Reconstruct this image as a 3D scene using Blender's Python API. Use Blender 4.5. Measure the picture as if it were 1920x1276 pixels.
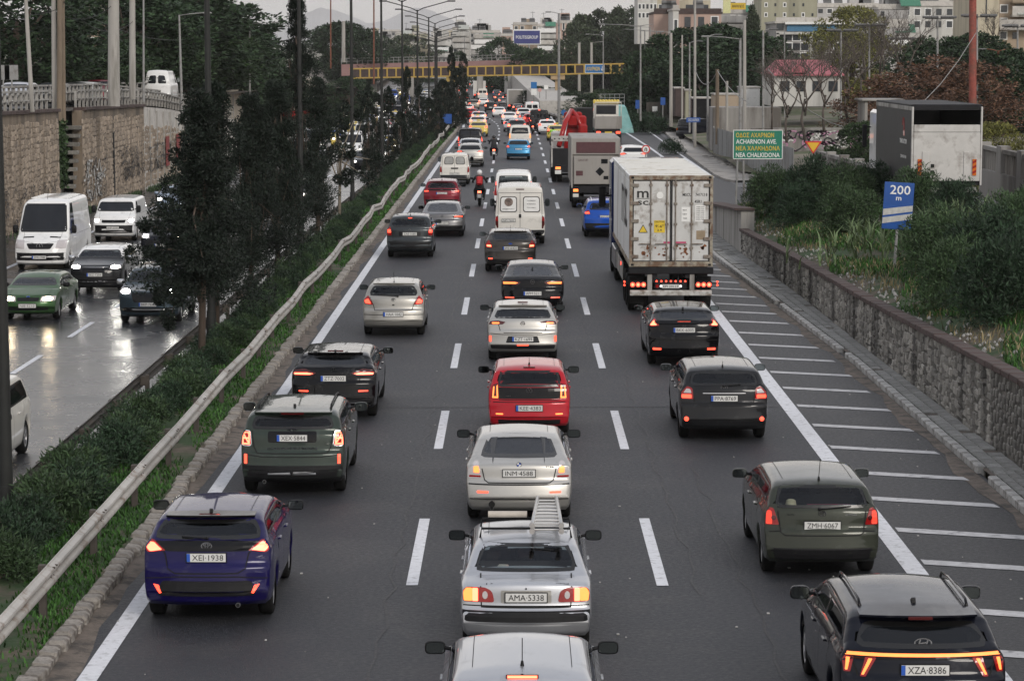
import bpy,bmesh,math,random
import numpy as np
from mathutils import Vector,Matrix,Euler
from mathutils.bvhtree import BVHTree
from math import radians,sin,cos,pi,sqrt,atan,tan
for o in list(bpy.data.objects):
 bpy.data.objects.remove(o)
SC = bpy.context.scene
COL = SC.collection
# ---------------------------------------------------------------- camera,sky,sun,exposure
F,CXP,CYP = 4600.0,960.0,638.0
PITCH = atan(540 / F); YAW = atan(5 / F); CAMZ = 7.6
cam = bpy.data.cameras.new('camera'); cam.sensor_width = 36; cam.lens = F / 1920 * 36
cam.clip_start = 0.5; cam.clip_end = 20000
camo = bpy.data.objects.new('camera',cam); COL.objects.link(camo)
camo.location = (0,0,CAMZ); camo.rotation_euler = (pi / 2 - PITCH,0,YAW)
SC.camera = camo
SC.render.resolution_x = 1024; SC.render.resolution_y = 680
SUN_EL,SUN_AZ = radians(30),radians(152)
w = bpy.data.worlds.new('World'); SC.world = w; w.use_nodes = True
nt = w.node_tree; nt.nodes.clear()
sky = nt.nodes.new('ShaderNodeTexSky'); sky.sky_type = 'NISHITA'; sky.sun_disc = False
sky.sun_elevation = SUN_EL; sky.sun_rotation = SUN_AZ
sky.air_density = 1.0; sky.dust_density = 1.5; sky.ozone_density = 1.0
hs = nt.nodes.new('ShaderNodeHueSaturation'); hs.inputs['Saturation'].default_value = 0.22
tcw = nt.nodes.new('ShaderNodeTexCoord')
mpw = nt.nodes.new('ShaderNodeMapping'); mpw.inputs['Scale'].default_value = (1.0,1.0,3.0)
nzw = nt.nodes.new('ShaderNodeTexNoise'); nzw.inputs['Scale'].default_value = 3.0; nzw.inputs['Detail'].default_value = 5
rpw = nt.nodes.new('ShaderNodeValToRGB')
rpw.color_ramp.elements[0].position = .3; rpw.color_ramp.elements[0].color = (.70,.72,.77,1)
rpw.color_ramp.elements[1].position = .7; rpw.color_ramp.elements[1].color = (1.12,1.06,1.0,1)
mxw = nt.nodes.new('ShaderNodeMixRGB'); mxw.blend_type = 'MULTIPLY'; mxw.inputs[0].default_value = 1
bg = nt.nodes.new('ShaderNodeBackground'); bg.inputs['Strength'].default_value = 0.105
wo = nt.nodes.new('ShaderNodeOutputWorld')
L = nt.links
L.new(sky.outputs[0],hs.inputs['Color']); L.new(tcw.outputs['Generated'],mpw.inputs[0]); L.new(mpw.outputs[0],nzw.inputs['Vector'])
ovc = nt.nodes.new('ShaderNodeMixRGB'); ovc.inputs[0].default_value = .80; sxw = nt.nodes.new('ShaderNodeSeparateXYZ'); rz_ = nt.nodes.new('ShaderNodeValToRGB')
rz_.color_ramp.elements[0].position = .0; rz_.color_ramp.elements[0].color = (1.42,1.37,1.30,1); rz_.color_ramp.elements[1].position = .75; rz_.color_ramp.elements[1].color = (.92,.98,1.10,1)
scw = nt.nodes.new('ShaderNodeVectorMath'); scw.operation = 'SCALE'; scw.inputs['Scale'].default_value = 6.0
L.new(tcw.outputs['Generated'],sxw.inputs[0]); L.new(sxw.outputs['Z'],rz_.inputs[0]); L.new(rz_.outputs[0],scw.inputs[0]); L.new(scw.outputs[0],ovc.inputs[2])
L.new(nzw.outputs['Fac'],rpw.inputs[0]); L.new(hs.outputs[0],ovc.inputs[1]); L.new(ovc.outputs[0],mxw.inputs[1]); L.new(rpw.outputs[0],mxw.inputs[2])
L.new(mxw.outputs[0],bg.inputs['Color']); L.new(bg.outputs[0],wo.inputs['Surface'])
sl = bpy.data.lights.new('sun','SUN'); sl.energy = 1.1; sl.angle = radians(18); sl.color = (1.0,.93,.84)
so = bpy.data.objects.new('sun',sl); COL.objects.link(so)
sd = Vector((sin(SUN_AZ) * cos(SUN_EL),cos(SUN_AZ) * cos(SUN_EL),sin(SUN_EL)))
so.rotation_euler = sd.to_track_quat('Z','Y').to_euler(); so.location = sd * 60 + Vector((0,40,0))
SC.view_settings.view_transform = 'Standard'; SC.view_settings.look = 'None'
SC.view_settings.exposure = 0.56; SC.view_settings.gamma = 1; SC.view_settings.use_curve_mapping = False
# ---------------------------------------------------------------- camera maths (pixels of the photograph -> points of the place)
def ray(px,py):
 v = Vector(((px - CXP) / F,-(py - CYP) / F,-1.0))
 v.rotate(Euler((pi / 2 - PITCH,0,YAW)))
 return v
def G(px,py,z=0.0):
 v = ray(px,py); t = (z - CAMZ) / v.z
 return Vector((v.x * t,v.y * t,z))
def at(px,py,Y):
 v = ray(px,py); t = Y / v.y
 return Vector((v.x * t,Y,CAMZ + v.z * t))
def lerp(a,b,t): return a + (b - a) * t
def interp(x,pts):
 if x <= pts[0][0]: return pts[0][1]
 for (a,va),(b,vb) in zip(pts,pts[1:]):
  if x <= b:
   t = (x - a) / (b - a); t = t * t * (3 - 2 * t) if False else t
   return va + (vb - va) * t
 return pts[-1][1]
CURV = [(0,0),(235,0),(255,-.12),(280,-.55),(305,-1.3),(330,-2.2),(400,-4.6),(475,-6.9),(600,-10.5),(800,-15),(1200,-20)]
ZMP = [(0,0),(195,0),(230,-.15),(270,-.4),(310,-.85),(360,-1.4),(420,-1.8),(500,-1.6),(600,-.6),(700,.6),(850,2.6),(1100,5)]
ZLO = [(0,-.5),(110,-.5),(200,-1.05),(260,-1.2),(2000,-1.2)]
def cv(Y): return interp(Y,CURV)
def zm(Y): return interp(Y,ZMP)
def zl(Y): return zm(Y) + interp(Y,ZLO)
def GS(px,py,zf):
 z = 0.0
 for _ in range(8):
  p = G(px,py,z); z = zf(p.y)
 return G(px,py,z)
# ---------------------------------------------------------------- object helpers
def link(o,parent=None):
 COL.objects.link(o)
 if parent is not None: o.parent = parent
 return o
def tag(o,label=None,cat=None,group=None,kind=None):
 if label: o['label'] = label
 if cat: o['category'] = cat
 if group: o['group'] = group
 if kind: o['kind'] = kind
 return o
def empty(name,loc=(0,0,0),rz=0,label=None,cat=None,group=None):
 o = bpy.data.objects.new(name,None); link(o); o.location = loc; o.rotation_euler.z = rz
 o.empty_display_size = .3
 return tag(o,label,cat,group)
def kids(o): return [c for c in bpy.data.objects if c.parent == o]
KIDS = {}
def part(name,me,parent,loc=None):
 o = bpy.data.objects.new(name,me); link(o,parent)
 if loc is not None: o.location = loc
 if parent is not None: KIDS.setdefault(parent.name,[]).append(o)
 return o
def reg(o,parent):
 KIDS.setdefault(parent.name,[]).append(o)
def copy_tree(o,parent=None):
 c = o.copy(); COL.objects.link(c); c.parent = parent
 for k in ('label','group'):
  if parent is None and k in c: del c[k]
 for ch in KIDS.get(o.name,[]):
  d = copy_tree(ch,c); KIDS.setdefault(c.name,[]).append(d)
 return c
def np_mesh(name,V,Fc,mats,smooth=False,mi=None,uv=None):
 V = np.asarray(V,dtype=np.float32).reshape(-1,3); Fc = np.asarray(Fc,dtype=np.int32)
 me = bpy.data.meshes.new(name); n,k = Fc.shape
 me.vertices.add(len(V)); me.vertices.foreach_set('co',V.ravel())
 me.loops.add(n * k); me.loops.foreach_set('vertex_index',Fc.ravel())
 me.polygons.add(n); me.polygons.foreach_set('loop_start',np.arange(0,n * k,k,dtype=np.int32))
 try: me.polygons.foreach_set('loop_total',np.full(n,k,dtype=np.int32))
 except Exception: pass
 if mi is not None: me.polygons.foreach_set('material_index',np.asarray(mi,dtype=np.int32))
 if smooth: me.polygons.foreach_set('use_smooth',np.ones(n,dtype=bool))
 for m in (mats if isinstance(mats,(list,tuple)) else [mats]): me.materials.append(m)
 me.update(calc_edges=True); me.validate()
 return me
class MB:
 """collects simple shapes into one mesh"""
 def __init__(s): s.v = []; s.f = []; s.m = []; s.sm = []
 def add(s,vs,fs,m=0,sm=False):
  b = len(s.v); s.v.extend([tuple(v) for v in vs])
  for f in fs: s.f.append(tuple(b + i for i in f)); s.m.append(m); s.sm.append(sm)
  return s
 def box(s,x0,x1,y0,y1,z0,z1,m=0,c=0.0,M=None):
  if x0 > x1: x0,x1 = x1,x0
  if y0 > y1: y0,y1 = y1,y0
  if z0 > z1: z0,z1 = z1,z0
  c = min(c,(x1 - x0) * .45,(y1 - y0) * .45,(z1 - z0) * .45)
  if c <= 0:
   vs = [(x,y,z) for x in (x0,x1) for y in (y0,y1) for z in (z0,z1)]
   fs = [(0,1,3,2),(4,6,7,5),(0,4,5,1),(2,3,7,6),(0,2,6,4),(1,5,7,3)]
  else:
   vs = []; idx = {}
   for ix,(xa,sx) in enumerate(((x0,1),(x1,-1))):
    for iy,(ya,sy) in enumerate(((y0,1),(y1,-1))):
     for iz,(za,sz) in enumerate(((z0,1),(z1,-1))):
      for a in range(3):
       p = [xa,ya,za]
       for b2,sg in enumerate((sx,sy,sz)):
        if b2 != a: p[b2] += sg * c
       idx[(ix,iy,iz,a)] = len(vs); vs.append(tuple(p))
   I = lambda *k: idx[k]
   fs = []
   for i in (0,1):
    q = [I(i,0,0,0),I(i,1,0,0),I(i,1,1,0),I(i,0,1,0)]; fs.append(q if i else q[::-1])
    q = [I(0,i,0,1),I(0,i,1,1),I(1,i,1,1),I(1,i,0,1)]; fs.append(q if i else q[::-1])
    q = [I(0,0,i,2),I(1,0,i,2),I(1,1,i,2),I(0,1,i,2)]; fs.append(q if i else q[::-1])
   for i in (0,1):
    for j in (0,1):
     fl = (i ^ j)
     q = [I(0,i,j,1),I(1,i,j,1),I(1,i,j,2),I(0,i,j,2)]; fs.append(q if fl == (0) else q[::-1])
     q = [I(i,0,j,2),I(i,1,j,2),I(i,1,j,0),I(i,0,j,0)]; fs.append(q if fl == (0) else q[::-1])
     q = [I(i,j,0,0),I(i,j,1,0),I(i,j,1,1),I(i,j,0,1)]; fs.append(q if fl == (0) else q[::-1])
   for i in (0,1):
    for j in (0,1):
     for k in (0,1):
      q = [I(i,j,k,0),I(i,j,k,1),I(i,j,k,2)]
      fs.append(q if (i + j + k) % 2 else q[::-1])
  if M is not None: vs = [tuple(M @ Vector(v)) for v in vs]
  return s.add(vs,fs,m)
 def cyl(s,p0,p1,r0,r1=None,n=12,m=0,cap=True,sm=True):
  r1 = r0 if r1 is None else r1
  p0 = Vector(p0); p1 = Vector(p1); d = (p1 - p0).normalized()
  a = Vector((0,0,1)) if abs(d.z) < .9 else Vector((1,0,0))
  u = d.cross(a).normalized(); v = d.cross(u)
  vs = []
  for k in range(n):
   t = 2 * pi * k / n; e = u * cos(t) + v * sin(t)
   vs.append(p0 + e * r0); vs.append(p1 + e * r1)
  fs = [(2 * k,2 * k + 1,2 * ((k + 1) % n) + 1,2 * ((k + 1) % n)) for k in range(n)]
  s.add(vs,fs,m,sm)
  if cap:
   s.add([p0 + (u * cos(2 * pi * k / n) + v * sin(2 * pi * k / n)) * r0 for k in range(n)],[tuple(range(n))],m)
   s.add([p1 + (u * cos(2 * pi * k / n) + v * sin(2 * pi * k / n)) * r1 for k in range(n)],[tuple(range(n))[::-1]],m)
  return s
 def tube(s,pts,r,n=8,m=0,rs=None):
  pts = [Vector(p) for p in pts]
  up = None; ring = []; vs = []
  for i,p in enumerate(pts):
   d = (pts[min(i + 1,len(pts) - 1)] - pts[max(i - 1,0)]).normalized()
   if up is None:
    a = Vector((0,0,1)) if abs(d.z) < .9 else Vector((1,0,0)); up = d.cross(a).normalized()
   up = (up - d * up.dot(d)).normalized(); v = d.cross(up)
   rr = rs[i] if rs else r
   for k in range(n): vs.append(p + (up * cos(2 * pi * k / n) + v * sin(2 * pi * k / n)) * rr)
  fs = []
  for i in range(len(pts) - 1):
   for k in range(n):
    fs.append((i * n + k,(i + 1) * n + k,(i + 1) * n + (k + 1) % n,i * n + (k + 1) % n))
  fs.append(tuple(range(n))); fs.append(tuple((len(pts) - 1) * n + k for k in range(n))[::-1])
  return s.add(vs,fs,m,True)
 def sph(s,c,r,n=10,m=0,sc=(1,1,1)):
  vs = []; fs = []; h = n // 2
  for i in range(h + 1):
   a = pi * i / h
   for k in range(n):
    b = 2 * pi * k / n
    vs.append((c[0] + r * sc[0] * sin(a) * cos(b),c[1] + r * sc[1] * sin(a) * sin(b),c[2] + r * sc[2] * cos(a)))
  for i in range(h):
   for k in range(n):
    fs.append((i * n + k,(i + 1) * n + k,(i + 1) * n + (k + 1) % n,i * n + (k + 1) % n))
  return s.add(vs,fs,m,True)
 def prism(s,poly,y0,y1,m=0,axis='y'):
  """polygon in the plane across axis, extruded from y0 to y1"""
  n = len(poly)
  def P3(a,b,t): return (a,t,b) if axis == 'y' else ((t,a,b) if axis == 'x' else (a,b,t))
  vs = [P3(a,b,y0) for a,b in poly] + [P3(a,b,y1) for a,b in poly]
  fs = [tuple(range(n)),tuple(range(n,2 * n))[::-1]] + [(i,i + n,(i + 1) % n + n,(i + 1) % n) for i in range(n)]
  return s.add(vs,fs,m)
 def mesh(s,name,mats):
  me = bpy.data.meshes.new(name); me.from_pydata(s.v,[],s.f)
  for m in (mats if isinstance(mats,(list,tuple)) else [mats]): me.materials.append(m)
  me.polygons.foreach_set('material_index',s.m); me.polygons.foreach_set('use_smooth',s.sm)
  bm = bmesh.new(); bm.from_mesh(me); bmesh.ops.recalc_face_normals(bm,faces=bm.faces); bm.to_mesh(me); bm.free()
  return me
 def build(s,name,mats,parent=None):
  return part(name,s.mesh(name,mats),parent)
# ---------------------------------------------------------------- materials
MATS = {}
def mat(name,col,rough=.6,metal=0.0,var=.15,vs=6.0,bump=0.0,bs=60.0,coat=0.0,emit=None,es=0.0,spec=None,
  island=0.0,objr=0.0,dirt=None,ds=1.5,dcut=.55,alpha=None,rvar=.0,streak=False,sheen=0):
 if name in MATS: return MATS[name]
 m = bpy.data.materials.new(name); m.use_nodes = True; n = m.node_tree.nodes; l = m.node_tree.links
 b = n['Principled BSDF']; b.inputs['Roughness'].default_value = rough; b.inputs['Metallic'].default_value = metal
 if coat: b.inputs['Coat Weight'].default_value = coat; b.inputs['Coat Roughness'].default_value = .03; b.inputs['Coat IOR'].default_value = 1.30
 if spec is not None: b.inputs['Specular IOR Level'].default_value = spec
 col = tuple(col) + ((1,) if len(col) == 3 else ())
 tc = n.new('ShaderNodeTexCoord'); coord = tc.outputs['Object']
 nz = n.new('ShaderNodeTexNoise'); nz.inputs['Scale'].default_value = vs; nz.inputs['Detail'].default_value = 6; nz.inputs['Roughness'].default_value = .6
 if streak:
  mp = n.new('ShaderNodeMapping'); mp.inputs['Scale'].default_value = (1,1,.12); l.new(coord,mp.inputs[0]); l.new(mp.outputs[0],nz.inputs['Vector'])
 else: l.new(coord,nz.inputs['Vector'])
 mr = n.new('ShaderNodeMapRange'); mr.inputs[1].default_value = .3; mr.inputs[2].default_value = .7
 mr.inputs[3].default_value = 1 - var; mr.inputs[4].default_value = 1 + var; l.new(nz.outputs['Fac'],mr.inputs[0])
 val = mr.outputs[0]
 def mul(a,src,lo,hi):
  r = n.new('ShaderNodeMapRange'); r.inputs[3].default_value = lo; r.inputs[4].default_value = hi; l.new(src,r.inputs[0])
  q = n.new('ShaderNodeMath'); q.operation = 'MULTIPLY'; l.new(a,q.inputs[0]); l.new(r.outputs[0],q.inputs[1]); return q.outputs[0]
 if island:
  g = n.new('ShaderNodeNewGeometry'); val = mul(val,g.outputs['Random Per Island'],1 - island,1 + island)
 if objr:
  g = n.new('ShaderNodeObjectInfo'); val = mul(val,g.outputs['Random'],1 - objr,1 + objr)
 vm = n.new('ShaderNodeVectorMath'); vm.operation = 'SCALE'; vm.inputs[0].default_value = col[:3]; l.new(val,vm.inputs['Scale'])
 out = vm.outputs[0]
 if dirt:
  n2 = n.new('ShaderNodeTexNoise'); n2.inputs['Scale'].default_value = ds; n2.inputs['Detail'].default_value = 8; n2.inputs['Roughness'].default_value = .65
  if streak: l.new(mp.outputs[0],n2.inputs['Vector'])
  else: l.new(coord,n2.inputs['Vector'])
  r2 = n.new('ShaderNodeMapRange'); r2.inputs[1].default_value = dcut - .06; r2.inputs[2].default_value = dcut + .08; l.new(n2.outputs['Fac'],r2.inputs[0])
  mx = n.new('ShaderNodeMixRGB'); l.new(r2.outputs[0],mx.inputs[0]); l.new(out,mx.inputs[1]); mx.inputs[2].default_value = tuple(dirt[:3]) + (1,)
  out = mx.outputs[0]
 l.new(out,b.inputs['Base Color'])
 if rvar:
  rr = n.new('ShaderNodeMapRange'); rr.inputs[1].default_value = .3; rr.inputs[2].default_value = .7
  rr.inputs[3].default_value = max(0,rough - rvar); rr.inputs[4].default_value = min(1,rough + rvar); l.new(nz.outputs['Fac'],rr.inputs[0]); l.new(rr.outputs[0],b.inputs['Roughness'])
 if bump:
  n3 = n.new('ShaderNodeTexNoise'); n3.inputs['Scale'].default_value = bs; n3.inputs['Detail'].default_value = 4; l.new(coord,n3.inputs['Vector'])
  bp = n.new('ShaderNodeBump'); bp.inputs['Strength'].default_value = min(1,bump); bp.inputs['Distance'].default_value = .02; l.new(n3.outputs['Fac'],bp.inputs['Height']); l.new(bp.outputs[0],b.inputs['Normal'])
 if emit:
  b.inputs['Emission Color'].default_value = tuple(emit[:3]) + (1,); b.inputs['Emission Strength'].default_value = es
 m.diffuse_color = col; MATS[name] = m
 return m
def paint(name,col,metal=0.0,rough=.35):
 return mat('paint_' + name,col,rough=rough,metal=metal,var=.05,vs=1.2,coat=1.0,spec=.05,dirt=tuple(c * .75 + .03 for c in col),ds=2.6,dcut=.61,rvar=.08)
rng = random.Random(7)
nrng = np.random.default_rng(7)
def glass_mat(name,tint,trans):
 m = bpy.data.materials.new(name); m.use_nodes = True; n = m.node_tree.nodes; l = m.node_tree.links; n.clear()
 o = n.new('ShaderNodeOutputMaterial'); t = n.new('ShaderNodeBsdfTransparent'); g = n.new('ShaderNodeBsdfGlossy'); d = n.new('ShaderNodeBsdfDiffuse')
 t.inputs[0].default_value = tuple(tint) + (1,); g.inputs['Roughness'].default_value = .03; g.inputs[0].default_value = (.9,.93,1,1)
 d.inputs[0].default_value = (.012,.014,.016,1)
 lw = n.new('ShaderNodeFresnel'); lw.inputs[0].default_value = 1.38
 m0 = n.new('ShaderNodeMixShader'); m0.inputs[0].default_value = 1 - trans; l.new(t.outputs[0],m0.inputs[1]); l.new(d.outputs[0],m0.inputs[2])
 nz = n.new('ShaderNodeTexNoise'); nz.inputs['Scale'].default_value = 1.5; tc = n.new('ShaderNodeTexCoord'); l.new(tc.outputs['Object'],nz.inputs['Vector'])
 bp = n.new('ShaderNodeBump'); bp.inputs['Strength'].default_value = .06; l.new(nz.outputs['Fac'],bp.inputs['Height']); l.new(bp.outputs[0],g.inputs['Normal'])
 m1 = n.new('ShaderNodeMixShader'); l.new(lw.outputs[0],m1.inputs[0]); l.new(m0.outputs[0],m1.inputs[1]); l.new(g.outputs[0],m1.inputs[2])
 l.new(m1.outputs[0],o.inputs[0]); MATS[name] = m; return m
GLASS = glass_mat('clear_glass',(.78,.84,.84),.95)
TINT = glass_mat('tinted_glass',(.22,.24,.27),.7)
DARKGL = mat('dark_glass',(.012,.014,.018),rough=.05,var=.2,vs=1.5,spec=.3)
BLK = mat('black_plastic',(.008,.008,.009),rough=.55,var=.3,vs=8,spec=.2)
GLOSSB = mat('gloss_black_trim',(.004,.004,.005),rough=.12,var=.1,spec=.25)
RUB = mat('tyre_rubber',(.009,.009,.009),rough=.85,var=.3,vs=12,spec=.15)
RIM = mat('wheel_alloy',(.32,.32,.33),rough=.35,metal=.8,var=.2)
STEEL = mat('bare_metal',(.35,.35,.36),rough=.35,metal=.9,var=.1)
CHROME = mat('chrome',(.75,.75,.76),rough=.12,metal=1,var=.03)
SEAT = mat('seat_fabric',(.035,.035,.038),rough=.9)
MIRG = mat('mirror_glass',(.16,.18,.18),rough=.05,metal=1,var=.05)
LENSR = mat('red_lens',(.25,.006,.006),rough=.12,var=.1,coat=.5)
LENSD = mat('dark_red_lens',(.06,.004,.004),rough=.12,var=.1,coat=.5)
LENSW = mat('clear_lens',(.45,.42,.42),rough=.15,var=.1,coat=.5)
LENSO = mat('amber_lens',(.5,.12,.01),rough=.15,var=.1,coat=.5)
LITR = mat('lit_tail_lamp',(.5,.02,.01),rough=.3,emit=(1,.07,.035),es=2.2)
LITB = mat('lit_brake_lamp',(.8,.1,.05),rough=.3,emit=(1,.11,.055),es=4.6)
LITO = mat('lit_orange_lamp',(.8,.2,.05),rough=.3,emit=(1,.21,.045),es=1.5)
LITD = mat('dim_red_lamp',(.4,.02,.01),rough=.3,emit=(1,.06,.03),es=.7)
LITW = mat('lit_headlamp',(.9,.9,.85),rough=.3,emit=(1,.97,.88),es=45)
LITY = mat('lit_warm_headlamp',(.9,.85,.7),rough=.3,emit=(1,.78,.5),es=26)
LITJ = mat('far_headlamp',(.9,.9,.85),rough=.3,emit=(1,.95,.85),es=5)
LITF = mat('dim_headlamp',(.7,.7,.7),rough=.2,emit=(1,.95,.9),es=2.2)
PLATE = mat('number_plate_white',(.62,.62,.6),rough=.4,var=.06)
PBLUE = mat('number_plate_blue',(.02,.09,.42),rough=.4,var=.05)
PTXT = mat('plate_letters',(.012,.012,.012),rough=.5,var=.05)
FRIT = mat('window_rubber_edge',(.006,.006,.006),rough=.25,var=.1)
SEAM = mat('panel_gap',(.004,.004,.004),rough=.9,var=.1)
WHT = mat('white_paint_flat',(.7,.7,.68),rough=.5,var=.06)
# ---------------------------------------------------------------- lettering
def text_mesh(s,h,mats,width=None,depth=.004,align='CENTER',bold=0.0,spacing=1.0):
 c = bpy.data.curves.new('lettering','FONT'); c.body = s; c.size = 1; c.align_x = align; c.align_y = 'CENTER'
 c.extrude = .01; c.offset = bold; c.resolution_u = 2; c.space_character = spacing
 o = bpy.data.objects.new('lettering',c); COL.objects.link(o)
 dg = bpy.context.evaluated_depsgraph_get(); me = bpy.data.meshes.new_from_object(o.evaluated_get(dg))
 bpy.data.objects.remove(o); bpy.data.curves.remove(c)
 n = len(me.vertices); V = np.zeros(n * 3,dtype=np.float32); me.vertices.foreach_get('co',V); V = V.reshape(-1,3)
 if n:
  ex = V[:,0].max() - V[:,0].min(); ey = V[:,1].max() - V[:,1].min()
  V[:,1] -= (V[:,1].max() + V[:,1].min()) / 2
  if align == 'CENTER': V[:,0] -= (V[:,0].max() + V[:,0].min()) / 2
  else: V[:,0] -= V[:,0].min()
  sy = h / ey; sx = (width / ex) if width else sy
  V[:,0] *= sx; V[:,1] *= sy; V[:,2] *= depth / .02
  V = np.stack([V[:,0],-V[:,2],V[:,1]],1)
  me.vertices.foreach_set('co',V.ravel().astype(np.float32))
 me.materials.clear(); me.materials.append(mats); me.update(); me.name = 'lettering'
 return me
# ---------------------------------------------------------------- vehicle builder
def catmull(pts,n=5):
 out = []
 for i in range(len(pts) - 1):
  p0 = pts[max(i - 1,0)]; p1 = pts[i]; p2 = pts[i + 1]; p3 = pts[min(i + 2,len(pts) - 1)]
  for k in range(n):
   t = k / n
   q = []
   for a in (0,1):
    q.append(.5 * (2 * p1[a] + (p2[a] - p0[a]) * t * .8 + (2 * p0[a] - 5 * p1[a] + 4 * p2[a] - p3[a]) * 0 + 0))
   m1 = [(p2[a] - p0[a]) * .35 for a in (0,1)]; m2 = [(p3[a] - p1[a]) * .35 for a in (0,1)]
   h0 = 2 * t**3 - 3 * t**2 + 1; h1 = t**3 - 2 * t**2 + t; h2 = -2 * t**3 + 3 * t**2; h3 = t**3 - t**2
   out.append(tuple(h0 * p1[a] + h1 * m1[a] + h2 * p2[a] + h3 * m2[a] for a in (0,1)))
 out.append(pts[-1]); return out
def profile(k,L,H,B,rake=.45,deck=.5,bt=.72,hood=None):
 """centre line of the upper body from rear bumper to front bumper"""
 hood = hood or B - .10
 nose = [(L * .80,B + .03),(L * .88,hood + .01),(L - .22,hood - .08),(L - .07,hood - .20),(L - .01,.58),(L,.47)]
 if k in ('hatch','suv'):
  t = [(0,.46),(.005,.58),(.02,bt - .03),(.05,bt),(.09,bt + .03),(.12,B - .08),(.15,B),(.18,B + .05),
    (.18 + rake,H - .12),(.24 + rake,H - .07),(.5 + rake,H - .02),(L * .42,H),(L * .54,H - .015),(L * .62,H - .09)]
  if k == 'suv': nose = [(L * .77,B + .05),(L * .86,hood + .06),(L - .25,hood),(L - .07,hood - .12),(L - .01,.66),(L,.5)]
  return t + nose
 if k == 'sedan':
  t = [(0,.46),(.005,.58),(.02,bt - .03),(.05,bt),(.07,bt + .03),(.10,B - .06),(.14,B),(.22,B + .02),(deck,B + .05),(deck + .05,B + .07),
    (deck + .05 + rake,H - .09),(deck + .15 + rake,H - .05),(deck + .45 + rake,H - .01),(L * .50,H),(L * .56,H - .02),(L * .63,H - .10)]
  return t + nose
 if k == 'van':
  return [(0,.40),(.01,.50),(.03,.60),(.05,B - .1),(.06,B),(.08,B + .1),(.08 + rake,H - .12),(.13 + rake,H - .04),(.35 + rake,H),(L * .5,H),(L * .66,H - .01),
    (L * .72,H - .08),(L * .84,B + .12),(L * .90,B),(L - .25,B - .15),(L - .08,B - .32),(L - .01,.62),(L,.5)]
 if k == 'mpv':
  return [(0,.46),(.005,.58),(.02,bt - .03),(.05,bt),(.08,bt + .03),(.10,B - .08),(.13,B),(.16,B + .05),(.16 + rake,H - .12),(.22 + rake,H - .06),(.5 + rake,H - .01),
    (L * .42,H),(L * .55,H - .03),(L * .62,H - .12),(L * .82,B + .03),(L * .90,hood),(L - .2,hood - .10),(L - .07,hood - .22),(L - .01,.58),(L,.47)]
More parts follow.
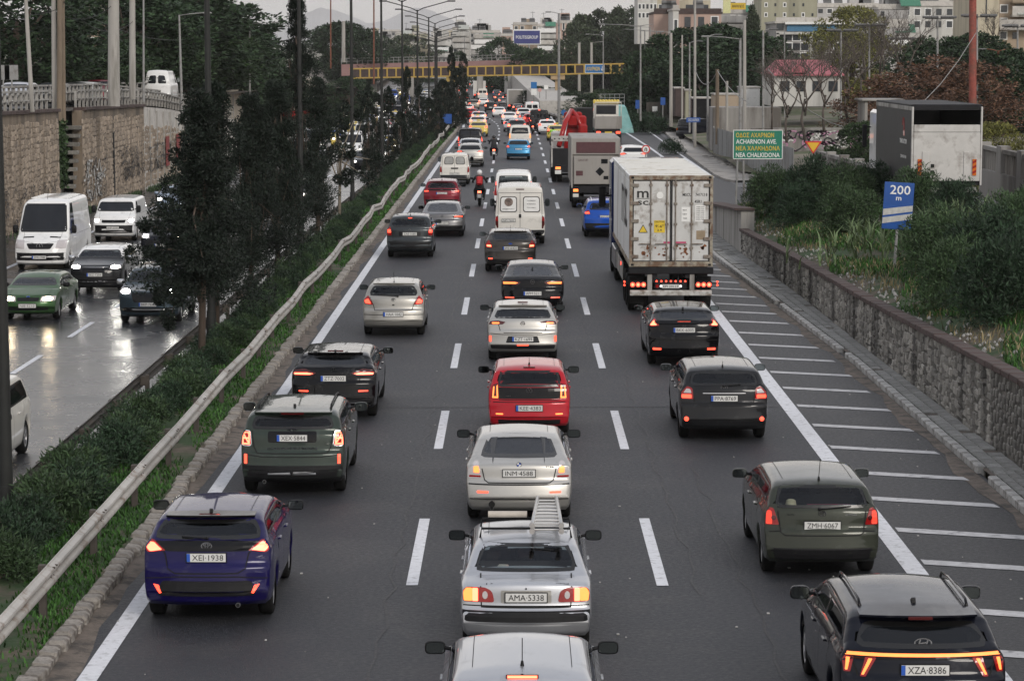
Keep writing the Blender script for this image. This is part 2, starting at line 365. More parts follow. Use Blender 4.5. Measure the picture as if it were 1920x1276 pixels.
class Body:
 def __init__(s,kind='hatch',L=4.0,W=1.75,H=1.5,B=.98,rake=.4,deck=.5,bt=.72,tr=.74,sh=.95,Rw=.31,ra=.78,fa=.86,gc=.22,
     crr=.14,crf=.34,rc=.11,crown=.035,hood=None,step=.075,top=None,bb=.30):
  H = H - (.03 if kind == 'van' else .062); s.__dict__.update(locals())
  T = catmull(top or profile(kind,L,H,B,rake,deck,bt,hood),7)
  ys = []; y = -1
  for p in T:
   yy = max(p[0],y + .004); ys.append((yy,p[1])); y = yy
  st = [ys[0]]
  for p in ys[1:]:
   d = sqrt((p[0] - st[-1][0])**2 + (p[1] - st[-1][1])**2)
   if d < step * .45 and p is not ys[-1]: continue
   k = max(1,int(d / step))
   a = st[-1]
   for i in range(1,k + 1): st.append((lerp(a[0],p[0],i / k),lerp(a[1],p[1],i / k)))
  s.prof = st
  s.axr,s.axf = ra,L - fa
  Ra = Rw + .045
  ex = []
  for yc in (s.axr,s.axf):
   for a in np.linspace(-1,1,9): ex.append(yc + a * Ra)
   ex += [yc - Ra - .01,yc + Ra + .01]
  yst = sorted(set([round(p[0],4) for p in st] + [round(e,4) for e in ex if 0 < e < L]))
  zt = lambda yy: interp(yy,st)
  bot = [(0,bb + .12),(.03,bb + .02),(.12,bb - .04),(.4,bb - .08),(1,.2),(L - .6,.2),(L - .15,.22),(L - .03,.28),(L,.4)]
  rings = []
  for y in yst:
   t = zt(y); b = interp(y,bot)
   for yc in (s.axr,s.axf):
    d = abs(y - yc)
    if d < Ra: b = max(b,Rw + sqrt(max(0,Ra * Ra - d * d)))
   b = min(b,t - .03)
   rings.append(s.ring(y,b,t))
  s.nr = len(rings[0]); V = np.array(rings); ns = len(rings)
  x = V[:,:,0]; y = V[:,:,1]
  ax = np.clip(np.abs(x) / (W / 2),0,1)
  y = y + crr * ax**2.6 * np.clip(1 - y / 1.3,0,1)**1.5 - crf * ax**2.3 * np.clip(1 - (L - y) / 1.5,0,1)**1.5
  V[:,:,1] = y
  s.V = V.reshape(-1,3); n = s.nr
  Fq = []
  for i in range(ns - 1):
   for j in range(n - 1): Fq.append((i * n + j,i * n + j + 1,(i + 1) * n + j + 1,(i + 1) * n + j))
  s.F = Fq; s.caps = [tuple(range(n))[::-1],tuple((ns - 1) * n + j for j in range(n))]
  s.bvh = BVHTree.FromPolygons([Vector(v) for v in s.V],[tuple(f) for f in Fq] + s.caps)
 def hw(s,y,z):
  W,B,H = s.W / 2,s.B,s.H
  plan = 1 - .05 * max(0,1 - y / .5)**2 - .05 * max(0,1 - (s.L - y) / .9)**2
  if z <= B:
   r = interp(z,[(.15,.90),(.30,.965),(.5,1.0),(B - .22,1.0),(B - .06,.985),(B,s.sh + .012)])
  else:
   t = (z - B) / (H - B); r = s.sh - (s.sh - s.tr) * t**1.15
  return W * r * plan
 def ring(s,y,b,t):
  h = t - b; rc = min(s.rc if t > s.B + .12 else .06,h * .4); rb = min(.05,h * .2)
  pts = []
  xb = s.hw(y,b + rb)
  pts += [(0,y,b),(xb * .5,y,b),(xb - rb,y,b)]
  z0,z1 = b + rb,t - rc - (s.crown if t > s.B else .01)
  if z1 < z0 + .01: z1 = z0 + .01
  for k in range(15):
   z = lerp(z0,z1,k / 14); pts.append((s.hw(y,z),y,z))
  xt = s.hw(y,z1); rx = rc * 1.25
  for k in range(1,6):
   a = k / 5 * pi / 2; pts.append((xt - rx * (1 - cos(a)) ,y,z1 + rc * sin(a)))
  xe = xt - rx; ze = z1 + rc
  for k in range(1,6):
   q = 1 - k / 5; pts.append((xe * q,y,lerp(t,ze,q * q)))
  half = pts
  full = [(-p[0],p[1],p[2]) for p in half[1:-1]][::-1]
  return half + full + [half[0]]
 def proj(s,axis,u,v,off=.006):
  if axis in 'RF':
   m = s.hw(.5,v) - .035; u = max(-m,min(m,u))
  if axis == 'R': o,d = Vector((u,-1.5,v)),Vector((0,1,0))
  elif axis == 'F': o,d = Vector((u,s.L + 1.5,v)),Vector((0,-1,0))
  elif axis == 'X': o,d = Vector((2.5,u,v)),Vector((-1,0,0))
  elif axis == '-X': o,d = Vector((-2.5,u,v)),Vector((1,0,0))
  else: o,d = Vector((u,v,4)),Vector((0,0,-1))
  h = s.bvh.ray_cast(o,d)
  if h[0] is None:
   h = s.bvh.find_nearest(o + d * 1.6)
   return h[0] - d * off
  p = h[0] - d * off
  return p
def inpoly(p,poly):
 x,y = p; c = False; n = len(poly)
 for i in range(n):
  x1,y1 = poly[i]; x2,y2 = poly[(i + 1) % n]
  if (y1 > y) != (y2 > y) and x < (x2 - x1) * (y - y1) / (y2 - y1) + x1: c = not c
 return c
def rnd(poly,r=.05,n=3):
 out = []; N = len(poly)
 for i in range(N):
  a,b,c = Vector(poly[i - 1]),Vector(poly[i]),Vector(poly[(i + 1) % N])
  la,lc = (a - b).length,(c - b).length; q = min(r,la * .45,lc * .45)
  p0 = b + (a - b) * (q / max(la,1e-6)); p1 = b + (c - b) * (q / max(lc,1e-6))
  for k in range(n + 1):
   t = k / n; out.append(tuple(p0 * (1 - t)**2 + b * 2 * t * (1 - t) + p1 * t * t))
 return out
def inset(poly,w):
 c = Vector((sum(p[0] for p in poly) / len(poly),sum(p[1] for p in poly) / len(poly)))
 xs = [p[0] for p in poly]; zs = [p[1] for p in poly]
 sx = 1 - 2 * w / max(max(xs) - min(xs),.01); sz = 1 - 2 * w / max(max(zs) - min(zs),.01)
 return [(c.x + (p[0] - c.x) * max(.1,sx),c.y + (p[1] - c.y) * max(.1,sz)) for p in poly]
def mirr(poly): return [(-a,b) for a,b in poly][::-1]
def resample(poly,n):
 P = [Vector(p) for p in poly]; N = len(P); Ls = [(P[(i + 1) % N] - P[i]).length for i in range(N)]; T = sum(Ls); out = []
 for k in range(n):
  d = T * k / n; i = 0
  while d > Ls[i] and i < N - 1: d -= Ls[i]; i += 1
  out.append(tuple(P[i] + (P[(i + 1) % N] - P[i]) * (d / max(Ls[i],1e-9))))
 return out
def fillpanel(mb,bd,axis,poly,m,off=.006,res=.07,skirt=.02):
 zs = [p[1] for p in poly]; z0,z1 = min(zs),max(zs); nr_ = max(2,int((z1 - z0) / res) + 1)
 rows = sorted(set([round(z0 + (z1 - z0) * (1e-3 + (1 - 2e-3) * k / nr_),5) for k in range(nr_ + 1)] + [round(z,5) for z in zs if z0 + 2e-3 < z < z1 - 2e-3]))
 xw = max(p[0] for p in poly) - min(p[0] for p in poly); nc = max(1,int(xw / (res * 1.3)))
 d = {'R': Vector((0,1,0)),'F': Vector((0,-1,0)),'X': Vector((-1,0,0)),'-X': Vector((1,0,0)),'T': Vector((0,0,-1))}[axis]
 g = []
 N = len(poly)
 for z in rows:
  xs = []
  for i in range(N):
   (xa,za),(xb,zb) = poly[i],poly[(i + 1) % N]
   if (za <= z < zb) or (zb <= z < za): xs.append(xa + (xb - xa) * (z - za) / (zb - za))
  if len(xs) < 2: continue
  a,b = min(xs),max(xs)
  g.append([bd.proj(axis,lerp(a,b,k / nc),z,off) for k in range(nc + 1)])
 if len(g) < 2: return
 R = len(g); C = nc + 1; vs = [p for r in g for p in r]; fs = [(i * C + j,i * C + j + 1,(i + 1) * C + j + 1,(i + 1) * C + j) for i in range(R - 1) for j in range(C - 1)]
 b = list(range(C)) + [i * C + C - 1 for i in range(1,R)] + [(R - 1) * C + j for j in range(C - 2,-1,-1)] + [i * C for i in range(R - 2,0,-1)]
 k0 = len(vs); vs += [vs[i] + d * skirt for i in b]
 n = len(b); fs += [(b[i],b[(i + 1) % n],k0 + (i + 1) % n,k0 + i) for i in range(n)]
 mb.add(vs,fs,m,False)
def ringpanel(mb,bd,axis,outer,inner,m,off=.006,n=44,skirt=.02):
 d = {'R': Vector((0,1,0)),'F': Vector((0,-1,0)),'X': Vector((-1,0,0)),'-X': Vector((1,0,0)),'T': Vector((0,0,-1))}[axis]
 A = [bd.proj(axis,*p,off) for p in resample(outer,n)]; Bq = [bd.proj(axis,*p,off) for p in resample(inner,n)]
 C = [p + d * skirt for p in A]; D = [p + d * .012 for p in Bq]
 mb.add(A + Bq + C + D,[(i,(i + 1) % n,n + (i + 1) % n,n + i) for i in range(n)] + [(i,(i + 1) % n,2 * n + (i + 1) % n,2 * n + i) for i in range(n)]
   + [(n + i,n + (i + 1) % n,3 * n + (i + 1) % n,3 * n + i) for i in range(n)],m,False)
def seam(mb,bd,axis,line,wd=.009,m=0,off=.004,closed=False):
 P = [Vector(p) for p in line]; Q = []
 for i in range(len(P) - (0 if closed else 1)):
  a,b = P[i],P[(i + 1) % len(P)]; k = max(1,int((b - a).length / .07))
  for j in range(k): Q.append(a + (b - a) * (j / k))
 if not closed: Q.append(P[-1])
 N = len(Q); vs = []
 for i,p in enumerate(Q):
  t = ((Q[(i + 1) % N] if closed or i < N - 1 else Q[i]) - (Q[i - 1] if closed or i else Q[i]))
  t = t.normalized() if t.length > 0 else Vector((1,0)); nn = Vector((-t.y,t.x)) * wd / 2
  vs += [bd.proj(axis,*(p + nn),off),bd.proj(axis,*(p - nn),off)]
 fs = [(2 * i,2 * i + 1,2 * ((i + 1) % N) + 1,2 * ((i + 1) % N)) for i in range(N if closed else N - 1)]
 mb.add(vs,fs,m,False)
WHEELS = {}
def wheel_meshes(R,wd=.2,dark=False):
 k = (round(R,2),wd,dark)
 if k in WHEELS: return WHEELS[k]
 t = MB(); n = 28
 prof = [(-wd / 2,R * .68),(-wd / 2 - .005,R * .80),(-wd / 2 + .01,R * .95),(-wd / 2 + .035,R),(wd / 2 - .035,R),(wd / 2 - .01,R * .95),(wd / 2 + .005,R * .80),(wd / 2,R * .68)]
 vs = []; P = len(prof)
 for i in range(n):
  a = 2 * pi * i / n
  for (x,r) in prof: vs.append((x,r * cos(a),r * sin(a)))
 t.add(vs,[(i * P + j,i * P + j + 1,((i + 1) % n) * P + j + 1,((i + 1) % n) * P + j) for i in range(n) for j in range(P - 1)],0,True)
 for g in (-.03,.03):
  t.cyl((g - .004,0,0),(g + .004,0,0),R + .0015,n=n,m=0)
 tm = t.mesh('tyre',RUB)
 r = MB(); r.cyl((-wd * .1,0,0),(wd * .2,0,0),R * .69,n=24,m=1)
 for kx in range(5):
  a = 2 * pi * kx / 5
  for s in (-.12,.12):
   M = Matrix.Rotation(a + s,4,'X')
   r.box(wd * .2,wd * .38,-.018,.018,R * .12,R * .64,0,.006,M)
 r.cyl((wd * .2,0,0),(wd * .42,0,0),R * .16,n=12)
 for kx in range(24):
  a = 2 * pi * kx / 24; b = 2 * pi * (kx + 1) / 24; q = []
  for (x,rr) in ((wd * .40,R * .69),(wd * .40,R * .62),(wd * .25,R * .62)):
   q += [(x,rr * cos(a),rr * sin(a)),(x,rr * cos(b),rr * sin(b))]
  r.add(q,[(0,1,3,2),(2,3,5,4)],0,True)
 rm = r.mesh('rim',[BLK if dark else RIM,BLK])
 WHEELS[k] = (tm,rm); return WHEELS[k]
def ellipse(cx,cz,rx,rz,n=20): return [(cx + rx * cos(2 * pi * k / n),cz + rz * sin(2 * pi * k / n)) for k in range(n)]
def badge_part(root,bd,kind,x,z,r,axis='R',name='badge'):
 mb = MB(); s = -1 if axis == 'R' else 1
 p = bd.proj(axis,x,z,.004); y = p.y
 def ringe(cx,cz,rx,rz,w,dy=0):
  n = 20; vs = []
  for k in range(n):
   a = 2 * pi * k / n
   for q in (1,1 - w):
    for yy in (0,.012): vs.append((cx + rx * q * cos(a),y + s * (yy + dy),cz + rz * q * sin(a)))
  fs = []
  for k in range(n):
   a = 4 * k; b = 4 * ((k + 1) % n); fs += [(a + 1,b + 1,b + 3,a + 3),(a,b,b + 1,a + 1),(a + 2,b + 2,b + 3,a + 3)]
  mb.add(vs,fs,0,False)
 def bar(x0,z0,x1,z1,w):
  d = Vector((x1 - x0,z1 - z0)).normalized(); nn = Vector((-d.y,d.x)) * w / 2
  pl = [(x0 + nn.x,z0 + nn.y),(x0 - nn.x,z0 - nn.y),(x1 - nn.x,z1 - nn.y),(x1 + nn.x,z1 + nn.y)]
  mb.prism(pl,y,y + s * .012)
 if kind == 'ovals':
  ringe(x,z,r,r * .68,.16); ringe(x,z + .0,r * .32,r * .62,.35); ringe(x,z + r * .22,r * .62,r * .3,.22)
 elif kind == 'quarter':
  ringe(x,z,r,r,.2)
  for q,mm in ((0,1),(1,2),(2,1),(3,2)):
   a0 = q * pi / 2; pl = [(x,z)] + [(x + r * .8 * cos(a0 + pi / 2 * k / 5),z + r * .8 * sin(a0 + pi / 2 * k / 5)) for k in range(6)]
   mb.prism(pl,y,y + s * .008,mm)
 elif kind == 'star':
  ringe(x,z,r,r,.13)
  for a in (90,210,330): bar(x,z,x + r * .93 * cos(radians(a)),z + r * .93 * sin(radians(a)),r * .2)
 elif kind == 'bolt':
  ringe(x,z,r,r,.17); bar(x - r * 1.1,z + r * .08,x + r * .15,z + r * .08,r * .2); bar(x - r * .15,z - r * .08,x + r * 1.1,z - r * .08,r * .2)
 elif kind == 'vw':
  ringe(x,z,r,r,.12)
  for (a,b,c,d) in ((-.45,.8,0,-.0),(.45,.8,0,0),(-.8,.4,-.35,-.75),(.8,.4,.35,-.75),(-.35,-.75,0,-.05),(.35,-.75,0,-.05)): bar(x + a * r,z + b * r,x + c * r,z + d * r,r * .15)
 elif kind == 'slanth':
  ringe(x,z,r,r * .55,.15)
  for q in (-1,1): bar(x + q * r * .42 - r * .12,z - r * .42,x + q * r * .42 + r * .12,z + r * .42,r * .16)
  bar(x - r * .35,z - r * .06,x + r * .35,z + r * .06,r * .14)
 elif kind == 'squareh':
  ringe(x,z,r,r * .85,.14)
  for q in (-1,1): bar(x + q * r * .38,z - r * .55,x + q * r * .52,z + r * .55,r * .18)
  bar(x - r * .35,z,x + r * .35,z,r * .18)
 elif kind == 'oval':
  mb.prism(ellipse(x,z,r,r * .42),y,y + s * .01,1); ringe(x,z,r,r * .42,.1)
 elif kind == 'wings':
  ringe(x,z,r * .35,r * .35,.25)
  for q in (-1,1):
   for dz in (.1,0,-.1): bar(x + q * r * .35,z + dz * r,x + q * r * (1 - abs(dz) * 2),z + dz * r + .01,r * .07)
 elif kind == 'chevrons':
  for dz in (0,-.55):
   bar(x - r * .8,z + dz * r - r * .1,x,z + dz * r + r * .45,r * .22); bar(x + r * .8,z + dz * r - r * .1,x,z + dz * r + r * .45,r * .22)
 else: mb.prism(ellipse(x,z,r,r),y,y + s * .012)
 BLUE = mat('badge_blue',(.01,.06,.35),rough=.3,var=.05)
 return mb.build(name,[CHROME,BLUE,WHT],root)
def plate_part(root,bd,text,z,x=0,axis='R',eu=True,w=.52,h=.112,off=.03,bold=0.0):
 s = -1 if axis == 'R' else 1
 y = min(bd.proj('R',x,z,0).y,bd.proj('R',x + .2,z,0).y) if axis == 'R' else max(bd.proj('F',x,z,0).y,bd.proj('F',x + .2,z,0).y)
 if axis == 'R': y -= off - .012
 else: y += off - .012
 mb = MB(); mb.box(x - w / 2 - .012,x + w / 2 + .012,y,y - s * .01,z - h / 2 - .012,z + h / 2 + .012,2)
 mb.box(x - w / 2,x + w / 2,y + s * .005,y,z - h / 2,z + h / 2,0)
 if eu:
  xl = x - w / 2 if axis == 'R' else x + w / 2 - .045
  mb.box(xl,xl + .045,y + s * .0075,y + s * .003,z - h / 2 + .002,z + h / 2 - .002,1)
 pl = mb.build('number_plate',[PLATE,PBLUE,BLK],root)
 tm = text_mesh(text,h * .68,PTXT,width=w * (.80 if eu else .86),bold=bold)
 t = part('lettering',tm,pl,(x + (.02 if axis == 'R' else -.02) * (1 if eu else 0),y + s * .006,z))
 if axis == 'F': t.rotation_euler.z = pi
 return pl
def make_vehicle(name,b,paintm,rear=None,front=None,glass=None,cabin=True,sidewin=None,mirrors=BLK,mcap=None,handles=True,seams=True,wheelw=.2,roofm=None,
     winmode='car',rails=None,antenna=None,lowlod=False,cladding=None,darkrim=False):
 bd = Body(**b); root = bpy.data.objects.new(name,None); link(root); root.empty_display_size = .5
 W,L,H,B = bd.W,bd.L,bd.H,bd.B
 rear = rear or {}; glass = glass or GLASS
 if bd.kind != 'van' and rear:
  rear = dict(rear)
  if rear.get('win'): rear['win'] = [(a,c - (.028 if c > B + .2 else 0)) for a,c in rear['win']]
  for kk in ('spoiler','third'):
   if kk in rear and rear[kk][0] > B + .2: rear[kk] = (rear[kk][0] - .032,) + tuple(rear[kk][1:])
 cut = []
 ws_top,cowl = [(L * .62,H - .09),(L * .80,B + .03)] if bd.kind in ('hatch',) else [(0,0)] * 2
 rw = rear.get('win')
 k = bd.kind
 if k == 'van': ft,fb,fyt,fyb = H - .16,B + .16,L * .735,L * .845
 elif k == 'suv': ft,fb,fyt,fyb = H - .13,B + .09,L * .63,L * .765
 elif k == 'mpv': ft,fb,fyt,fyb = H - .16,B + .07,L * .63,L * .81
 else: ft,fb,fyt,fyb = H - .13,B + .07,L * .64,L * .79
 xt,xb = W / 2 * bd.tr - .06,W / 2 * bd.sh - .07
 fw = rnd([(-xt,ft),(-xb,fb),(xb,fb),(xt,ft)],.06)
 if sidewin is None:
  ry0 = {'hatch': .55,'suv': .55,'mpv': .45,'sedan': bd.deck + .35,'van': L * .62}[k]; ry1 = {'hatch': .25 + bd.rake + .2,'suv': .3 + bd.rake + .2,'mpv': .25 + bd.rake + .12,'sedan': bd.deck + .2 + bd.rake,'van': L * .62}[k]
  sidewin = [[(ry0,B + .06),(ry1,H - .15),(fyt - .22,H - .15),(fyb - .30,B + .06)]]
 dele = []
 C = bd.V[np.array(bd.F)].mean(1)
 N = np.cross(bd.V[[f[1] for f in bd.F]] - bd.V[[f[0] for f in bd.F]],bd.V[[f[3] for f in bd.F]] - bd.V[[f[0] for f in bd.F]])
 keep = np.ones(len(bd.F),bool)
 if cabin:
  rin = inset(rw,.04) if rw else None; fin = inset(fw,.04)
  for i,c in enumerate(C):
   if rw and c[1] < L * .4 and c[2] > B - .15 and inpoly((c[0],c[2]),rin) and c[1] < bd.proj('R',c[0],c[2],0).y + .12: keep[i] = False
   elif c[1] > L * .55 and c[2] > B and inpoly((c[0],c[2]),fin) and c[1] > bd.proj('F',c[0],c[2],0).y - .1: keep[i] = False
   elif abs(c[0]) > W * .25:
    for sw in sidewin:
     if inpoly((c[1],c[2]),inset(sw,.05)): keep[i] = False
 faces = [bd.F[i] for i in range(len(bd.F)) if keep[i]]
 me = bpy.data.meshes.new('body'); me.from_pydata([tuple(v) for v in bd.V],[],faces + bd.caps)
 me.materials.append(paintm); me.materials.append(roofm or paintm); me.materials.append(BLK)
 bm = bmesh.new(); bm.from_mesh(me); bmesh.ops.remove_doubles(bm,verts=bm.verts,dist=.0006); bmesh.ops.recalc_face_normals(bm,faces=bm.faces)
 for f in bm.faces:
  f.smooth = True; c = f.calc_center_median()
  if roofm and c.z > B + .12 and (c.z > H - .16 or roofm is not None): f.material_index = 1
  if c.z < .36 and cladding: f.material_index = 2
 bm.to_mesh(me); bm.free()
 body = part('body',me,root)
 def window(axis,poly,nm,par=None,fr=.045,gl=None):
  mb = MB(); inn = inset(poly,fr); ringpanel(mb,bd,axis,poly,inn,0); fillpanel(mb,bd,axis,inset(poly,fr - .004),1,off=.004,res=.12,skirt=.004)
  return mb.build(nm,[FRIT,gl or glass],par or root)
 if rw: window('R',rw,'rear_window',fr=rear.get('frit',.045))
 for q in rear.get('wins',[]): window('R',q,'rear_window',fr=.03,gl=rear.get('wingl'))
 window('F',fw,'windscreen',gl=(GLASS if cabin else DARKGL))
 for sw in sidewin:
  for axn in ('X','-X'):
   mb = MB(); r2 = rnd(sw,.05); inn = inset(r2,.03); ringpanel(mb,bd,axn,r2,inn,0); fillpanel(mb,bd,axn,inset(r2,.026),1,off=.004,res=.14,skirt=.004)
   if not lowlod and k != 'van':
    ym = (sw[0][0] + sw[-1][0]) / 2 + .1
    for yy in (ym,):
     fillpanel(mb,bd,axn,[(yy - .05,B + .08),(yy - .02,H - .17),(yy + .05,H - .17),(yy + .05,B + .08)],0,off=.007,res=.2,skirt=.004)
   mb.build('side_window',[FRIT,glass],root)
 if seams and not lowlod:
  mb = MB()
  for axn in ('X','-X'):
   yb = (sidewin[-1][0][0] + sidewin[-1][-1][0]) / 2 + .1 if k != 'van' else L * .62
   yf = fyb - .22
   seam(mb,bd,axn,[(yb,B + .02),(yb,.32)]); seam(mb,bd,axn,[(yf,B),(yf + .05,.6),(yf - .02,.32)])
   if k != 'van': seam(mb,bd,axn,[(ry0 + .45 if sidewin else 1,B + .02),(bd.axr + Rw_(bd) + .12,.75),(bd.axr + Rw_(bd) + .14,.32)])
   else: seam(mb,bd,axn,[(L * .30,H - .3),(L * .30,.4)]); seam(mb,bd,axn,[(L * .12,B),(L * .60,B)])
  if rear.get('gate'): seam(mb,bd,'R',rear['gate'],wd=.017)
  for q in rear.get('seams',[]): seam(mb,bd,'R',q,wd=.015)
  seam(mb,bd,'T',[(-W * .36,L * .82),(-W * .34,L * .93),(0,L - .14),(W * .34,L * .93),(W * .36,L * .82)],wd=.008)
  if rear.get('roofseam',True):
   for sx in (-1,1): seam(mb,bd,'T',[(sx * (W / 2 * bd.tr - .12),.55 + bd.rake + (bd.deck if k == 'sedan' else 0)),(sx * (W / 2 * bd.tr - .12),L * .6)],wd=.007)
  mb.build('panel_gap',SEAM,body)
 if handles and not lowlod:
  for axn,sx in (('X',1),('-X',-1)):
   for yy in ((L * .33,L * .55) if k != 'van' else (L * .64,)):
    p = bd.proj(axn,yy,B - .12,-.0); mb = MB(); mb.box(p.x - sx * .005,p.x + sx * .028,yy - .09,yy + .09,p.z - .014,p.z + .014,0,.008); mb.build('door_handle',mcap or paintm,root)
 for sx in (1,-1):
  zz = B + .07 if k != 'van' else B + .25; yy = fyb - .42 if k != 'van' else fyb - .30
  p = bd.proj('X' if sx > 0 else '-X',yy,zz,0); x0 = abs(p.x)
  mw,mh = (.23,.15) if k not in ('van','suv') else (.24,.17)
  if k == 'van': mw,mh = .2,.32
  mb = MB(); mb.tube([(sx * (x0 - .03),yy,zz - .02),(sx * (x0 + .07),yy,zz)],.022,6,1)
  cx = sx * (x0 + .06 + mw / 2); n = 10; vs = []; prof = [(0,.90),(.02,1.0),(.06,.96),(.10,.75),(.125,.4)]
  for (dy,sc_) in prof:
   for kk in range(16):
    a = 2 * pi * kk / 16; ex = abs(cos(a))**.55 * (1 if cos(a) > 0 else -1); ez = abs(sin(a))**.55 * (1 if sin(a) > 0 else -1)
    vs.append((cx + mw / 2 * ex * sc_,yy - .02 + dy,zz + mh / 2 * ez * sc_))
  mb.add(vs,[(i * 16 + j,i * 16 + (j + 1) % 16,(i + 1) * 16 + (j + 1) % 16,(i + 1) * 16 + j) for i in range(4) for j in range(16)] + [tuple(range(64,80))],0,True)
  mr_ = mb.build('side_mirror',[mcap or mirrors,BLK],root)
  if not lowlod:
   g = MB(); vs = []
   for kk in range(16):
    a = 2 * pi * kk / 16; ex = abs(cos(a))**.55 * (1 if cos(a) > 0 else -1); ez = abs(sin(a))**.55 * (1 if sin(a) > 0 else -1)
    vs.append((cx + (mw / 2 - .014) * ex,yy - .016,zz + (mh / 2 - .014) * ez))
   g.add(vs,[tuple(range(16))],0)
   g.add([(v[0],v[1] + .006,v[2]) for v in vs] + vs,[(j,(j + 1) % 16,16 + (j + 1) % 16,16 + j) for j in range(16)],1)
   part('mirror_glass',g.mesh('mirror_glass',[MIRG,BLK]),mr_)
  else:
   mb2 = MB(); mb2.add([v for v in vs[:16]],[tuple(range(16))],0)
   part('mirror_glass',mb2.mesh('mirror_glass',[MIRG]),mr_)
 tm,rm = wheel_meshes(bd.Rw,wheelw,darkrim)
 for sx in (1,-1):
  for yy in (bd.axr,bd.axf):
   wobj = part('wheel',tm,root,(sx * (W / 2 - wheelw / 2 - .035),yy,bd.Rw))
   if sx < 0: wobj.rotation_euler.z = pi
   part('rim',rm,wobj)
 mb = MB(); mb.box(-W * .38,W * .38,.45,L - .3,.20,.34,0); mb.box(-W * .28,W * .28,.3,L - .4,.33,.62,0)
 mb.cyl((0,bd.axr,bd.Rw),(W * .38,bd.axr,bd.Rw),.04,n=6); mb.cyl((0,bd.axr,bd.Rw),(-W * .38,bd.axr,bd.Rw),.04,n=6)
 mb.build('underbody',BLK,root)
 if cabin:
  mb = MB(); fl = B - .25
  mb.box(-W * .42,W * .42,.35,L * .78,fl - .3,fl,1)
  mb.box(-W * .40,W * .40,L * .70,L * .79,fl,B + .0,1,.04)
  ry = L * .27 if k != 'sedan' else L * .30
  mb.box(-W * .38,W * .38,ry,ry + .14,fl,B + .05,0,.05)
  for x in (-W * .26,0,W * .26): mb.box(x - .11,x + .11,ry,ry + .09,B + .07,B + .22,0,.04)
  for x in (-W * .22,W * .22):
   mb.box(x - .24,x + .24,L * .47,L * .47 + .14,fl,B + .12,0,.06); mb.box(x - .12,x + .12,L * .475,L * .475 + .09,B + .15,B + .32,0,.04)
  mb.cyl((-W * .22,L * .665,B - .02),(-W * .22,L * .68,B + .0),.18,n=14,m=1)
  mb.build('seats',[SEAT,BLK],root)
 if rear: rear_parts(root,bd,rear,paintm)
 if front: front_parts(root,bd,front,paintm)
 if rails:
  for sx in (-1,1):
   xr = W / 2 * bd.tr - .10; ya,yb = .55 + bd.rake,L * .60; mb = MB()
   pts = [(sx * xr,ya,bd.proj('T',sx * xr,ya,0).z - .01)] + [(sx * xr,lerp(ya,yb,t),bd.proj('T',sx * xr,lerp(ya,yb,t),0).z + .055) for t in (.06,.3,.5,.7,.94)] + [(sx * xr,yb,bd.proj('T',sx * xr,yb,0).z - .01)]
   mb.tube(pts,.017,8); mb.build('roof_rail',rails,root)
 if antenna:
  ay,kind_,hh = antenna; p = bd.proj('T',0,ay,0); mb = MB()
  if kind_ == 'rod': mb.cyl((0,ay,p.z - .005),(0,ay,p.z + .05),.022,.012,8); mb.tube([(0,ay,p.z + .04),(0,ay - hh * .45,p.z + hh)],.005,6)
  else: mb.prism([(ay - .08,p.z - .004),(ay - .06,p.z + .045),(ay - .03,p.z + .05),(ay + .09,p.z - .004)],-.02,.02,axis='x')
  mb.build('antenna',BLK,root)
 return root,bd
def Rw_(bd): return bd.Rw
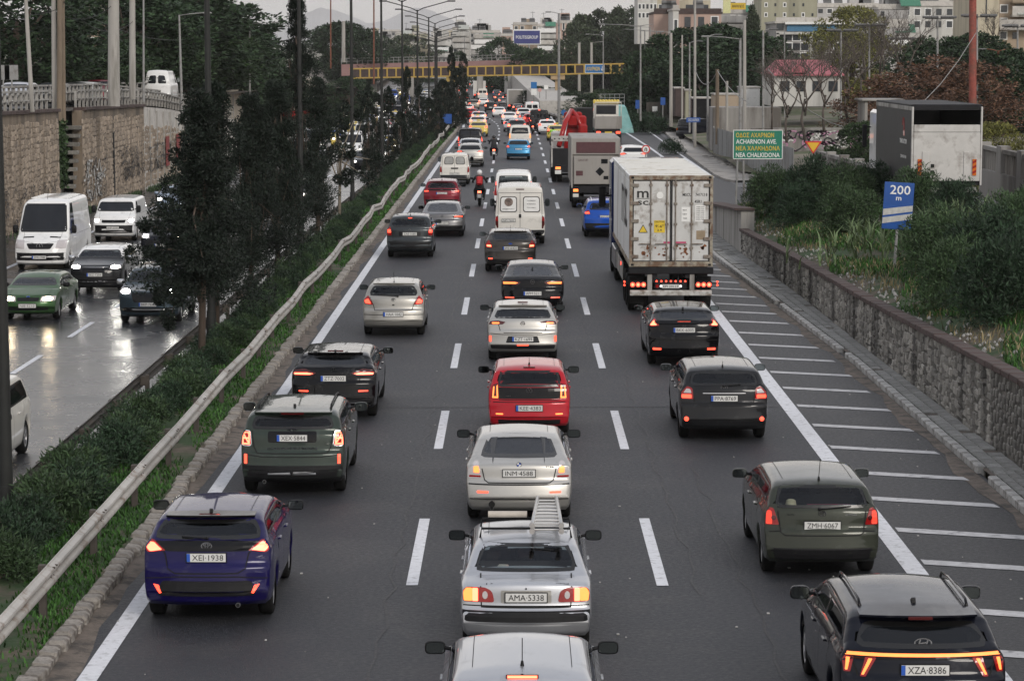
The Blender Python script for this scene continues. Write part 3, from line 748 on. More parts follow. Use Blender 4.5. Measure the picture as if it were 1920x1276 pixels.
def rear_parts(root,bd,R,paintm):
 for i,q in enumerate(R.get('dark',[])):
  mb = MB(); fillpanel(mb,bd,'R',q[0],0,off=q[2] if len(q) > 2 else .008,res=.09); mb.build(q[3] if len(q) > 3 else 'bumper_trim',q[1],root)
 for lamp in R.get('lamps',[]):
  for sx in (1,-1):
   mats = []; mb = MB()
   for (poly,m,off) in lamp:
    if m not in mats: mats.append(m)
    pp = poly if sx > 0 else mirr(poly)
    fillpanel(mb,bd,'R',pp,mats.index(m),off=off,res=.05)
   mb.build('tail_light',mats,root)
 for (poly,m) in R.get('center',[]):
  mb = MB(); fillpanel(mb,bd,'R',poly,0,off=.02,res=.08); mb.build('light_bar',m,root)
 if 'third' in R:
  z,w_,m = R['third'][:3]; yy = bd.proj('R',0,z,0).y; dy = R['third'][3] if len(R['third']) > 3 else .02
  mb = MB(); mb.box(-w_ / 2 - .015,w_ / 2 + .015,yy - dy - .0,yy - dy + .05,z - .02,z + .02,1,.005); mb.box(-w_ / 2,w_ / 2,yy - dy - .004,yy - dy + .02,z - .013,z + .013,0)
  mb.build('brake_light',[m,LENSD],root)
 if 'spoiler' in R:
  z,w_,d_,m = R['spoiler']; yy = bd.proj('R',0,z,0).y; n = 8; vs = []
  for k in range(n + 1):
   x = lerp(-w_ / 2,w_ / 2,k / n); q = (2 * abs(k / n - .5))**2.5
   y0 = yy + q * .10; zt = bd.proj('T',x,y0 + .22,0).z + .004
   vs += [(x,y0 - d_ + q * .05,z + .035 - q * .02),(x,y0 - d_ + q * .05,z + .012 - q * .02),(x,y0 + .06,z - .03),(x,y0 + .22,zt)]
  fs = []
  for k in range(n):
   a = 4 * k; b = a + 4; fs += [(a,a + 1,b + 1,b),(a + 1,a + 2,b + 2,b + 1),(a,b,b + 3,a + 3)]
  fs += [(0,3,2,1),(4 * n,4 * n + 1,4 * n + 2,4 * n + 3)]
  mb = MB(); mb.add(vs,fs,0,False); mb.build('roof_spoiler',m,root)
 if 'plate' in R:
  txt,z,eu = R['plate'][:3]
  if 'recess' in R:
   pl,m = R['recess']; mb = MB(); fillpanel(mb,bd,'R',pl,0,off=.004,res=.08); mb.build('plate_recess',m,root)
  plate_part(root,bd,txt,z,R.get('platex',0),'R',eu,off=.035)
 if 'badge' in R: badge_part(root,bd,*R['badge'])
 for (txt,x,z,h,wd) in R.get('text',[]):
  p = bd.proj('R',x,z,.006); part('lettering',text_mesh(txt,h,CHROME,width=wd,bold=.02),root,(x,p.y - .004,z))
 if 'wiper' in R:
  x0,z0,x1,z1 = R['wiper']; mb = MB(); mb.tube([tuple(bd.proj('R',lerp(x0,x1,t),lerp(z0,z1,t),.03)) for t in (0,.25,.5,.75,1)],.009,5)
  p = bd.proj('R',x0,z0,.02); mb.sph(p,.025,8); mb.build('wiper',BLK,root)
 if 'handle' in R:
  x0,x1,z,m = R['handle']; p = bd.proj('R',x0,z,0).y; mb = MB(); mb.box(x0,x1,p - .022,p + .03,z - .014,z + .014,0,.006); mb.build('tailgate_handle',m,root)
 for x in R.get('exhaust',[]):
  mb = MB(); mb.cyl((x,.06,.27),(x,.5,.27),.032,n=12,m=0); mb.cyl((x,.055,.27),(x,.07,.27),.026,n=12,m=1); mb.build('exhaust_pipe',[STEEL,SEAM],root)
def front_parts(root,bd,R,paintm):
 for (poly,m,nm) in R.get('panels',[]):
  mb = MB(); fillpanel(mb,bd,'F',poly,0,off=.01,res=.07); mb.build(nm,m,root)
 for lamp in R.get('lamps',[]):
  for sx in (1,-1):
   mats = []; mb = MB()
   for (poly,m,off) in lamp:
    if m not in mats: mats.append(m)
    fillpanel(mb,bd,'F',poly if sx > 0 else mirr(poly),mats.index(m),off=off,res=.05)
   mb.build('headlight',mats,root)
 if 'plate' in R: plate_part(root,bd,R['plate'][0],R['plate'][1],0,'F',R['plate'][2],off=.035)
 if 'badge' in R: badge_part(root,bd,*R['badge'],axis='F')
 for (x0,z0,x1,z1) in R.get('bars',[]):
  mb = MB(); mb.tube([tuple(bd.proj('F',lerp(x0,x1,t),lerp(z0,z1,t),.025)) for t in (0,.25,.5,.75,1)],.012,5); mb.build('grille_bar',CHROME,root)
def place(root,x,yrear,z=0,rz=0.0,label=None,cat='car',group=None,flip=False,L=4.2):
 root.location = (x,yrear,z); root.rotation_euler.z = rz + (pi if flip else 0)
 if flip: root.location.y = yrear + L
 tag(root,label,cat,group); return root
# ---------------------------------------------------------------- the setting
ASPH = mat('asphalt_dry',(.0190,.0207,.0258),rough=.6,var=.42,vs=14,bump=.7,bs=45,dirt=(.033,.033,.036),ds=.5,dcut=.56,rvar=.12)
ASPD = mat('asphalt_new',(.014,.0142,.0165),rough=.55,var=.4,vs=14,bump=.6,bs=45,dirt=(.022,.022,.023),ds=.8,dcut=.6,rvar=.1)
ASPW = mat('asphalt_wet',(.026,.028,.032),rough=.25,var=.2,vs=.5,bump=.16,bs=26,dirt=(.04,.042,.046),ds=.35,dcut=.55,rvar=.10,spec=.65)
ASPG = mat('asphalt_grey_old',(.11,.11,.115),rough=.7,var=.2,vs=.4,bump=.3,bs=50,dirt=(.2,.2,.2),ds=.5,dcut=.55)
LINE = mat('road_marking_white',(.62,.63,.66),rough=.55,var=.10,vs=9,bump=.25,bs=70,dirt=(.30,.30,.31),ds=7,dcut=.60)
LINEG = mat('road_marking_worn',(.42,.42,.43),rough=.6,var=.2,vs=6,dirt=(.10,.10,.11),ds=4,dcut=.62)
SOIL = mat('dry_soil',(.10,.080,.062),rough=.95,var=.35,vs=3,bump=.9,bs=14,dirt=(.045,.04,.03),ds=1.5,dcut=.5)
BANK = mat('bank_soil',(.085,.068,.05),rough=.95,var=.35,vs=3,bump=.9,bs=14,dirt=(.022,.048,.012),ds=.9,dcut=.46)
GUTT = mat('gutter_dirt',(.13,.108,.09),rough=.95,var=.3,vs=4,bump=.8,bs=25,dirt=(.05,.045,.04),ds=2.2,dcut=.55)
CONC = mat('weathered_concrete',(.30,.29,.27),rough=.85,var=.2,vs=2,bump=.4,bs=25,dirt=(.12,.11,.10),ds=1.2,dcut=.56,streak=True)
CONL = mat('pale_concrete',(.42,.40,.37),rough=.85,var=.15,vs=2,bump=.3,bs=25,dirt=(.22,.2,.18),ds=1.2,dcut=.6,objr=.12)
KERBM = mat('kerb_concrete',(.26,.24,.215),rough=.9,var=.25,vs=5,bump=.7,bs=30,dirt=(.11,.095,.08),ds=3,dcut=.55,objr=.15)
KERBW = mat('kerb_pale',(.38,.375,.36),rough=.85,var=.2,vs=5,bump=.5,bs=30,dirt=(.16,.15,.14),ds=3,dcut=.57,objr=.12)
SLAB = mat('paving_slab',(.24,.24,.23),rough=.9,var=.2,vs=5,bump=.4,bs=40,dirt=(.12,.12,.11),ds=1.3,dcut=.55,objr=.16)
STONE = mat('rubble_stone_grey',(.21,.20,.18),rough=.92,var=.35,vs=5,bump=.9,bs=20,island=.35,objr=.30,dirt=(.045,.042,.038),ds=1.1,dcut=.52,streak=True)
MORT = mat('wall_mortar',(.15,.14,.125),rough=.95,var=.3,vs=3,bump=.6,bs=20,dirt=(.05,.047,.042),ds=.9,dcut=.5,streak=True)
STONET = mat('rubble_stone_tan',(.245,.20,.155),rough=.92,var=.3,vs=4,bump=.8,bs=18,island=.28,objr=.25,dirt=(.16,.125,.09),ds=.7,dcut=.56,streak=True)
MORTT = mat('wall_mortar_tan',(.17,.135,.10),rough=.95,var=.3,vs=2,bump=.5,bs=20,dirt=(.09,.075,.06),ds=.6,dcut=.52,streak=True)
COPR = mat('red_brown_coping',(.060,.038,.034),rough=.85,var=.3,vs=4,bump=.5,bs=25,dirt=(.06,.05,.045),ds=3,dcut=.56,objr=.15)
EARTH = mat('waste_ground',(.15,.13,.10),rough=.95,var=.35,vs=.3,bump=.5,bs=6,dirt=(.06,.075,.03),ds=.25,dcut=.5)
def tracks(m):
 n = m.node_tree.nodes; l = m.node_tree.links; b = n['Principled BSDF']; src = b.inputs['Base Color'].links[0].from_socket
 tc = n.new('ShaderNodeTexCoord'); sp = n.new('ShaderNodeSeparateXYZ'); l.new(tc.outputs['Object'],sp.inputs[0]); mr = n.new('ShaderNodeMapRange'); mr.inputs[1].default_value = -6; mr.inputs[2].default_value = 6; l.new(sp.outputs[0],mr.inputs[0])
 cr = n.new('ShaderNodeValToRGB'); e = cr.color_ramp.elements; st = []
 for c in (-3.3,.3,4.0): st += [(c - 1.25,1.0),(c - .8,.55),(c - .35,.97),(c,.68),(c + .35,.97),(c + .8,.55),(c + 1.25,1.0)]
 e[0].position = (st[0][0] + 6) / 12; e[0].color = (1,1,1,1); e[1].position = (st[-1][0] + 6) / 12; e[1].color = (1,1,1,1)
 for x,v in st[1:-1]: q = e.new((x + 6) / 12); q.color = (v,v,v,1)
 nz = n.new('ShaderNodeTexNoise'); nz.inputs['Scale'].default_value = .12; nz.inputs['Detail'].default_value = 3; l.new(tc.outputs['Object'],nz.inputs['Vector'])
 mx = n.new('ShaderNodeMixRGB'); mx.inputs[1].default_value = (1,1,1,1); mx.inputs[0].default_value = .8; l.new(cr.outputs[0],mx.inputs[2]); mu = n.new('ShaderNodeMixRGB'); mu.blend_type = 'MULTIPLY'; mu.inputs[0].default_value = 1; l.new(src,mu.inputs[1]); l.new(mx.outputs[0],mu.inputs[2]); l.new(mu.outputs[0],b.inputs['Base Color'])
tracks(ASPH)
def frange(a,b,s):
 out = [];
 while a < b: out.append(a); a += s
 out.append(b); return out
YS = frange(20,200,6) + frange(208,400,8)[0:] + frange(420,1200,20)
YS = sorted(set(YS))
XK = [(20,8.5),(40,8.42),(60,8.3),(71,7.98),(91,7.42),(105,7.25)]
XWALL = [(20,9.6),(46,9.15),(60,8.97),(75,8.85),(83,8.71),(92,8.5),(106,8.35)]
ZWALL = [(20,1.9),(46,1.6),(63,1.27),(92,.92)]
def sheet(name,fL,fR,fz,m,y0=20,y1=1200,nx=1,kind='structure',ys=None,smooth=True,thick=0.0):
 yy = ys or [y for y in YS if y0 <= y <= y1]
 if yy[0] > y0: yy = [y0] + yy
 if yy[-1] < y1: yy = yy + [y1]
 vs = []; fs = []
 for y in yy:
  a,b = fL(y),fR(y)
  for i in range(nx + 1):
   x = lerp(a,b,i / nx); vs.append((x,y,fz(x,y)))
 C = nx + 1
 for i in range(len(yy) - 1):
  for j in range(nx): fs.append((i * C + j,i * C + j + 1,(i + 1) * C + j + 1,(i + 1) * C + j))
 me = bpy.data.meshes.new(name); me.from_pydata(vs,[],fs); me.materials.append(m)
 if smooth: me.polygons.foreach_set('use_smooth',[True] * len(fs))
 o = part(name,me,None); o['kind'] = kind; return o
def zfar(x,y):
 t = min(1,max(0,(y - 700) / 5000)); return -4.2 + 30 * t
gme = bpy.data.meshes.new('ground')
gy = [-60,100,300,600,900,1400,2200,3500,7000,18000]; gx = [-9000,-1500,-400,-60,0,60,400,1500,9000]
gme.from_pydata([(x,y,zfar(x,y)) for y in gy for x in gx],[],[(i * 9 + j,i * 9 + j + 1,(i + 1) * 9 + j + 1,(i + 1) * 9 + j) for i in range(9) for j in range(8)])
gme.materials.append(EARTH); part('ground',gme,None)['kind'] = 'structure'
def xroadR(y): return interp(y,[(20,8.6),(40,8.5),(60,8.38),(71,8.05),(91,7.5),(105,7.4),(108,9.2),(112,13.2),(150,12.6),(215,13.6),(260,14.5),(300,15),(340,15),(420,12),(1200,12)]) + (cv(y) if y > 300 else 0)
sheet('road',lambda y: -5.98 + cv(y),lambda y: (xroadR(y) if y < 300 else 8.6 + cv(y)),lambda x,y: zm(y),ASPH,20,1200)
sheet('exit_lane',lambda y: 5.93,lambda y: xroadR(y) - .01,lambda x,y: zm(y) + .004,ASPD,20,250)
sheet('side_road',lambda y: interp(y,[(112,13.1),(150,12.5),(300,14.9)]),lambda y: interp(y,[(112,26),(143,26),(146,13.3),(300,14.95)]),lambda x,y: zm(y) + .002 + max(0,x - 13.5) * .05,ASPG,112,300,nx=4)
sheet('oncoming_road',lambda y: -22.6 + cv(y),lambda y: -8.85 + cv(y),lambda x,y: zl(y),ASPW,20,1200)
sheet('median_verge',lambda y: -8.86 + cv(y),lambda y: -5.93 + cv(y),lambda x,y: lerp(zl(y) - .01,zm(y) + .11,min(1,(x - cv(y) + 8.86) / 1.3)),BANK,20,1200,nx=6)
ZUP = [(20,4.9),(107,4.85),(146,4.40),(160,4.25),(237,4.2),(300,3.4),(420,1.5),(600,0),(1200,2)]
def zup(y): return interp(y,ZUP)
sheet('upper_ground',lambda y: -160,lambda y: -22.95 + cv(y),lambda x,y: zup(y) - .02 + (0 if x > -40 else 0),SOIL,20,1200,nx=3)
sheet('upper_road',lambda y: -36,lambda y: -26.5 + cv(y),lambda x,y: zup(y) + .02,ASPG,20,600,nx=1)
def zwt(y): return interp(y,ZWALL)
def zfront(y): return interp(y,[(20,2.4),(90,2.05),(100,1.7),(125,.55),(146,.4),(175,.5),(260,.8),(400,.6),(1200,3)])
def xw(y): return interp(y,XWALL)
def zbank(x,y):
 t = min(1,max(0,(x - xw(y) - .45) / (13.6 - xw(y) - .45))); base = zwt(y) - .08
 return lerp(base,zfront(y),t**.8) + .10 * sin(y * .9 + x * 2) * t * (1 - t) * 4 * .4
sheet('grass_bank',lambda y: xw(y) + .42,lambda y: 13.6,zbank,BANK,20,107,nx=8,ys=frange(20,107,2.5))
sheet('frontage_road',lambda y: 13.58,lambda y: 20,lambda x,y: zfront(y),ASPG,20,112,nx=1)
def zright(x,y):
 return zfront(y) + interp(x,[(13,0),(20,.0),(30,1.0),(60,1.6),(300,3)]) - .03 + .12 * sin(x * .37 + y * .21)
sheet('verge_slope',lambda y: xroadR(y) - .3 if y < 300 else 8.4 + cv(y),lambda y: xroadR(y) + 4 if y < 300 else 22 + cv(y),lambda x,y: zm(y) - .03 + (0 if abs(x - (xroadR(y) - .3 if y < 300 else 8.4 + cv(y))) < .1 else .35),SOIL,147,1200)
sheet('left_slope',lambda y: -36 + cv(y),lambda y: -22.4 + cv(y),lambda x,y: zl(y) - .03 if x > -23 + cv(y) else zup(y) - .05,SOIL,325,1200)
sheet('waste_ground',lambda y: interp(y,[(20,19.9),(112,19.9),(143,25.9),(146.5,13.9),(175,14.2),(300,15.4),(420,12.2),(1200,8)]) + (cv(y) if y > 300 else 0),lambda y: 320,lambda x,y: zright(x,y) - (.5 if y > 300 else 0),EARTH,20,1200,nx=24)
# ---- painted markings
def strip(mb,xa,xb,ya,yb,fz=zm,dz=.008,shift=True,m=0):
 yy = frange(ya,yb,6); vs = []
 for y in yy:
  c = cv(y) if shift else 0
  vs += [(xa + c,y,fz(y) + dz),(xb + c,y,fz(y) + dz)]
 mb.add(vs,[(2 * i,2 * i + 1,2 * i + 3,2 * i + 2) for i in range(len(yy) - 1)],m)
mb = MB()
strip(mb,-5.34,-5.09,20,900);
strip(mb,5.76,6.07,20,104)
for k in range(0,26): pass
mk = mb.build('edge_line',LINE); mk['kind'] = 'structure'
def dash_rows(X,px_list): return [G(a,b).y for a,b in px_list]
P0 = G(770,1097).y; PER = (G(865,590).y - P0) / 3.0
mb = MB(); k = -2
while P0 + k * PER < 700:
 ya = P0 + k * PER
 if ya > 20: strip(mb,-1.56,-1.39,ya,ya + PER * .415)
 k += 1
P1 = G(1238,1098).y; k = -2
while P1 + k * PER < 700:
 ya = P1 + k * PER
 if ya > 20: strip(mb,2.04,2.21,ya,ya + PER * .42)
 k += 1
mb.build('lane_dashes',LINE)['kind'] = 'structure'
mb = MB()
HY = [(1110,1240),(1080,1145),(1680,1003),(1635,943),(1600,893),(1560,845),(1525,803),(1493,766),(1465,732),(1440,702),(1415,675),(1395,650),(1378,627),(1362,605),(1350,587),(1345,572),(1340,556),(1338,542),(1337,529),(1336,517),(1336,505),(1336,494)]
hy = [G(1700,1065).y,G(1800,1158).y,G(1850,1240).y] + [G(1500,r[1]).y for r in HY[2:]]
for y in hy:
 x0 = 6.12; x1 = interp(y,XK) - interp(y,[(30,.1),(40,.25),(60,.35),(90,.2)])
 dy = .0; wv = .36
 mb.add([(x0,y + .25,.012),(x1,y - .45,.012),(x1 - .05,y - .45 + wv,.012),(x0,y + .25 + wv,.012)],[(0,1,2,3)])
mb.build('hatch_marking',LINEG)['kind'] = 'structure'
mb = MB()
yy = frange(150,250,5)
def xs4(y): return interp(y,[(104,5.95),(112,9.6),(150,10.6),(172,10.8),(203,10.85),(250,10.9)])
vs = []
for y in frange(112,240,4): vs += [(xs4(y) - .11,y,zm(y) + .010),(xs4(y) + .11,y,zm(y) + .010)]
mb.add(vs,[(2 * i,2 * i + 1,2 * i + 3,2 * i + 2) for i in range(len(vs) // 2 - 1)])
vs = []
for y in frange(150,250,5): vs += [(interp(y,[(150,12.15),(185,12.4),(235,13.2),(250,13.4)]) - .08,y,zm(y) + .012),(interp(y,[(150,12.15),(185,12.4),(235,13.2),(250,13.4)]) + .08,y,zm(y) + .012)]
mb.add(vs,[(2 * i,2 * i + 1,2 * i + 3,2 * i + 2) for i in range(len(vs) // 2 - 1)])
mb.build('exit_line',LINE)['kind'] = 'structure'
mb = MB()
strip(mb,-9.42,-9.22,20,700,zl)
strip(mb,-19.3,-19.1,20,700,zl)
mb.build('oncoming_edge_line',LINE)['kind'] = 'structure'
mb = MB()
Q0 = GS(118,632,zl).y
for (xx,off) in ((-12.75,0),(-16.05,3.0)):
 k = -6
 while Q0 + k * 8.1 + off < 700:
  ya = Q0 + k * 8.1 + off
  if ya > 20: strip(mb,xx - .08,xx + .08,ya,ya + 3.9,zl)
  k += 1
mb.build('oncoming_lane_dashes',LINE)['kind'] = 'structure'
mb = MB(); r_ = random.Random(14)
for (x,y0_,y1_) in ((2.62,34,62),(-1.75,24,130),(1.9,60,160),(-4.2,70,110),(3.3,27,44)):
 y = y0_; px_ = x
 while y < y1_: q = x + r_.uniform(-.06,.06) * 1.5; mb.add([(px_ - .018,y,.006),(px_ + .018,y,.006),(q + .018,y + .8,.006),(q - .018,y + .8,.006)],[(0,1,2,3)]); px_ = q; y += .8
for y in (52.3,99.5,131,168): mb.add([(-5.0,y,.006),(5.7,y + .1,.006),(5.7,y + .16,.006),(-5.0,y + .05,.006)],[(0,1,2,3)])
mb.build('tar_joint',ASPD)['kind'] = 'structure'
mb = MB()
for _ in range(150): x,y = r_.uniform(-5.5,8),26 + 70 * r_.random()**1.6; s_ = r_.uniform(.006,.020); mb.box(x - s_,x + s_,y - s_ * 1.4,y + s_ * 1.4,.004,.012 + s_ * .3)
mb.build('litter_specks',KERBW)['kind'] = 'stuff'
mb = MB()
mb.add([(-14.9,61.5,-.488),(-13.9,64.0,-.488),(-14.5,64.0,-.488),(-14.5,69,-.488),(-15.3,69,-.488),(-15.3,64.0,-.488),(-15.9,64.0,-.488)],[(0,1,2,5,6),(2,3,4,5)])
mb.build('lane_arrow',LINEG)['kind'] = 'structure'
# ---- kerbs built stone by stone
def block_variants(lx,ly,lz,m,n=5,c=.02,j=.012,seed=1,nm='kerbstone'):
 out = []; r = random.Random(seed)
 for _ in range(n):
  mb = MB(); mb.box(-lx / 2,lx / 2,0,ly,0,lz,0,c)
  mb.v = [(x + r.uniform(-j,j),y + r.uniform(-j,j),z + r.uniform(-j,j) * .7) for x,y,z in mb.v]
  out.append(mb.mesh(nm,m))
 return out
kL = block_variants(.24,.47,.30,KERBM,j=.02,c=.035)
root = bpy.data.objects.new('left_kerb',None); link(root); root['kind'] = 'structure'
y = 27.0; i = 0
while y < 78:
 o = part('kerbstone',kL[rng.randrange(5)],root,(-5.84 + rng.uniform(-.03,.03),y,-.14 + rng.uniform(-.02,.02))); o.rotation_euler.z = rng.uniform(-.04,.04); o.rotation_euler.x = rng.uniform(-.03,.03); y += .5
mb = MB()
while y < 420:
 x = -5.84 + cv(y) + rng.uniform(-.02,.02); z = zm(y); mb.box(x - .12,x + .12,y,y + .47 * (1 if y < 200 else 2),z - .14,z + .15 + rng.uniform(-.02,.02),0,.02); y += .5 if y < 200 else 1
mb.build('kerbstones',KERBM,root)['kind'] = 'stuff'
mb = MB(); vs = []
for y in frange(20,420,1.2):
 wv = .22 + .16 * (sin(y * .7) * .5 + sin(y * 1.9 + 1) * .3 + .4)
 if y > 150: wv *= .7
 vs += [(-5.74 + cv(y),y,zm(y) + .03),(-5.74 + wv * .6 + cv(y),y,zm(y) + .016),(-5.74 + wv + cv(y),y,zm(y) + .001)]
n = len(vs) // 3
mb.add(vs,[(3 * i,3 * i + 1,3 * i + 4,3 * i + 3) for i in range(n - 1)] + [(3 * i + 1,3 * i + 2,3 * i + 5,3 * i + 4) for i in range(n - 1)])
mb.build('gutter_dirt',GUTT)['kind'] = 'structure'
vs = []; mb = MB()
for y in frange(20,104,1.0):
 xk = interp(y,XK); wv = .30 + .10 * sin(y * .9) + .05 * sin(y * 2.3)
 vs += [(xk - wv,y,.009),(xk - .02,y,.022)]
mb.add(vs,[(2 * i,2 * i + 1,2 * i + 3,2 * i + 2) for i in range(len(vs) // 2 - 1)]); mb.build('right_gutter_dirt',GUTT)['kind'] = 'structure'
kR = block_variants(.17,.97,.30,KERBW,j=.006,c=.025)
root = bpy.data.objects.new('right_kerb',None); link(root); root['kind'] = 'structure'
y = 24.0
GAPS = [G(1840,905).y,G(1575,668).y,G(1468,575).y]
while y < 104:
 if not any(g - .2 < y + .5 < g + .9 for g in GAPS):
  xk = interp(y + .5,XK) + .085; o = part('kerbstone',kR[rng.randrange(5)],root,(xk,y,-.15 + rng.uniform(-.006,.006)))
  o.rotation_euler.z = math.atan2(-(interp(y + 1,XK) - interp(y,XK)),1)
 y += 1.0
root = bpy.data.objects.new('pavement',None); link(root); root['kind'] = 'structure'
sl_ = block_variants(1,.385,.06,SLAB,j=.004,c=.012,nm='paving_slab')
y = 24.0; nsl = 0
mbs = MB()
while y < 104:
 xa = interp(y,XK) + .185; xb = xw(y) - .01
 if xb - xa > .25:
  nc = 3 if xb - xa > .6 else 2; wdt = (xb - xa) / nc
  for c in range(nc):
   if rng.random() < .04: continue
   xm = xa + wdt * (c + .5)
   if nsl < 298 and 36 < y < 76:
    o = part('paving_slab',sl_[rng.randrange(5)],root,(xm,y,.075 + rng.uniform(-.006,.006))); o.scale.x = wdt - .012; nsl += 1
    o.rotation_euler.x = rng.uniform(-.008,.008)
   else: mbs.box(xm - wdt / 2 + .006,xm + wdt / 2 - .006,y,y + .385,.07,.132 + rng.uniform(-.006,.006),0)
 y += .4
mbs.build('paving_slabs',SLAB,root)['kind'] = 'stuff'
vs = []; mb = MB()
for y in frange(20,106,2): vs += [(interp(y,XK) + .1,y,.10),(xw(y) + .2,y,.10)]
mb.add(vs,[(2 * i,2 * i + 1,2 * i + 3,2 * i + 2) for i in range(len(vs) // 2 - 1)]); mb.build('slab_bed',GUTT,root)
# ---- rubble walls: stones set on a mortar core
def stone_block(r,w,h,d=.06):
 """a bulged stone face in the plane across x, facing -x ; local y = width, z = height"""
 j = lambda s: r.uniform(-s,s)
 a = [(0,j(.03) + (-w / 2 if k in (0,3) else w / 2),j(.025) + (-h / 2 if k in (0,1) else h / 2)) for k in range(4)]
 o = [(0,y * 1.0,z * 1.0) for _,y,z in a]; i_ = [(-d + j(.02),y * .72,z * .70) for _,y,z in a]
 return o + i_,[(0,1,5,4),(1,2,6,5),(2,3,7,6),(3,0,4,7),(4,5,6,7)]
SVM = {}
def stone_mesh(m,k):
 key = (m.name,k)
 if key not in SVM:
  r = random.Random(k * 13 + 5); v,f = stone_block(r,1,1,.16 + .1 * r.random()); mb = MB(); mb.add(v,f); SVM[key] = mb.mesh('stone',m)
 return SVM[key]
def rubble(root,fx,fzb,fzt,y0,y1,m,sw=.36,sh=.24,side=-1,maxparts=298,seed=3,skip=None):
 """side -1: face looks to -x ; +1: looks to +x"""
 r = random.Random(seed); cnt = 0; mb = MB(); y = y0
 z = min(fzb(y0),fzb(y1)) ; rows = []
 zt = max(fzt(y0),fzt((y0 + y1) / 2),fzt(y1))
 cells = []
 while z < zt:
  h = sh * r.uniform(.75,1.25); yy = y0 + r.uniform(-.3,0)
  while yy < y1:
   wd = sw * r.uniform(.6,1.5); yc = yy + wd / 2
   zc = z + h / 2 + r.uniform(-.07,.07)
   if y0 < yc < y1 and fzb(yc) < zc < fzt(yc) - h * .3 and not (skip and skip(yc,zc)): cells.append((yc,zc,wd * .93,h * .90))
   yy += wd
  z += h
 cells.sort(key=lambda c: c[0])
 for (yc,zc,wd,h) in cells:
  x = fx(yc)
  if cnt < maxparts:
   o = part('stone',stone_mesh(m,r.randrange(14)),root,(x,yc,zc)); o.scale = (.14 * (1 if side < 0 else -1),wd,h); o.rotation_euler.x = r.uniform(-.12,.12); cnt += 1
  else:
   v,f = stone_block(r,wd,h,.03); mb.add([(x + p[0] * (1 if side < 0 else -1),yc + p[1],zc + p[2]) for p in v],f)
 if mb.v: mb.build('stones',m,root)['kind'] = 'stuff'
wallR = empty('retaining_wall',label='low dark rubble retaining wall with red-brown coping beside the exit lane pavement',cat='wall')
vs = []; mb = MB(); yl = frange(20,92,3)
for y in yl: vs += [(xw(y),y,-.1),(xw(y),y,zwt(y)),(xw(y) + .42,y,zwt(y)),(xw(y) + .42,y,-.1)]
n = len(yl); mb.add(vs,[(4 * i + a,4 * i + a + 1,4 * i + a + 5,4 * i + a + 4) for i in range(n - 1) for a in range(3)] + [(0,1,2,3),tuple(4 * (n - 1) + a for a in (3,2,1,0))])
mb.build('wall_core',MORT,wallR)
rubble(wallR,lambda y: xw(y),lambda y: .12,zwt,37,91.9,STONE,sw=.28,sh=.165)
rubble(wallR,lambda y: xw(y),lambda y: .12,zwt,22,37,STONE,sw=.28,sh=.165,maxparts=0)
y = 22.0; cm = block_variants(.34,1,.12,COPR,j=.008,c=.015,nm='coping_stone')
while y < 91.5:
 ly = rng.uniform(.6,.95)
 o = part('coping_stone',cm[rng.randrange(5)],wallR,(xw(y) + .09,y,zwt(y) + .002 + rng.uniform(-.006,.006))); o.scale.y = ly - .012
 o.rotation_euler.x = math.atan2(zwt(y + 1) - zwt(y),1); o.rotation_euler.z = math.atan2(-(xw(y + 1) - xw(y)),1); y += ly
wall2 = empty('end_wall',label='taller stained concrete end section of the retaining wall behind the container truck',cat='wall')
mb = MB(); zw2 = lambda y: lerp(1.72,1.1,(y - 92) / 14)
for y in frange(92,105,1.3)[:-1]:
 mb.add([(xw(y),y,-.1),(xw(y),y,zw2(y)),(xw(y) + .5,y,zw2(y)),(xw(y) + .5,y,-.1),(xw(y + 1.29),y + 1.29,-.1),(xw(y + 1.29),y + 1.29,zw2(y + 1.29)),(xw(y + 1.29) + .5,y + 1.29,zw2(y + 1.29)),(xw(y + 1.29) + .5,y + 1.29,-.1)],
   [(0,1,2,3),(7,6,5,4),(0,4,5,1),(1,5,6,2),(2,6,7,3)])
mb.build('wall_panel',CONC,wall2)
mb = MB(); mb.prism([(91.9,1.80),(91.9,1.72),(106.3,1.05),(106.3,1.16)],8.25,9.0,axis='x'); mb.build('coping',COPR,wall2)
# ---- left retaining wall
XL = -22.6
def zlw(y): return interp(y,[(20,5.0),(107,4.86),(146,4.36),(150,4.3)])
wallL = empty('high_retaining_wall',label='tall tan rubble retaining wall with dark coping above the oncoming road',cat='wall')
mb = MB()
NOT0,NOT1 = 122.0,128.5
def wseg(mb,ya,yb,fz,m=0,x=XL,th=.5):
 yl = frange(ya,yb,4); vs = []
 for y in yl: vs += [(x,y,-1.2),(x,y,fz(y)),(x - th,y,fz(y)),(x - th,y,-1.2)]
 n = len(yl); mb.add(vs,[(4 * i + a,4 * i + a + 1,4 * i + a + 5,4 * i + a + 4) for i in range(n - 1) for a in range(3)] + [(0,1,2,3),tuple(4 * (n - 1) + a for a in (3,2,1,0))],m)
wseg(mb,90,NOT0,zlw); wseg(mb,NOT1,150,zlw)
mb.build('wall_core',MORTT,wallL)
mb = MB(); mb.box(XL - 1.3,XL - 1.1,NOT0 - .5,NOT1 + .5,-1,4.4); mb.build('recess_wall',MORT,wallL)
rubble(wallL,lambda y: XL,lambda y: -.6,lambda y: zlw(y) - .35,104,150,STONET,sw=.36,sh=.26,side=1,seed=8,skip=lambda y,z: NOT0 - .1 < y < NOT1 + .1 or 138.2 < y < 138.7)
cmL = block_variants(.66,1,.16,COPR,j=.01,c=.015,nm='coping_stone')
y = 100.0
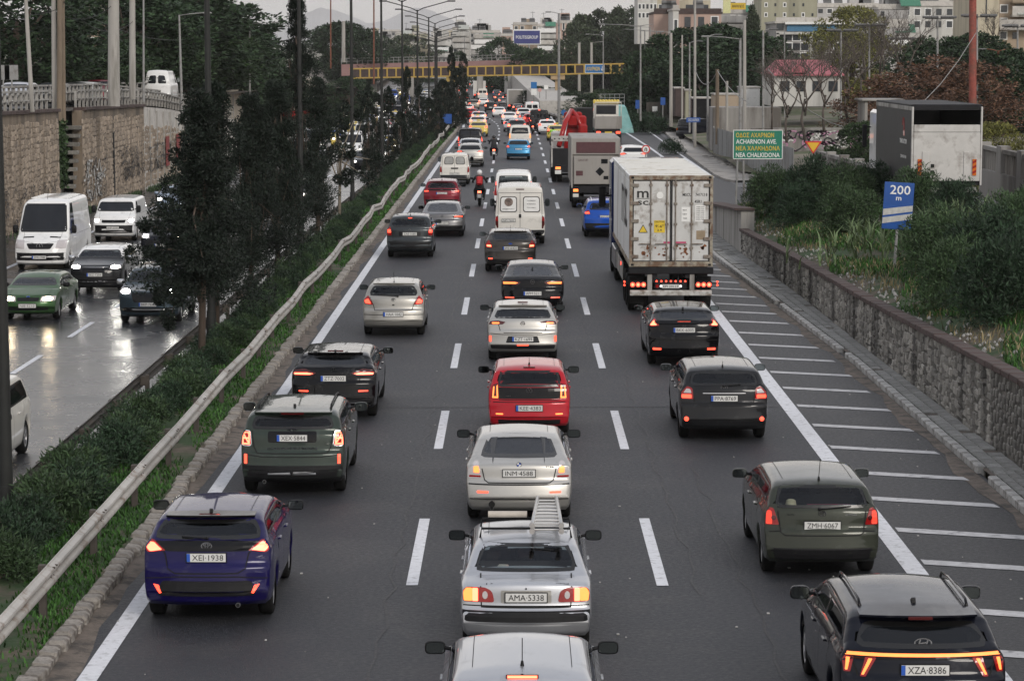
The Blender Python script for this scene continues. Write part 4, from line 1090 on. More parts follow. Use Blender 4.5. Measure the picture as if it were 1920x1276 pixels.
while y < 149.5:
 if not (NOT0 - .9 < y < NOT1):
  o = part('coping_stone',cmL[rng.randrange(5)],wallL,(XL - .2,y,zlw(y))); o.rotation_euler.x = math.atan2(zlw(y + 1) - zlw(y),1)
 y += 1.0
mb = MB(); mb.box(XL - .02,XL + .05,138.25,138.6,-.6,3.1); mb.build('drain_slot',SEAM,wallL)
stm = block_variants(1.1,.5,.2,STONE,j=.02,c=.02,nm='stair_step')
for k in range(11):
 part('stair_step',stm[k % 5],wallL,(XL - .56,NOT0 + 3.2 + .28 * k,-.6 + .42 * k))
wallC = empty('concrete_ramp_wall',label='grey stained concrete wall stepping down behind the dark conifers',cat='wall')
mb = MB(); zc_ = lambda y: interp(y,[(150,4.3),(160,3.95),(180,2.9),(200,2.2)]); wseg(mb,150.02,200,zc_,x=XL + .02)
mb.build('wall_panel',CONL,wallC)
mb = MB()
for y in frange(152,198,3.0): mb.box(XL + .02,XL + .10,y,y + .12,-1,zc_(y) - .2)
mb.build('panel_ribs',CONC,wallC)
rubble(wallC,lambda y: XL + .02,lambda y: -.6,lambda y: zc_(y) - 1.1,150.2,190,STONET,sw=.42,sh=.32,side=1,seed=12,maxparts=60)
wallF = empty('far_boundary_wall',label='pale plastered wall with a dark doorway behind the conifers',cat='wall')
mb = MB(); yl = frange(205,330,10); vs = []
for y in yl: vs += [(-24.5 + cv(y),y,-5),(-24.5 + cv(y),y,4.3),(-25 + cv(y),y,4.3),(-25 + cv(y),y,-5)]
n = len(yl); mb.add(vs,[(4 * i + a,4 * i + a + 1,4 * i + a + 5,4 * i + a + 4) for i in range(n - 1) for a in range(3)] + [(0,1,2,3)])
mb.build('wall_panel',mat('plaster_tan',(.40,.35,.28),rough=.9,var=.15,vs=.8,dirt=(.2,.17,.14),ds=.6,dcut=.55,streak=True),wallF)
mb = MB()
for y in frange(207,320,7): mb.box(-24.5 + cv(y),-24.42 + cv(y),y,y + .25,-1,4.2)
mb.build('pilasters',CONC,wallF)
mb = MB(); mb.box(-24.47,-24.41,239,241.2,.6,2.6); mb.build('doorway',SEAM,wallF)
GRB = mat('graffiti_black',(.02,.02,.022),rough=.7); GRR = mat('graffiti_red',(.20,.03,.025),rough=.7); GRW = mat('graffiti_white',(.55,.55,.53),rough=.7); GRP = mat('graffiti_pink',(.4,.2,.3),rough=.7)
def scribble(mb,fx,y0,y1,z0,z1,n,r,wd=.06,m=0):
 for _ in range(n):
  p = Vector((r.uniform(y0,y1),r.uniform(z0,z1))); pts = [p]
  a = r.uniform(0,6.28)
  for _ in range(7):
   a += r.uniform(-1.3,1.3); q = pts[-1] + Vector((cos(a),sin(a))) * r.uniform(.12,.34)
   if not (z0 < q.y < z1): a += pi; continue
   pts.append(q)
  for a_,b_ in zip(pts,pts[1:]):
   d = (b_ - a_).normalized(); nn = Vector((-d.y,d.x)) * wd / 2
   mb.add([(fx,*(a_ + nn)),(fx,*(a_ - nn)),(fx,*(b_ - nn)),(fx,*(b_ + nn))],[(0,1,2,3)],m)
rr = random.Random(5); mb = MB()
scribble(mb,XL + .11,104,121,-.4,1.6,46,rr,.05,0); scribble(mb,XL + .11,129,136,-.3,2.0,40,rr,.06,0); scribble(mb,XL + .11,129,134,-.3,2.0,26,rr,.10,2)
scribble(mb,XL + .11,140,149,.2,2.2,50,rr,.07,0); scribble(mb,XL + .13,150,168,.2,2.0,60,rr,.09,0)
for (a,b) in ((158.5,160),(163.5,165)): mb.box(XL + .12,XL + .14,a,b,.3,2.2,1)
mb.build('graffiti',[GRB,GRR,GRW],wallL)
# ---- balustrades of posts and two rails along the top of the left wall
def balustrade(path,label,sp=1.2,h=.85,panel=True,m=CONC,pw=.06):
 root = empty('balustrade',label=label,cat='balustrade',group='concrete balustrades above the wall')
 mb = MB(); L_ = 0
 pw_ = MB(); pw_.box(-pw,pw,-pw,pw,0,h,0,.01); pm = pw_.mesh('baluster',m)
 pts = [Vector(p) for p in path]; cnt = 0; rest = MB()
 for a,b in zip(pts,pts[1:]):
  d = b - a; n = max(1,int(d.length / sp))
  for k in range(n):
   p = a + d * (k / n)
   if cnt < 120: part('baluster',pm,root,tuple(p)); cnt += 1
   else: rest.box(p.x - pw,p.x + pw,p.y - pw,p.y + pw,p.z,p.z + h)
  for zz,t in ((h,.09),(h * .52,.05)):
   u = Vector((-d.y,d.x,0)).normalized() * .09; a1 = a + Vector((0,0,zz)); b1 = b + Vector((0,0,zz)); T = Vector((0,0,t))
   mb.add([a1 - u,a1 + u,b1 + u,b1 - u,a1 - u + T,a1 + u + T,b1 + u + T,b1 - u + T],[(0,1,2,3),(4,5,6,7),(0,1,5,4),(2,3,7,6),(1,2,6,5),(0,3,7,4)])
 mb.build('handrail',m,root)
 if rest.v: rest.build('balusters',m,root)['kind'] = 'stuff'
 return root
balustrade([(XL - .3,96,zlw(96) + .15),(XL - .3,NOT0 - .3,zlw(NOT0) + .15)],'concrete balustrade on the wall left of the stone stair recess')
balustrade([(XL - .3,NOT1,zlw(NOT1) + .15),(XL - .3,149.5,4.45)],'concrete balustrade on the wall between the stair recess and the bend',sp=1.15)
balustrade([(XL - .3,149.8,4.42),(XL - .3,160,4.05),(XL - .2,180,3.0),(XL - .2,199,2.3)],'concrete balustrade sloping down along the grey ramp wall',sp=1.2)
balustrade([(-25.5,96,5.0),(-25.5,128,4.95),(-25.5,152,4.75),(-24.2,168,4.1),(-23.6,186,3.2)],'rear concrete balustrade behind the poles, dropping with the ramp',sp=1.2)
balustrade([(-27.5,150,4.55),(-24.6,172,4.35)],'short concrete balustrade beneath the parked white van',sp=1.2,h=1.1)
# ---- guard rails
RAILM = mat('beige_guard_rail',(.37,.355,.33),rough=.6,metal=.1,var=.15,vs=1.5,dirt=(.20,.155,.12),ds=2.5,dcut=.58,objr=.1,bump=.1,bs=20)
RAILD = mat('dark_guard_rail',(.055,.05,.045),rough=.6,metal=.2,var=.25,vs=1.5,dirt=(.10,.08,.06),ds=2.0,dcut=.6,objr=.1)
POSTM = mat('rail_post',(.06,.05,.042),rough=.8,var=.3,vs=4)
WB = [(0,.155),(.012,.135),(.075,.105),(.082,.075),(.075,.045),(.012,.012),(.012,-.012),(.075,-.045),(.082,-.075),(.075,-.105),(.012,-.135),(0,-.155)]
def guardrail(name,fx,fz,y0,y1,face,mats,label,zc=.60,wob=.0,seed=2,postx=-.10,maxp=290,curve=True):
 root = empty(name,label=label,cat='guard rail'); r = random.Random(seed); yy = y0; pieces = 0; bolts = MB()
 wv = [(y0 + 4 * k,r.uniform(-1,1) * wob,r.uniform(-1,1) * wob * .8) for k in range(int((y1 - y0) / 4) + 3)]
 wx = lambda y: interp(y,[(a,b) for a,b,c in wv]) * min(1,max(0.15,(y - 35) / 40)); wz = lambda y: interp(y,[(a,c) for a,b,c in wv]) * min(1,max(.1,(y - 35) / 40))
 pm = MB(); pm.box(-.05,.05,-.05,.05,-.75,.14,0,.01); pme = pm.mesh('rail_post',mats[1])
 sp = MB(); sp.box(-.07,.07,-.06,.06,-.11,.11,0,.01); spe = sp.mesh('spacer',mats[1])
 while yy < y1:
  le = min(4.0,y1 - yy) + .25; mb = MB(); vs = []; ns = 6
  for k in range(ns + 1):
   y = yy + le * k / ns
   for (dx,dz) in WB:
    o = .012 if (k == ns) else 0
    vs.append((fx(y) + wx(y) + face * (dx + .004 * (pieces % 2)),y,fz(y) + zc + wz(y) + dz))
  P = len(WB); mb.add(vs,[(k * P + j,k * P + j + 1,(k + 1) * P + j + 1,(k + 1) * P + j) for k in range(ns) for j in range(P - 1)],0,False)
  vs2 = [(v[0] - face * .012,v[1],v[2]) for v in vs]
  mb.add(vs2,[(k * P + j,k * P + j + 1,(k + 1) * P + j + 1,(k + 1) * P + j) for k in range(ns) for j in range(P - 1)] ,0,False)
  mb.add([vs[k * P] for k in range(ns + 1)] + [vs2[k * P] for k in range(ns + 1)],[(k,k + 1,ns + 2 + k,ns + 1 + k) for k in range(ns)])
  o = mb.build('rail_beam',mats[0],root)
  y = yy + .12; p = (fx(y) + wx(y) + face * postx,y,fz(y) + zc + wz(y))
  part('rail_post',pme,root,p); part('spacer',spe,root,(fx(y) + wx(y) + face * (postx + .06) * .3 - face * .03,y,p[2]))
  for dz in (.03,-.03,.11,-.11):
   for dy in (-.05,.12): bolts.cyl((fx(y) + wx(y) + face * (.03 if abs(dz) < .05 else .06),y + dy,p[2] + dz),(fx(y) + wx(y) + face * (.05 if abs(dz) < .05 else .095),y + dy,p[2] + dz),.014,n=6)
  yy += 4.0; pieces += 1
 bolts.build('bolts',POSTM,root)['kind'] = 'stuff'
 return root
guardrail('guard_rail',lambda y: -6.22 + cv(y),lambda y: zm(y) + .06,24,330,1,(RAILM,POSTM),'wavy beige steel guard rail along the median grass of the main carriageway',wob=.11,zc=.62,postx=-.09)
guardrail('guard_rail',lambda y: -8.62 + cv(y),lambda y: zl(y),24,300,-1,(RAILD,POSTM),'dark steel guard rail between the hedge and the wet oncoming road',zc=.58,postx=-.14,seed=5)
guardrail('guard_rail',lambda y: 6.3 + cv(y),lambda y: zm(y),236,520,-1,(RAILM,POSTM),'far pale guard rail beside the queue where the exit road splits off',zc=.7,wob=.12,seed=9)
# ---------------------------------------------------------------- the cars seen from behind
def trap(w0,z0,w1,z1,r=.04): return rnd([(-w1,z1),(-w0,z0),(w0,z0),(w1,z1)],r)
SILV = paint('silver',(.46,.47,.49),metal=.75,rough=.36)
SILW = paint('warm_silver',(.42,.41,.385),metal=.7,rough=.38)
CHAMP = paint('champagne_silver',(.33,.32,.295),metal=.7,rough=.38)
VIOL = paint('violet_blue',(.0065,.0045,.055),metal=.15)
GRNG = paint('grey_green',(.032,.043,.036),metal=.3,rough=.34)
BLACK = paint('black',(.0025,.0025,.0035),metal=.1,rough=.25)
REDP = paint('red',(.38,.012,.022),metal=.1)
DKGR = paint('dark_grey',(.013,.0135,.015),metal=.2)
OLIV = paint('olive_grey',(.034,.038,.029),metal=.3)
BRGR = paint('brown_grey',(.050,.045,.041),metal=.6)
MIDG = paint('slate_grey',(.040,.046,.050),metal=.55)
GRYM = paint('warm_mid_grey',(.14,.14,.145),metal=.65)
WINE = paint('wine_red',(.16,.012,.022),metal=.35)
WHTP = paint('white',(.72,.72,.71),rough=.4)
CREAM = paint('cream_white',(.62,.60,.555),rough=.4)
SKYB = paint('sky_blue',(.045,.20,.36),metal=.4)
COBA = paint('cobalt_blue',(.012,.07,.36),metal=.4)
YELT = paint('taxi_yellow',(.60,.46,.10),rough=.4)
PETR = paint('petrol_grey',(.035,.052,.066),metal=.5)
NAVY = paint('navy',(.004,.005,.010),metal=.2)
GREEN = paint('bottle_green',(.035,.085,.030),metal=.35)
LBLU = paint('ice_blue',(.28,.34,.42),metal=.6)
BEIGE = paint('dull_beige',(.22,.20,.17),metal=.4)
def put(px,py,root,bd,label,cat='car',over=None,rz=0.0,lane=None,flip=False,zf=None,group=None):
 """rear tyres of the vehicle stand on the road where the photograph shows them"""
 zf = zf or zm
 p = GS(px,py,zf)
 oh = bd.ra if not flip else bd.fa
 x = p.x if lane is None else lane
 root.location = (x,p.y - oh + (bd.L if flip else 0),zf(p.y)); root.rotation_euler.z = rz + (pi if flip else 0)
 return tag(root,label,cat,group)
b = dict(kind='hatch',L=3.94,W=1.745,H=1.50,B=1.07,rake=.34,tr=.73,sh=.93,Rw=.32,bt=.80,crr=.17,gc=.2)
r,bd = make_vehicle('hatchback',b,VIOL,rear=dict(
 win=trap(.73,1.13,.63,1.37,.07),spoiler=(1.40,1.20,.10,GLOSSB),third=(1.425,.26,LITB,.11),
 dark=[(rnd([(-.84,1.02),(-.86,1.10),(-.4,1.12),(.4,1.12),(.86,1.10),(.84,1.02),(.5,.98),(.42,1.04),(-.42,1.04),(-.5,.98)][::-1],.02),GLOSSB,.007,'gloss_band'),
   (rnd([(-.60,.60),(-.66,.40),(.66,.40),(.60,.60)],.05),BLK,.01)],
 lamps=[[(rnd([(.55,.99),(.80,.955),(.855,1.02),(.85,1.12),(.72,1.12)],.02),LENSR,.012),(rnd([(.60,1.0),(.77,.97),(.82,1.02),(.80,1.09),(.72,1.09)],.02),LITB,.018)],
   [([(.60,.44),(.63,.43),(.71,.55),(.64,.54)],LITR,.016)]],
 gate=[(-.70,1.1),(-.56,.95),(-.52,.76),(-.42,.70),(.42,.70),(.52,.76),(.56,.95),(.70,1.1)],seams=[[(-.82,.62),(-.4,.655),(.4,.655),(.82,.62)]],
 plate=('XEI\u00b71938', .905, True), badge=('ovals',0,1.055,.075),wiper=(0,1.15,-.34,1.165),exhaust=[.42]),
 antenna=(.75,'fin',0),mirrors=BLK)
put(400,1148,r,bd,'violet-blue hatchback with three lit brake lamps straddling the left edge line')
b = dict(kind='suv',L=4.30,W=1.82,H=1.56,B=1.10,rake=.16,tr=.80,sh=.94,Rw=.34,bt=.78,crr=.16,rc=.13)
r,bd = make_vehicle('small_suv',b,GRNG,rear=dict(
 win=trap(.72,1.16,.66,1.40,.07),spoiler=(1.45,1.34,.12,GRNG),third=(1.455,.36,LENSD,.13),
 dark=[(rnd([(-.86,.56),(-.88,.36),(.88,.36),(.86,.56),(.55,.50),(-.55,.50)][::-1],.03),BLK,.01),(trap(.42,.94,.42,1.13,.04),GLOSSB,.004,'plate_recess'),(trap(.42,.40,.40,.46,.02),STEEL,.02,'skid_plate')],
 lamps=[[(rnd([(.70,.87),(.885,.87),(.885,1.14),(.72,1.14)],.06),CHROME,.008),(rnd([(.715,.885),(.872,.885),(.872,1.125),(.735,1.125)],.05),LENSR,.014),
   ([(.735,.9),(.76,.9),(.76,1.11),(.735,1.11)],LITB,.02),([(.74,1.085),(.865,1.085),(.865,1.11),(.74,1.11)],LITB,.02),([(.845,.9),(.87,.9),(.87,1.11),(.845,1.11)],LITB,.02),([(.74,.9),(.865,.9),(.865,.925),(.74,.925)],LITB,.02),
   ([(.75,.995),(.86,.995),(.86,1.02),(.75,1.02)],LITB,.021),([(.745,.93),(.77,.93),(.865,1.09),(.84,1.09)],LITB,.019)],
   [([(.78,.58),(.83,.58),(.83,.74),(.78,.74)],LITR,.014)]],
 gate=[(-.70,1.13),(-.66,.85),(-.60,.76),(.60,.76),(.66,.85),(.70,1.13)],seams=[[(-.86,.74),(-.5,.70),(.5,.70),(.86,.74)]],
 text=[('COUNTRYMAN',0,.845,.035,.86)],plate=('XEX\u00b75844', 1.02, True), badge=('wings',0,1.155,.09),exhaust=[-.48]),
 rails=BLK,antenna=(.75,'fin',0),mirrors=GRNG,cladding=True)
m_ = MB(); m_.cyl((0,-.03,.40),(0,.2,.40),.025,n=8); m_.sph((0,-.05,.45),.028); m_.cyl((0,-.05,.40),(0,-.05,.45),.018,n=8); m_.build('tow_hitch',BLK,r)
put(555,918,r,bd,'grey-green compact crossover with roof rails and criss-cross lit tail lamps, tow hitch below')
b = dict(kind='hatch',L=4.42,W=1.80,H=1.44,B=1.03,rake=.42,tr=.71,sh=.93,Rw=.33,bt=.80,crr=.18)
r,bd = make_vehicle('hatchback',b,BLACK,glass=TINT,rear=dict(
 win=trap(.70,1.09,.58,1.33,.06),spoiler=(1.355,1.16,.12,BLACK),dark=[(rnd([(-.80,.45),(-.78,.36),(.78,.36),(.80,.45)][::-1],.03),BLK,.01)],
 lamps=[[(rnd([(.36,.98),(.42,.935),(.84,.93),(.86,1.03),(.60,1.06)],.02),LENSD,.010),(rnd([(.42,.965),(.50,.945),(.82,.94),(.83,.975),(.55,.985)],.01),LITB,.018)],[([(.52,.60),(.72,.60),(.72,.625),(.52,.625)],LITR,.014)]],
 gate=[(-.66,1.06),(-.52,.80),(-.44,.74),(.44,.74),(.52,.80),(.66,1.06)],plate=('ZTZ\u00b77002', .87, True), badge=('star', 0, 1.04, .055), third=(1.39, .3, LENSD, .12), seams=[[(-.80, .50), (.80, .50)]]), mirrors=BLACK, antenna=(.8, 'fin',0),mcap=BLACK)
m_ = MB(); m_.box(-.7,.7,-.01,.03,.37,.385,0); m_.build('chrome_strip',CHROME,r)
put(630,778,r,bd,'glossy black compact hatchback with slim lit tail lamps ahead of the grey-green crossover')
b = dict(kind='hatch',L=3.75,W=1.69,H=1.52,B=1.04,rake=.28,tr=.72,sh=.93,Rw=.30,bt=.74,crr=.19)
r,bd = make_vehicle('hatchback',b,CHAMP,rear=dict(
 win=trap(.66,1.10,.56,1.38,.08),spoiler=(1.42,1.12,.05,CHAMP),
 lamps=[[(rnd([(.54,.86),(.78,.88),(.80,1.0),(.68,1.11)],.03),LENSR,.012),(rnd([(.60,.89),(.76,.90),(.78,.98),(.68,1.02)],.02),LITR,.018)]],
 gate=[(-.64,1.06),(-.54,.86),(-.50,.72),(.50,.72),(.54,.86),(.64,1.06)],seams=[[(-.8,.60),(.8,.60)]],plate=('HAA\u00b71042',.62,True),
 badge=('ovals',0,1.0,.06),wiper=(.12,1.09,-.40,1.13),handle=(-.03,.03,.86,BLK)),antenna=(.62,'rod',.30),mirrors=BLK)
put(740,626,r,bd,'small champagne-silver hatchback alone in the left lane with upright rod aerial')
b = dict(kind='mpv',L=4.28,W=1.75,H=1.64,B=1.10,rake=.34,tr=.74,sh=.94,Rw=.31,bt=.72,crr=.16)
r,bd = make_vehicle('people_carrier',b,MIDG,rear=dict(
 win=trap(.68,1.16,.56,1.48,.10),lamps=[[(rnd([(.68,.84),(.85,.84),(.84,1.16),(.72,1.16)],.04),LENSR,.012),(rnd([(.70,.94),(.84,.94),(.83,1.06),(.72,1.06)],.02),LITR,.018)]],
 dark=[(rnd([(-.85,.62),(-.82,.36),(.82,.36),(.85,.62)][::-1],.03),BLK,.01)],gate=[(-.66,1.12),(-.62,.66),(.62,.66),(.66,1.12)],plate=('ZAE\u00b71680', .90, False), recess=(trap(.40, .82, .40, .98, .03), DKGR), badge=('chevrons', 0, 1.07, .05), third=(1.50, .14, LITR, .01)), antenna=(.7, 'rod',.28),mirrors=BLK)
put(770,481,r,bd,'slate grey rounded people carrier in the left lane behind a low grey coupe-saloon','car')
b = dict(kind='sedan',L=4.69,W=1.83,H=1.44,B=.96,rake=.85,deck=.34,tr=.68,sh=.92,Rw=.34,bt=.72,crr=.2)
r,bd = make_vehicle('coupe',b,GRYM,glass=TINT,rear=dict(
 win=trap(.66,1.03,.52,1.36,.07),lamps=[[(rnd([(.42,.86),(.48,.79),(.86,.80),(.87,.90),(.55,.91)],.02),LENSD,.010),(rnd([(.50,.83),(.84,.82),(.84,.87),(.54,.88)],.01),LITR,.018)]],
 dark=[(rnd([(-.86,.48),(-.8,.34),(.8,.34),(.86,.48)][::-1],.03),BLK,.01)],plate=('YZN\u00b76011', .58, True), badge=('star',0,.86,.05),seams=[[(-.5,.93),(-.48,.70),(.48,.70),(.5,.93)]]),mirrors=BLK)
put(830,442,r,bd,'low mid-grey four-door coupe with a sloping tail ahead of the slate grey carrier')
b = dict(kind='suv',L=4.18,W=1.77,H=1.60,B=1.08,rake=.26,tr=.74,sh=.93,Rw=.34,bt=.86,crr=.18)
r,bd = make_vehicle('small_suv',b,WINE,rear=dict(
 win=trap(.68,1.14,.58,1.42,.07),spoiler=(1.47,1.14,.10,WINE),dark=[(rnd([(-.86,.62),(-.84,.36),(.84,.36),(.86,.62),(.5,.54),(-.5,.54)][::-1],.03),BLK,.01),(trap(.80,1.03,.80,1.10,.02),GLOSSB,.007,'gloss_band')],
 lamps=[[(rnd([(.58,.98),(.84,.95),(.86,1.06),(.66,1.12)],.02),LENSR,.014),(rnd([(.62,.99),(.82,.97),(.83,1.02),(.66,1.03)],.01),LITR,.02)]],plate=('IMN\u00b72471', .90, True), badge=('ovals', 0, 1.07, .055)), antenna=(.7, 'fin',0),mirrors=BLK,cladding=True)
put(829,396,r,bd,'wine red crossover with black lower bumper following the small cream van')
# --------- middle lane
b = dict(kind='hatch',L=4.0,W=1.72,H=1.50,B=1.05,rake=.30,tr=.73,sh=.92,Rw=.30,bt=.76,crr=.16,crown=.05)
r,bd = make_vehicle('hatchback',b,SILV,glass=TINT,rear=dict(
 win=trap(.70,1.08,.60,1.345,.07),third=(1.40,.30,LITB,.03),lamps=[[(rnd([(.66,.86),(.82,.86),(.81,1.10),(.72,1.12)],.04),LENSR,.012)]],
 plate=('YKH\u00b73305', .80, True), gate=[(-.66, 1.06), (-.6, .72), (.6, .72), (.66, 1.06)], dark=[(trap(.78, .36, .8, .52), BLK, .01)]), antenna=(.78, 'rod',.32),mirrors=BLK)
put(978,1403,r,bd,'wet-roofed silver hatchback cut off by the bottom edge with a lit high brake lamp')
r.location.y = 23.6
b = dict(kind='sedan',L=4.30,W=1.69,H=1.40,B=.93,rake=.46,deck=.52,tr=.72,sh=.93,Rw=.29,bt=.62,crr=.13)
SALB,SALY = b,None
r,bd = make_vehicle('saloon',b,SILV,rear=dict(
 win=trap(.66,1.00,.55,1.30,.06),frit=.035,
 dark=[(rnd([(-.85,.60),(-.85,.47),(.85,.47),(.85,.60)][::-1],.01),BLK,.018)],
 lamps=[[(rnd([(.40,.70),(.80,.70),(.81,.83),(.76,.885),(.52,.885),(.43,.84)],.04),LENSR,.010),(rnd([(.61,.71),(.68,.71),(.68,.875),(.61,.875)],.01),LITB,.016),(rnd([(.68,.71),(.79,.71),(.80,.82),(.76,.875),(.68,.875)],.02),LITO,.014),
   (ellipse(.52,.79,.035,.05,10),LENSW,.016)]],
 gate=[(-.58,.98),(-.565,.64),(.565,.64),(.58,.98)],seams=[[(-.8,.655),(.8,.655)]],plate=('AMA\u00b75338', .765, False), recess=(trap(.32, .69, .32, .85, .02), CHAMP), badge=('dot',0,.875,.012),
 text=[('COROLLA',.46,.925,.022,.17),('1.6',-.46,.925,.02,.09)]),mirrors=BLK)
p = put(986,1207,r,bd,'old silver saloon carrying an aluminium ladder on its roof rack')
SX,SY = r.location.x,r.location.y
mb = MB(); mb.sph((0,.66,.955),.10,12,sc=(1.1,.6,.45)); mb.build('brake_light',LITB,r)
mb = MB(); mb.box(-.62,.62,.60,.90,.90,.93); mb.build('parcel_shelf',BLK,r)
def litter(name,label,cat,boxes,m,base,rot=0):
 mb = MB()
 for (x0,x1,y0,y1,z0,z1) in boxes: mb.box(x0,x1,y0,y1,z0,z1,0,.02)
 me = mb.mesh(name,m); o = part(name,me,None,base); o.rotation_euler.z = rot; tag(o,label,cat); return o
litter('paper_stack','white papers lying on the rear shelf of the silver saloon with the ladder','papers',[(-.16,.16,-.07,.07,0,.05),(-.14,.15,-.09,.05,.05,.07)],WHT,(SX + .14,SY + .74,.935),.25)
litter('crumpled_cloth','crumpled pale cloth behind the left rear window of the ladder-carrying saloon','cloth',[(-.14,.14,-.07,.07,0,.08),(-.05,.10,-.06,.06,.07,.12),(-.2,-.1,-.05,.06,0,.05)],mat('pale_cloth',(.5,.47,.42),rough=.9),(SX - .32,SY + .74,.935),-.2)
rk = empty('roof_rack',(SX,SY,0),label='pair of thin black roof bars on the old silver saloon',cat='roof rack')
for yy in (1.40,2.10):
 mb = MB(); mb.tube([(-.60,yy,1.26),(-.58,yy,1.40),(.58,yy,1.40),(.60,yy,1.26)],.016,8); mb.build('roof_bar',BLK,rk)
ld = empty('ladder',(SX,SY,0),label='aluminium extension ladder lying lengthwise on the saloon roof bars',cat='ladder')
ALU = mat('aluminium',(.55,.54,.52),rough=.35,metal=.85,var=.1)
for k,(dx,dz) in enumerate(((0,0),(0,.075))):
 for sx in (-.19,.19):
  mb = MB(); mb.tube([(.27 + sx,.98,1.445 + dz),(.30 + sx * .68,2.95,1.455 + dz)],.026,6); mb.build('ladder_rail',ALU,ld)
  mb = MB(); mb.cyl((.27 + sx,.96,1.445 + dz),(.27 + sx,1.02,1.445 + dz),.036,n=12); mb.build('end_cap',mat('grey_rubber',(.3,.29,.28),rough=.7),ld)
 for j in range(8):
  q = .18 * (1 - .04 * j); mb = MB(); mb.cyl((.272 + j * .004 - q,1.08 + j * .24,1.447 + dz),(.272 + j * .004 + q,1.08 + j * .24,1.447 + dz),.014,n=8); mb.build('rung',ALU,ld)
mb = MB(); mb.cyl((-.50,2.08,1.46),(.02,2.08,1.46),.045,n=12); o = mb.build('roller_pole',mat('pale_wood',(.42,.38,.33),rough=.6),None); o.location = (SX,SY,0)
tag(o,'short pale pole strapped across the front roof bar beside the ladder','pole')
b = dict(kind='sedan',L=4.26,W=1.75,H=1.385,B=.97,rake=.66,deck=.33,tr=.69,sh=.92,Rw=.31,bt=.70,crr=.14,bb=.26)
r,bd = make_vehicle('coupe',b,SILW,glass=TINT,rear=dict(
 win=trap(.64,1.04,.50,1.33,.05),lamps=[[(rnd([(.60,.75),(.83,.74),(.84,.86),(.72,1.0),(.66,1.0)],.03),LENSW,.010),(rnd([(.64,.83),(.74,.83),(.74,.93),(.66,.94)],.02),LITO,.018),(rnd([(.62,.76),(.81,.76),(.81,.79),(.62,.79)],.01),LENSR,.015)],
   [([(.50,.52),(.68,.52),(.68,.55),(.50,.55)],LITR,.014)]],
 gate=[(-.62,.98),(-.56,.72),(-.5,.68),(.5,.68),(.56,.72),(.62,.98)],seams=[[(-.84,.655),(.84,.655)],[(-.8,.42),(.8,.42)]],dark=[(rnd([(-.82,.665),(-.82,.645),(.82,.645),(.82,.665)][::-1],.004),DKGR,.012,'rubbing_strip')],
 plate=('INM\u00b74588', .83, False), recess=(trap(.31, .75, .31, .91, .02), SILW), badge=('quarter', 0, .965, .042), exhaust=[-.44], text=[('316ti',.5,.93,.022,.13)]),mirrors=BLK)
m_ = MB(); m_.cyl((-.44,-.02,.34),(-.44,.2,.34),.05,n=14); m_.cyl((-.44,-.025,.34),(-.44,0,.34),.042,n=14,m=1); m_.build('tailpipe',[BLK,SEAM],r)
put(973,967,r,bd,'silver coupe with lit clear tail lamps between the red city car and ladder saloon')
b = dict(kind='hatch',L=3.60,W=1.645,H=1.49,B=1.02,rake=.20,tr=.76,sh=.94,Rw=.29,bt=.76,crr=.13,rc=.10)
r,bd = make_vehicle('city_car',b,REDP,rear=dict(
 win=trap(.63,1.03,.58,1.36,.06),dark=[(rnd([(-.63,1.02),(-.60,.80),(.60,.80),(.63,1.02)][::-1],.05),GLOSSB,.006,'glass_tailgate'),(trap(.60,.30,.62,.40,.02),BLK,.01)],
 lamps=[[(rnd([(.60,.80),(.75,.80),(.73,1.06),(.62,1.10)],.04),LENSD,.012),(rnd([(.615,.815),(.735,.815),(.735,.845),(.615,.845)],.01),LITO,.02),(rnd([(.615,.815),(.645,.815),(.65,1.04),(.625,1.07)],.01),LITO,.02),(rnd([(.705,.815),(.735,.815),(.715,1.03),(.69,1.04)],.01),LITO,.02)],[([(.52,.50),(.66,.50),(.66,.525),(.52,.525)],LITO,.014)]],
 seams=[[(-.78,.74),(.78,.74)]],plate=('KEE\u00b74383', .63, True), badge=('vw', 0, .96, .065), third=(1.41, .2, LENSD, .03), gate=[(-.62, 1.05), (-.59, .78), (.59, .78), (.62, 1.05)], text=[('up!', -.42, .86, .03, .10)]), antenna=(.7, 'rod',.16),mirrors=BLK)
put(992,813,r,bd,'bright red city car with a black glass tailgate in the middle lane')
b = dict(kind='hatch',L=4.06,W=1.765,H=1.44,B=1.02,rake=.34,tr=.72,sh=.93,Rw=.32,bt=.80,crr=.17)
r,bd = make_vehicle('hatchback',b,SILW,glass=TINT,rear=dict(
 win=trap(.72,1.08,.60,1.34,.07),spoiler=(1.375,1.20,.10,SILW),lamps=[[(rnd([(.42,1.0),(.50,.94),(.84,.93),(.86,1.01),(.60,1.03)],.02),LENSD,.010),(rnd([(.58,.955),(.76,.95),(.76,.985),(.58,.99)],.01),LITO,.018)],[([(.78,.52),(.83,.52),(.83,.66),(.78,.66)],LITR,.014)]],
 gate=[(-.6,.94),(-.56,.80),(-.46,.74),(.46,.74),(.56,.80),(.6,.94)],seams=[[(-.85,.72),(-.5,.70),(.5,.70),(.85,.72)]],plate=('KZT\u00b71699', .59, True), badge=('bolt', 0, .965, .055), dark=[(rnd([(-.80, .44), (-.78, .34), (.78, .34), (.80, .44)][::-1], .03), BLK, .01), (rnd([(-.36, .66), (-.42, .50), (.42, .50), (.36, .66)][::-1], .02), DKGR, .005, 'plate_recess')],
 third=(1.405,.22,LENSD,.11)),antenna=(.74,'fin',0),mirrors=BLK)
m_ = MB(); m_.box(-.14,.14,-.012,.03,.43,.455); m_.build('fog_light',LITR,r)
put(980,673,r,bd,'silver hatchback with dark slim tail lamps right ahead of the red city car')
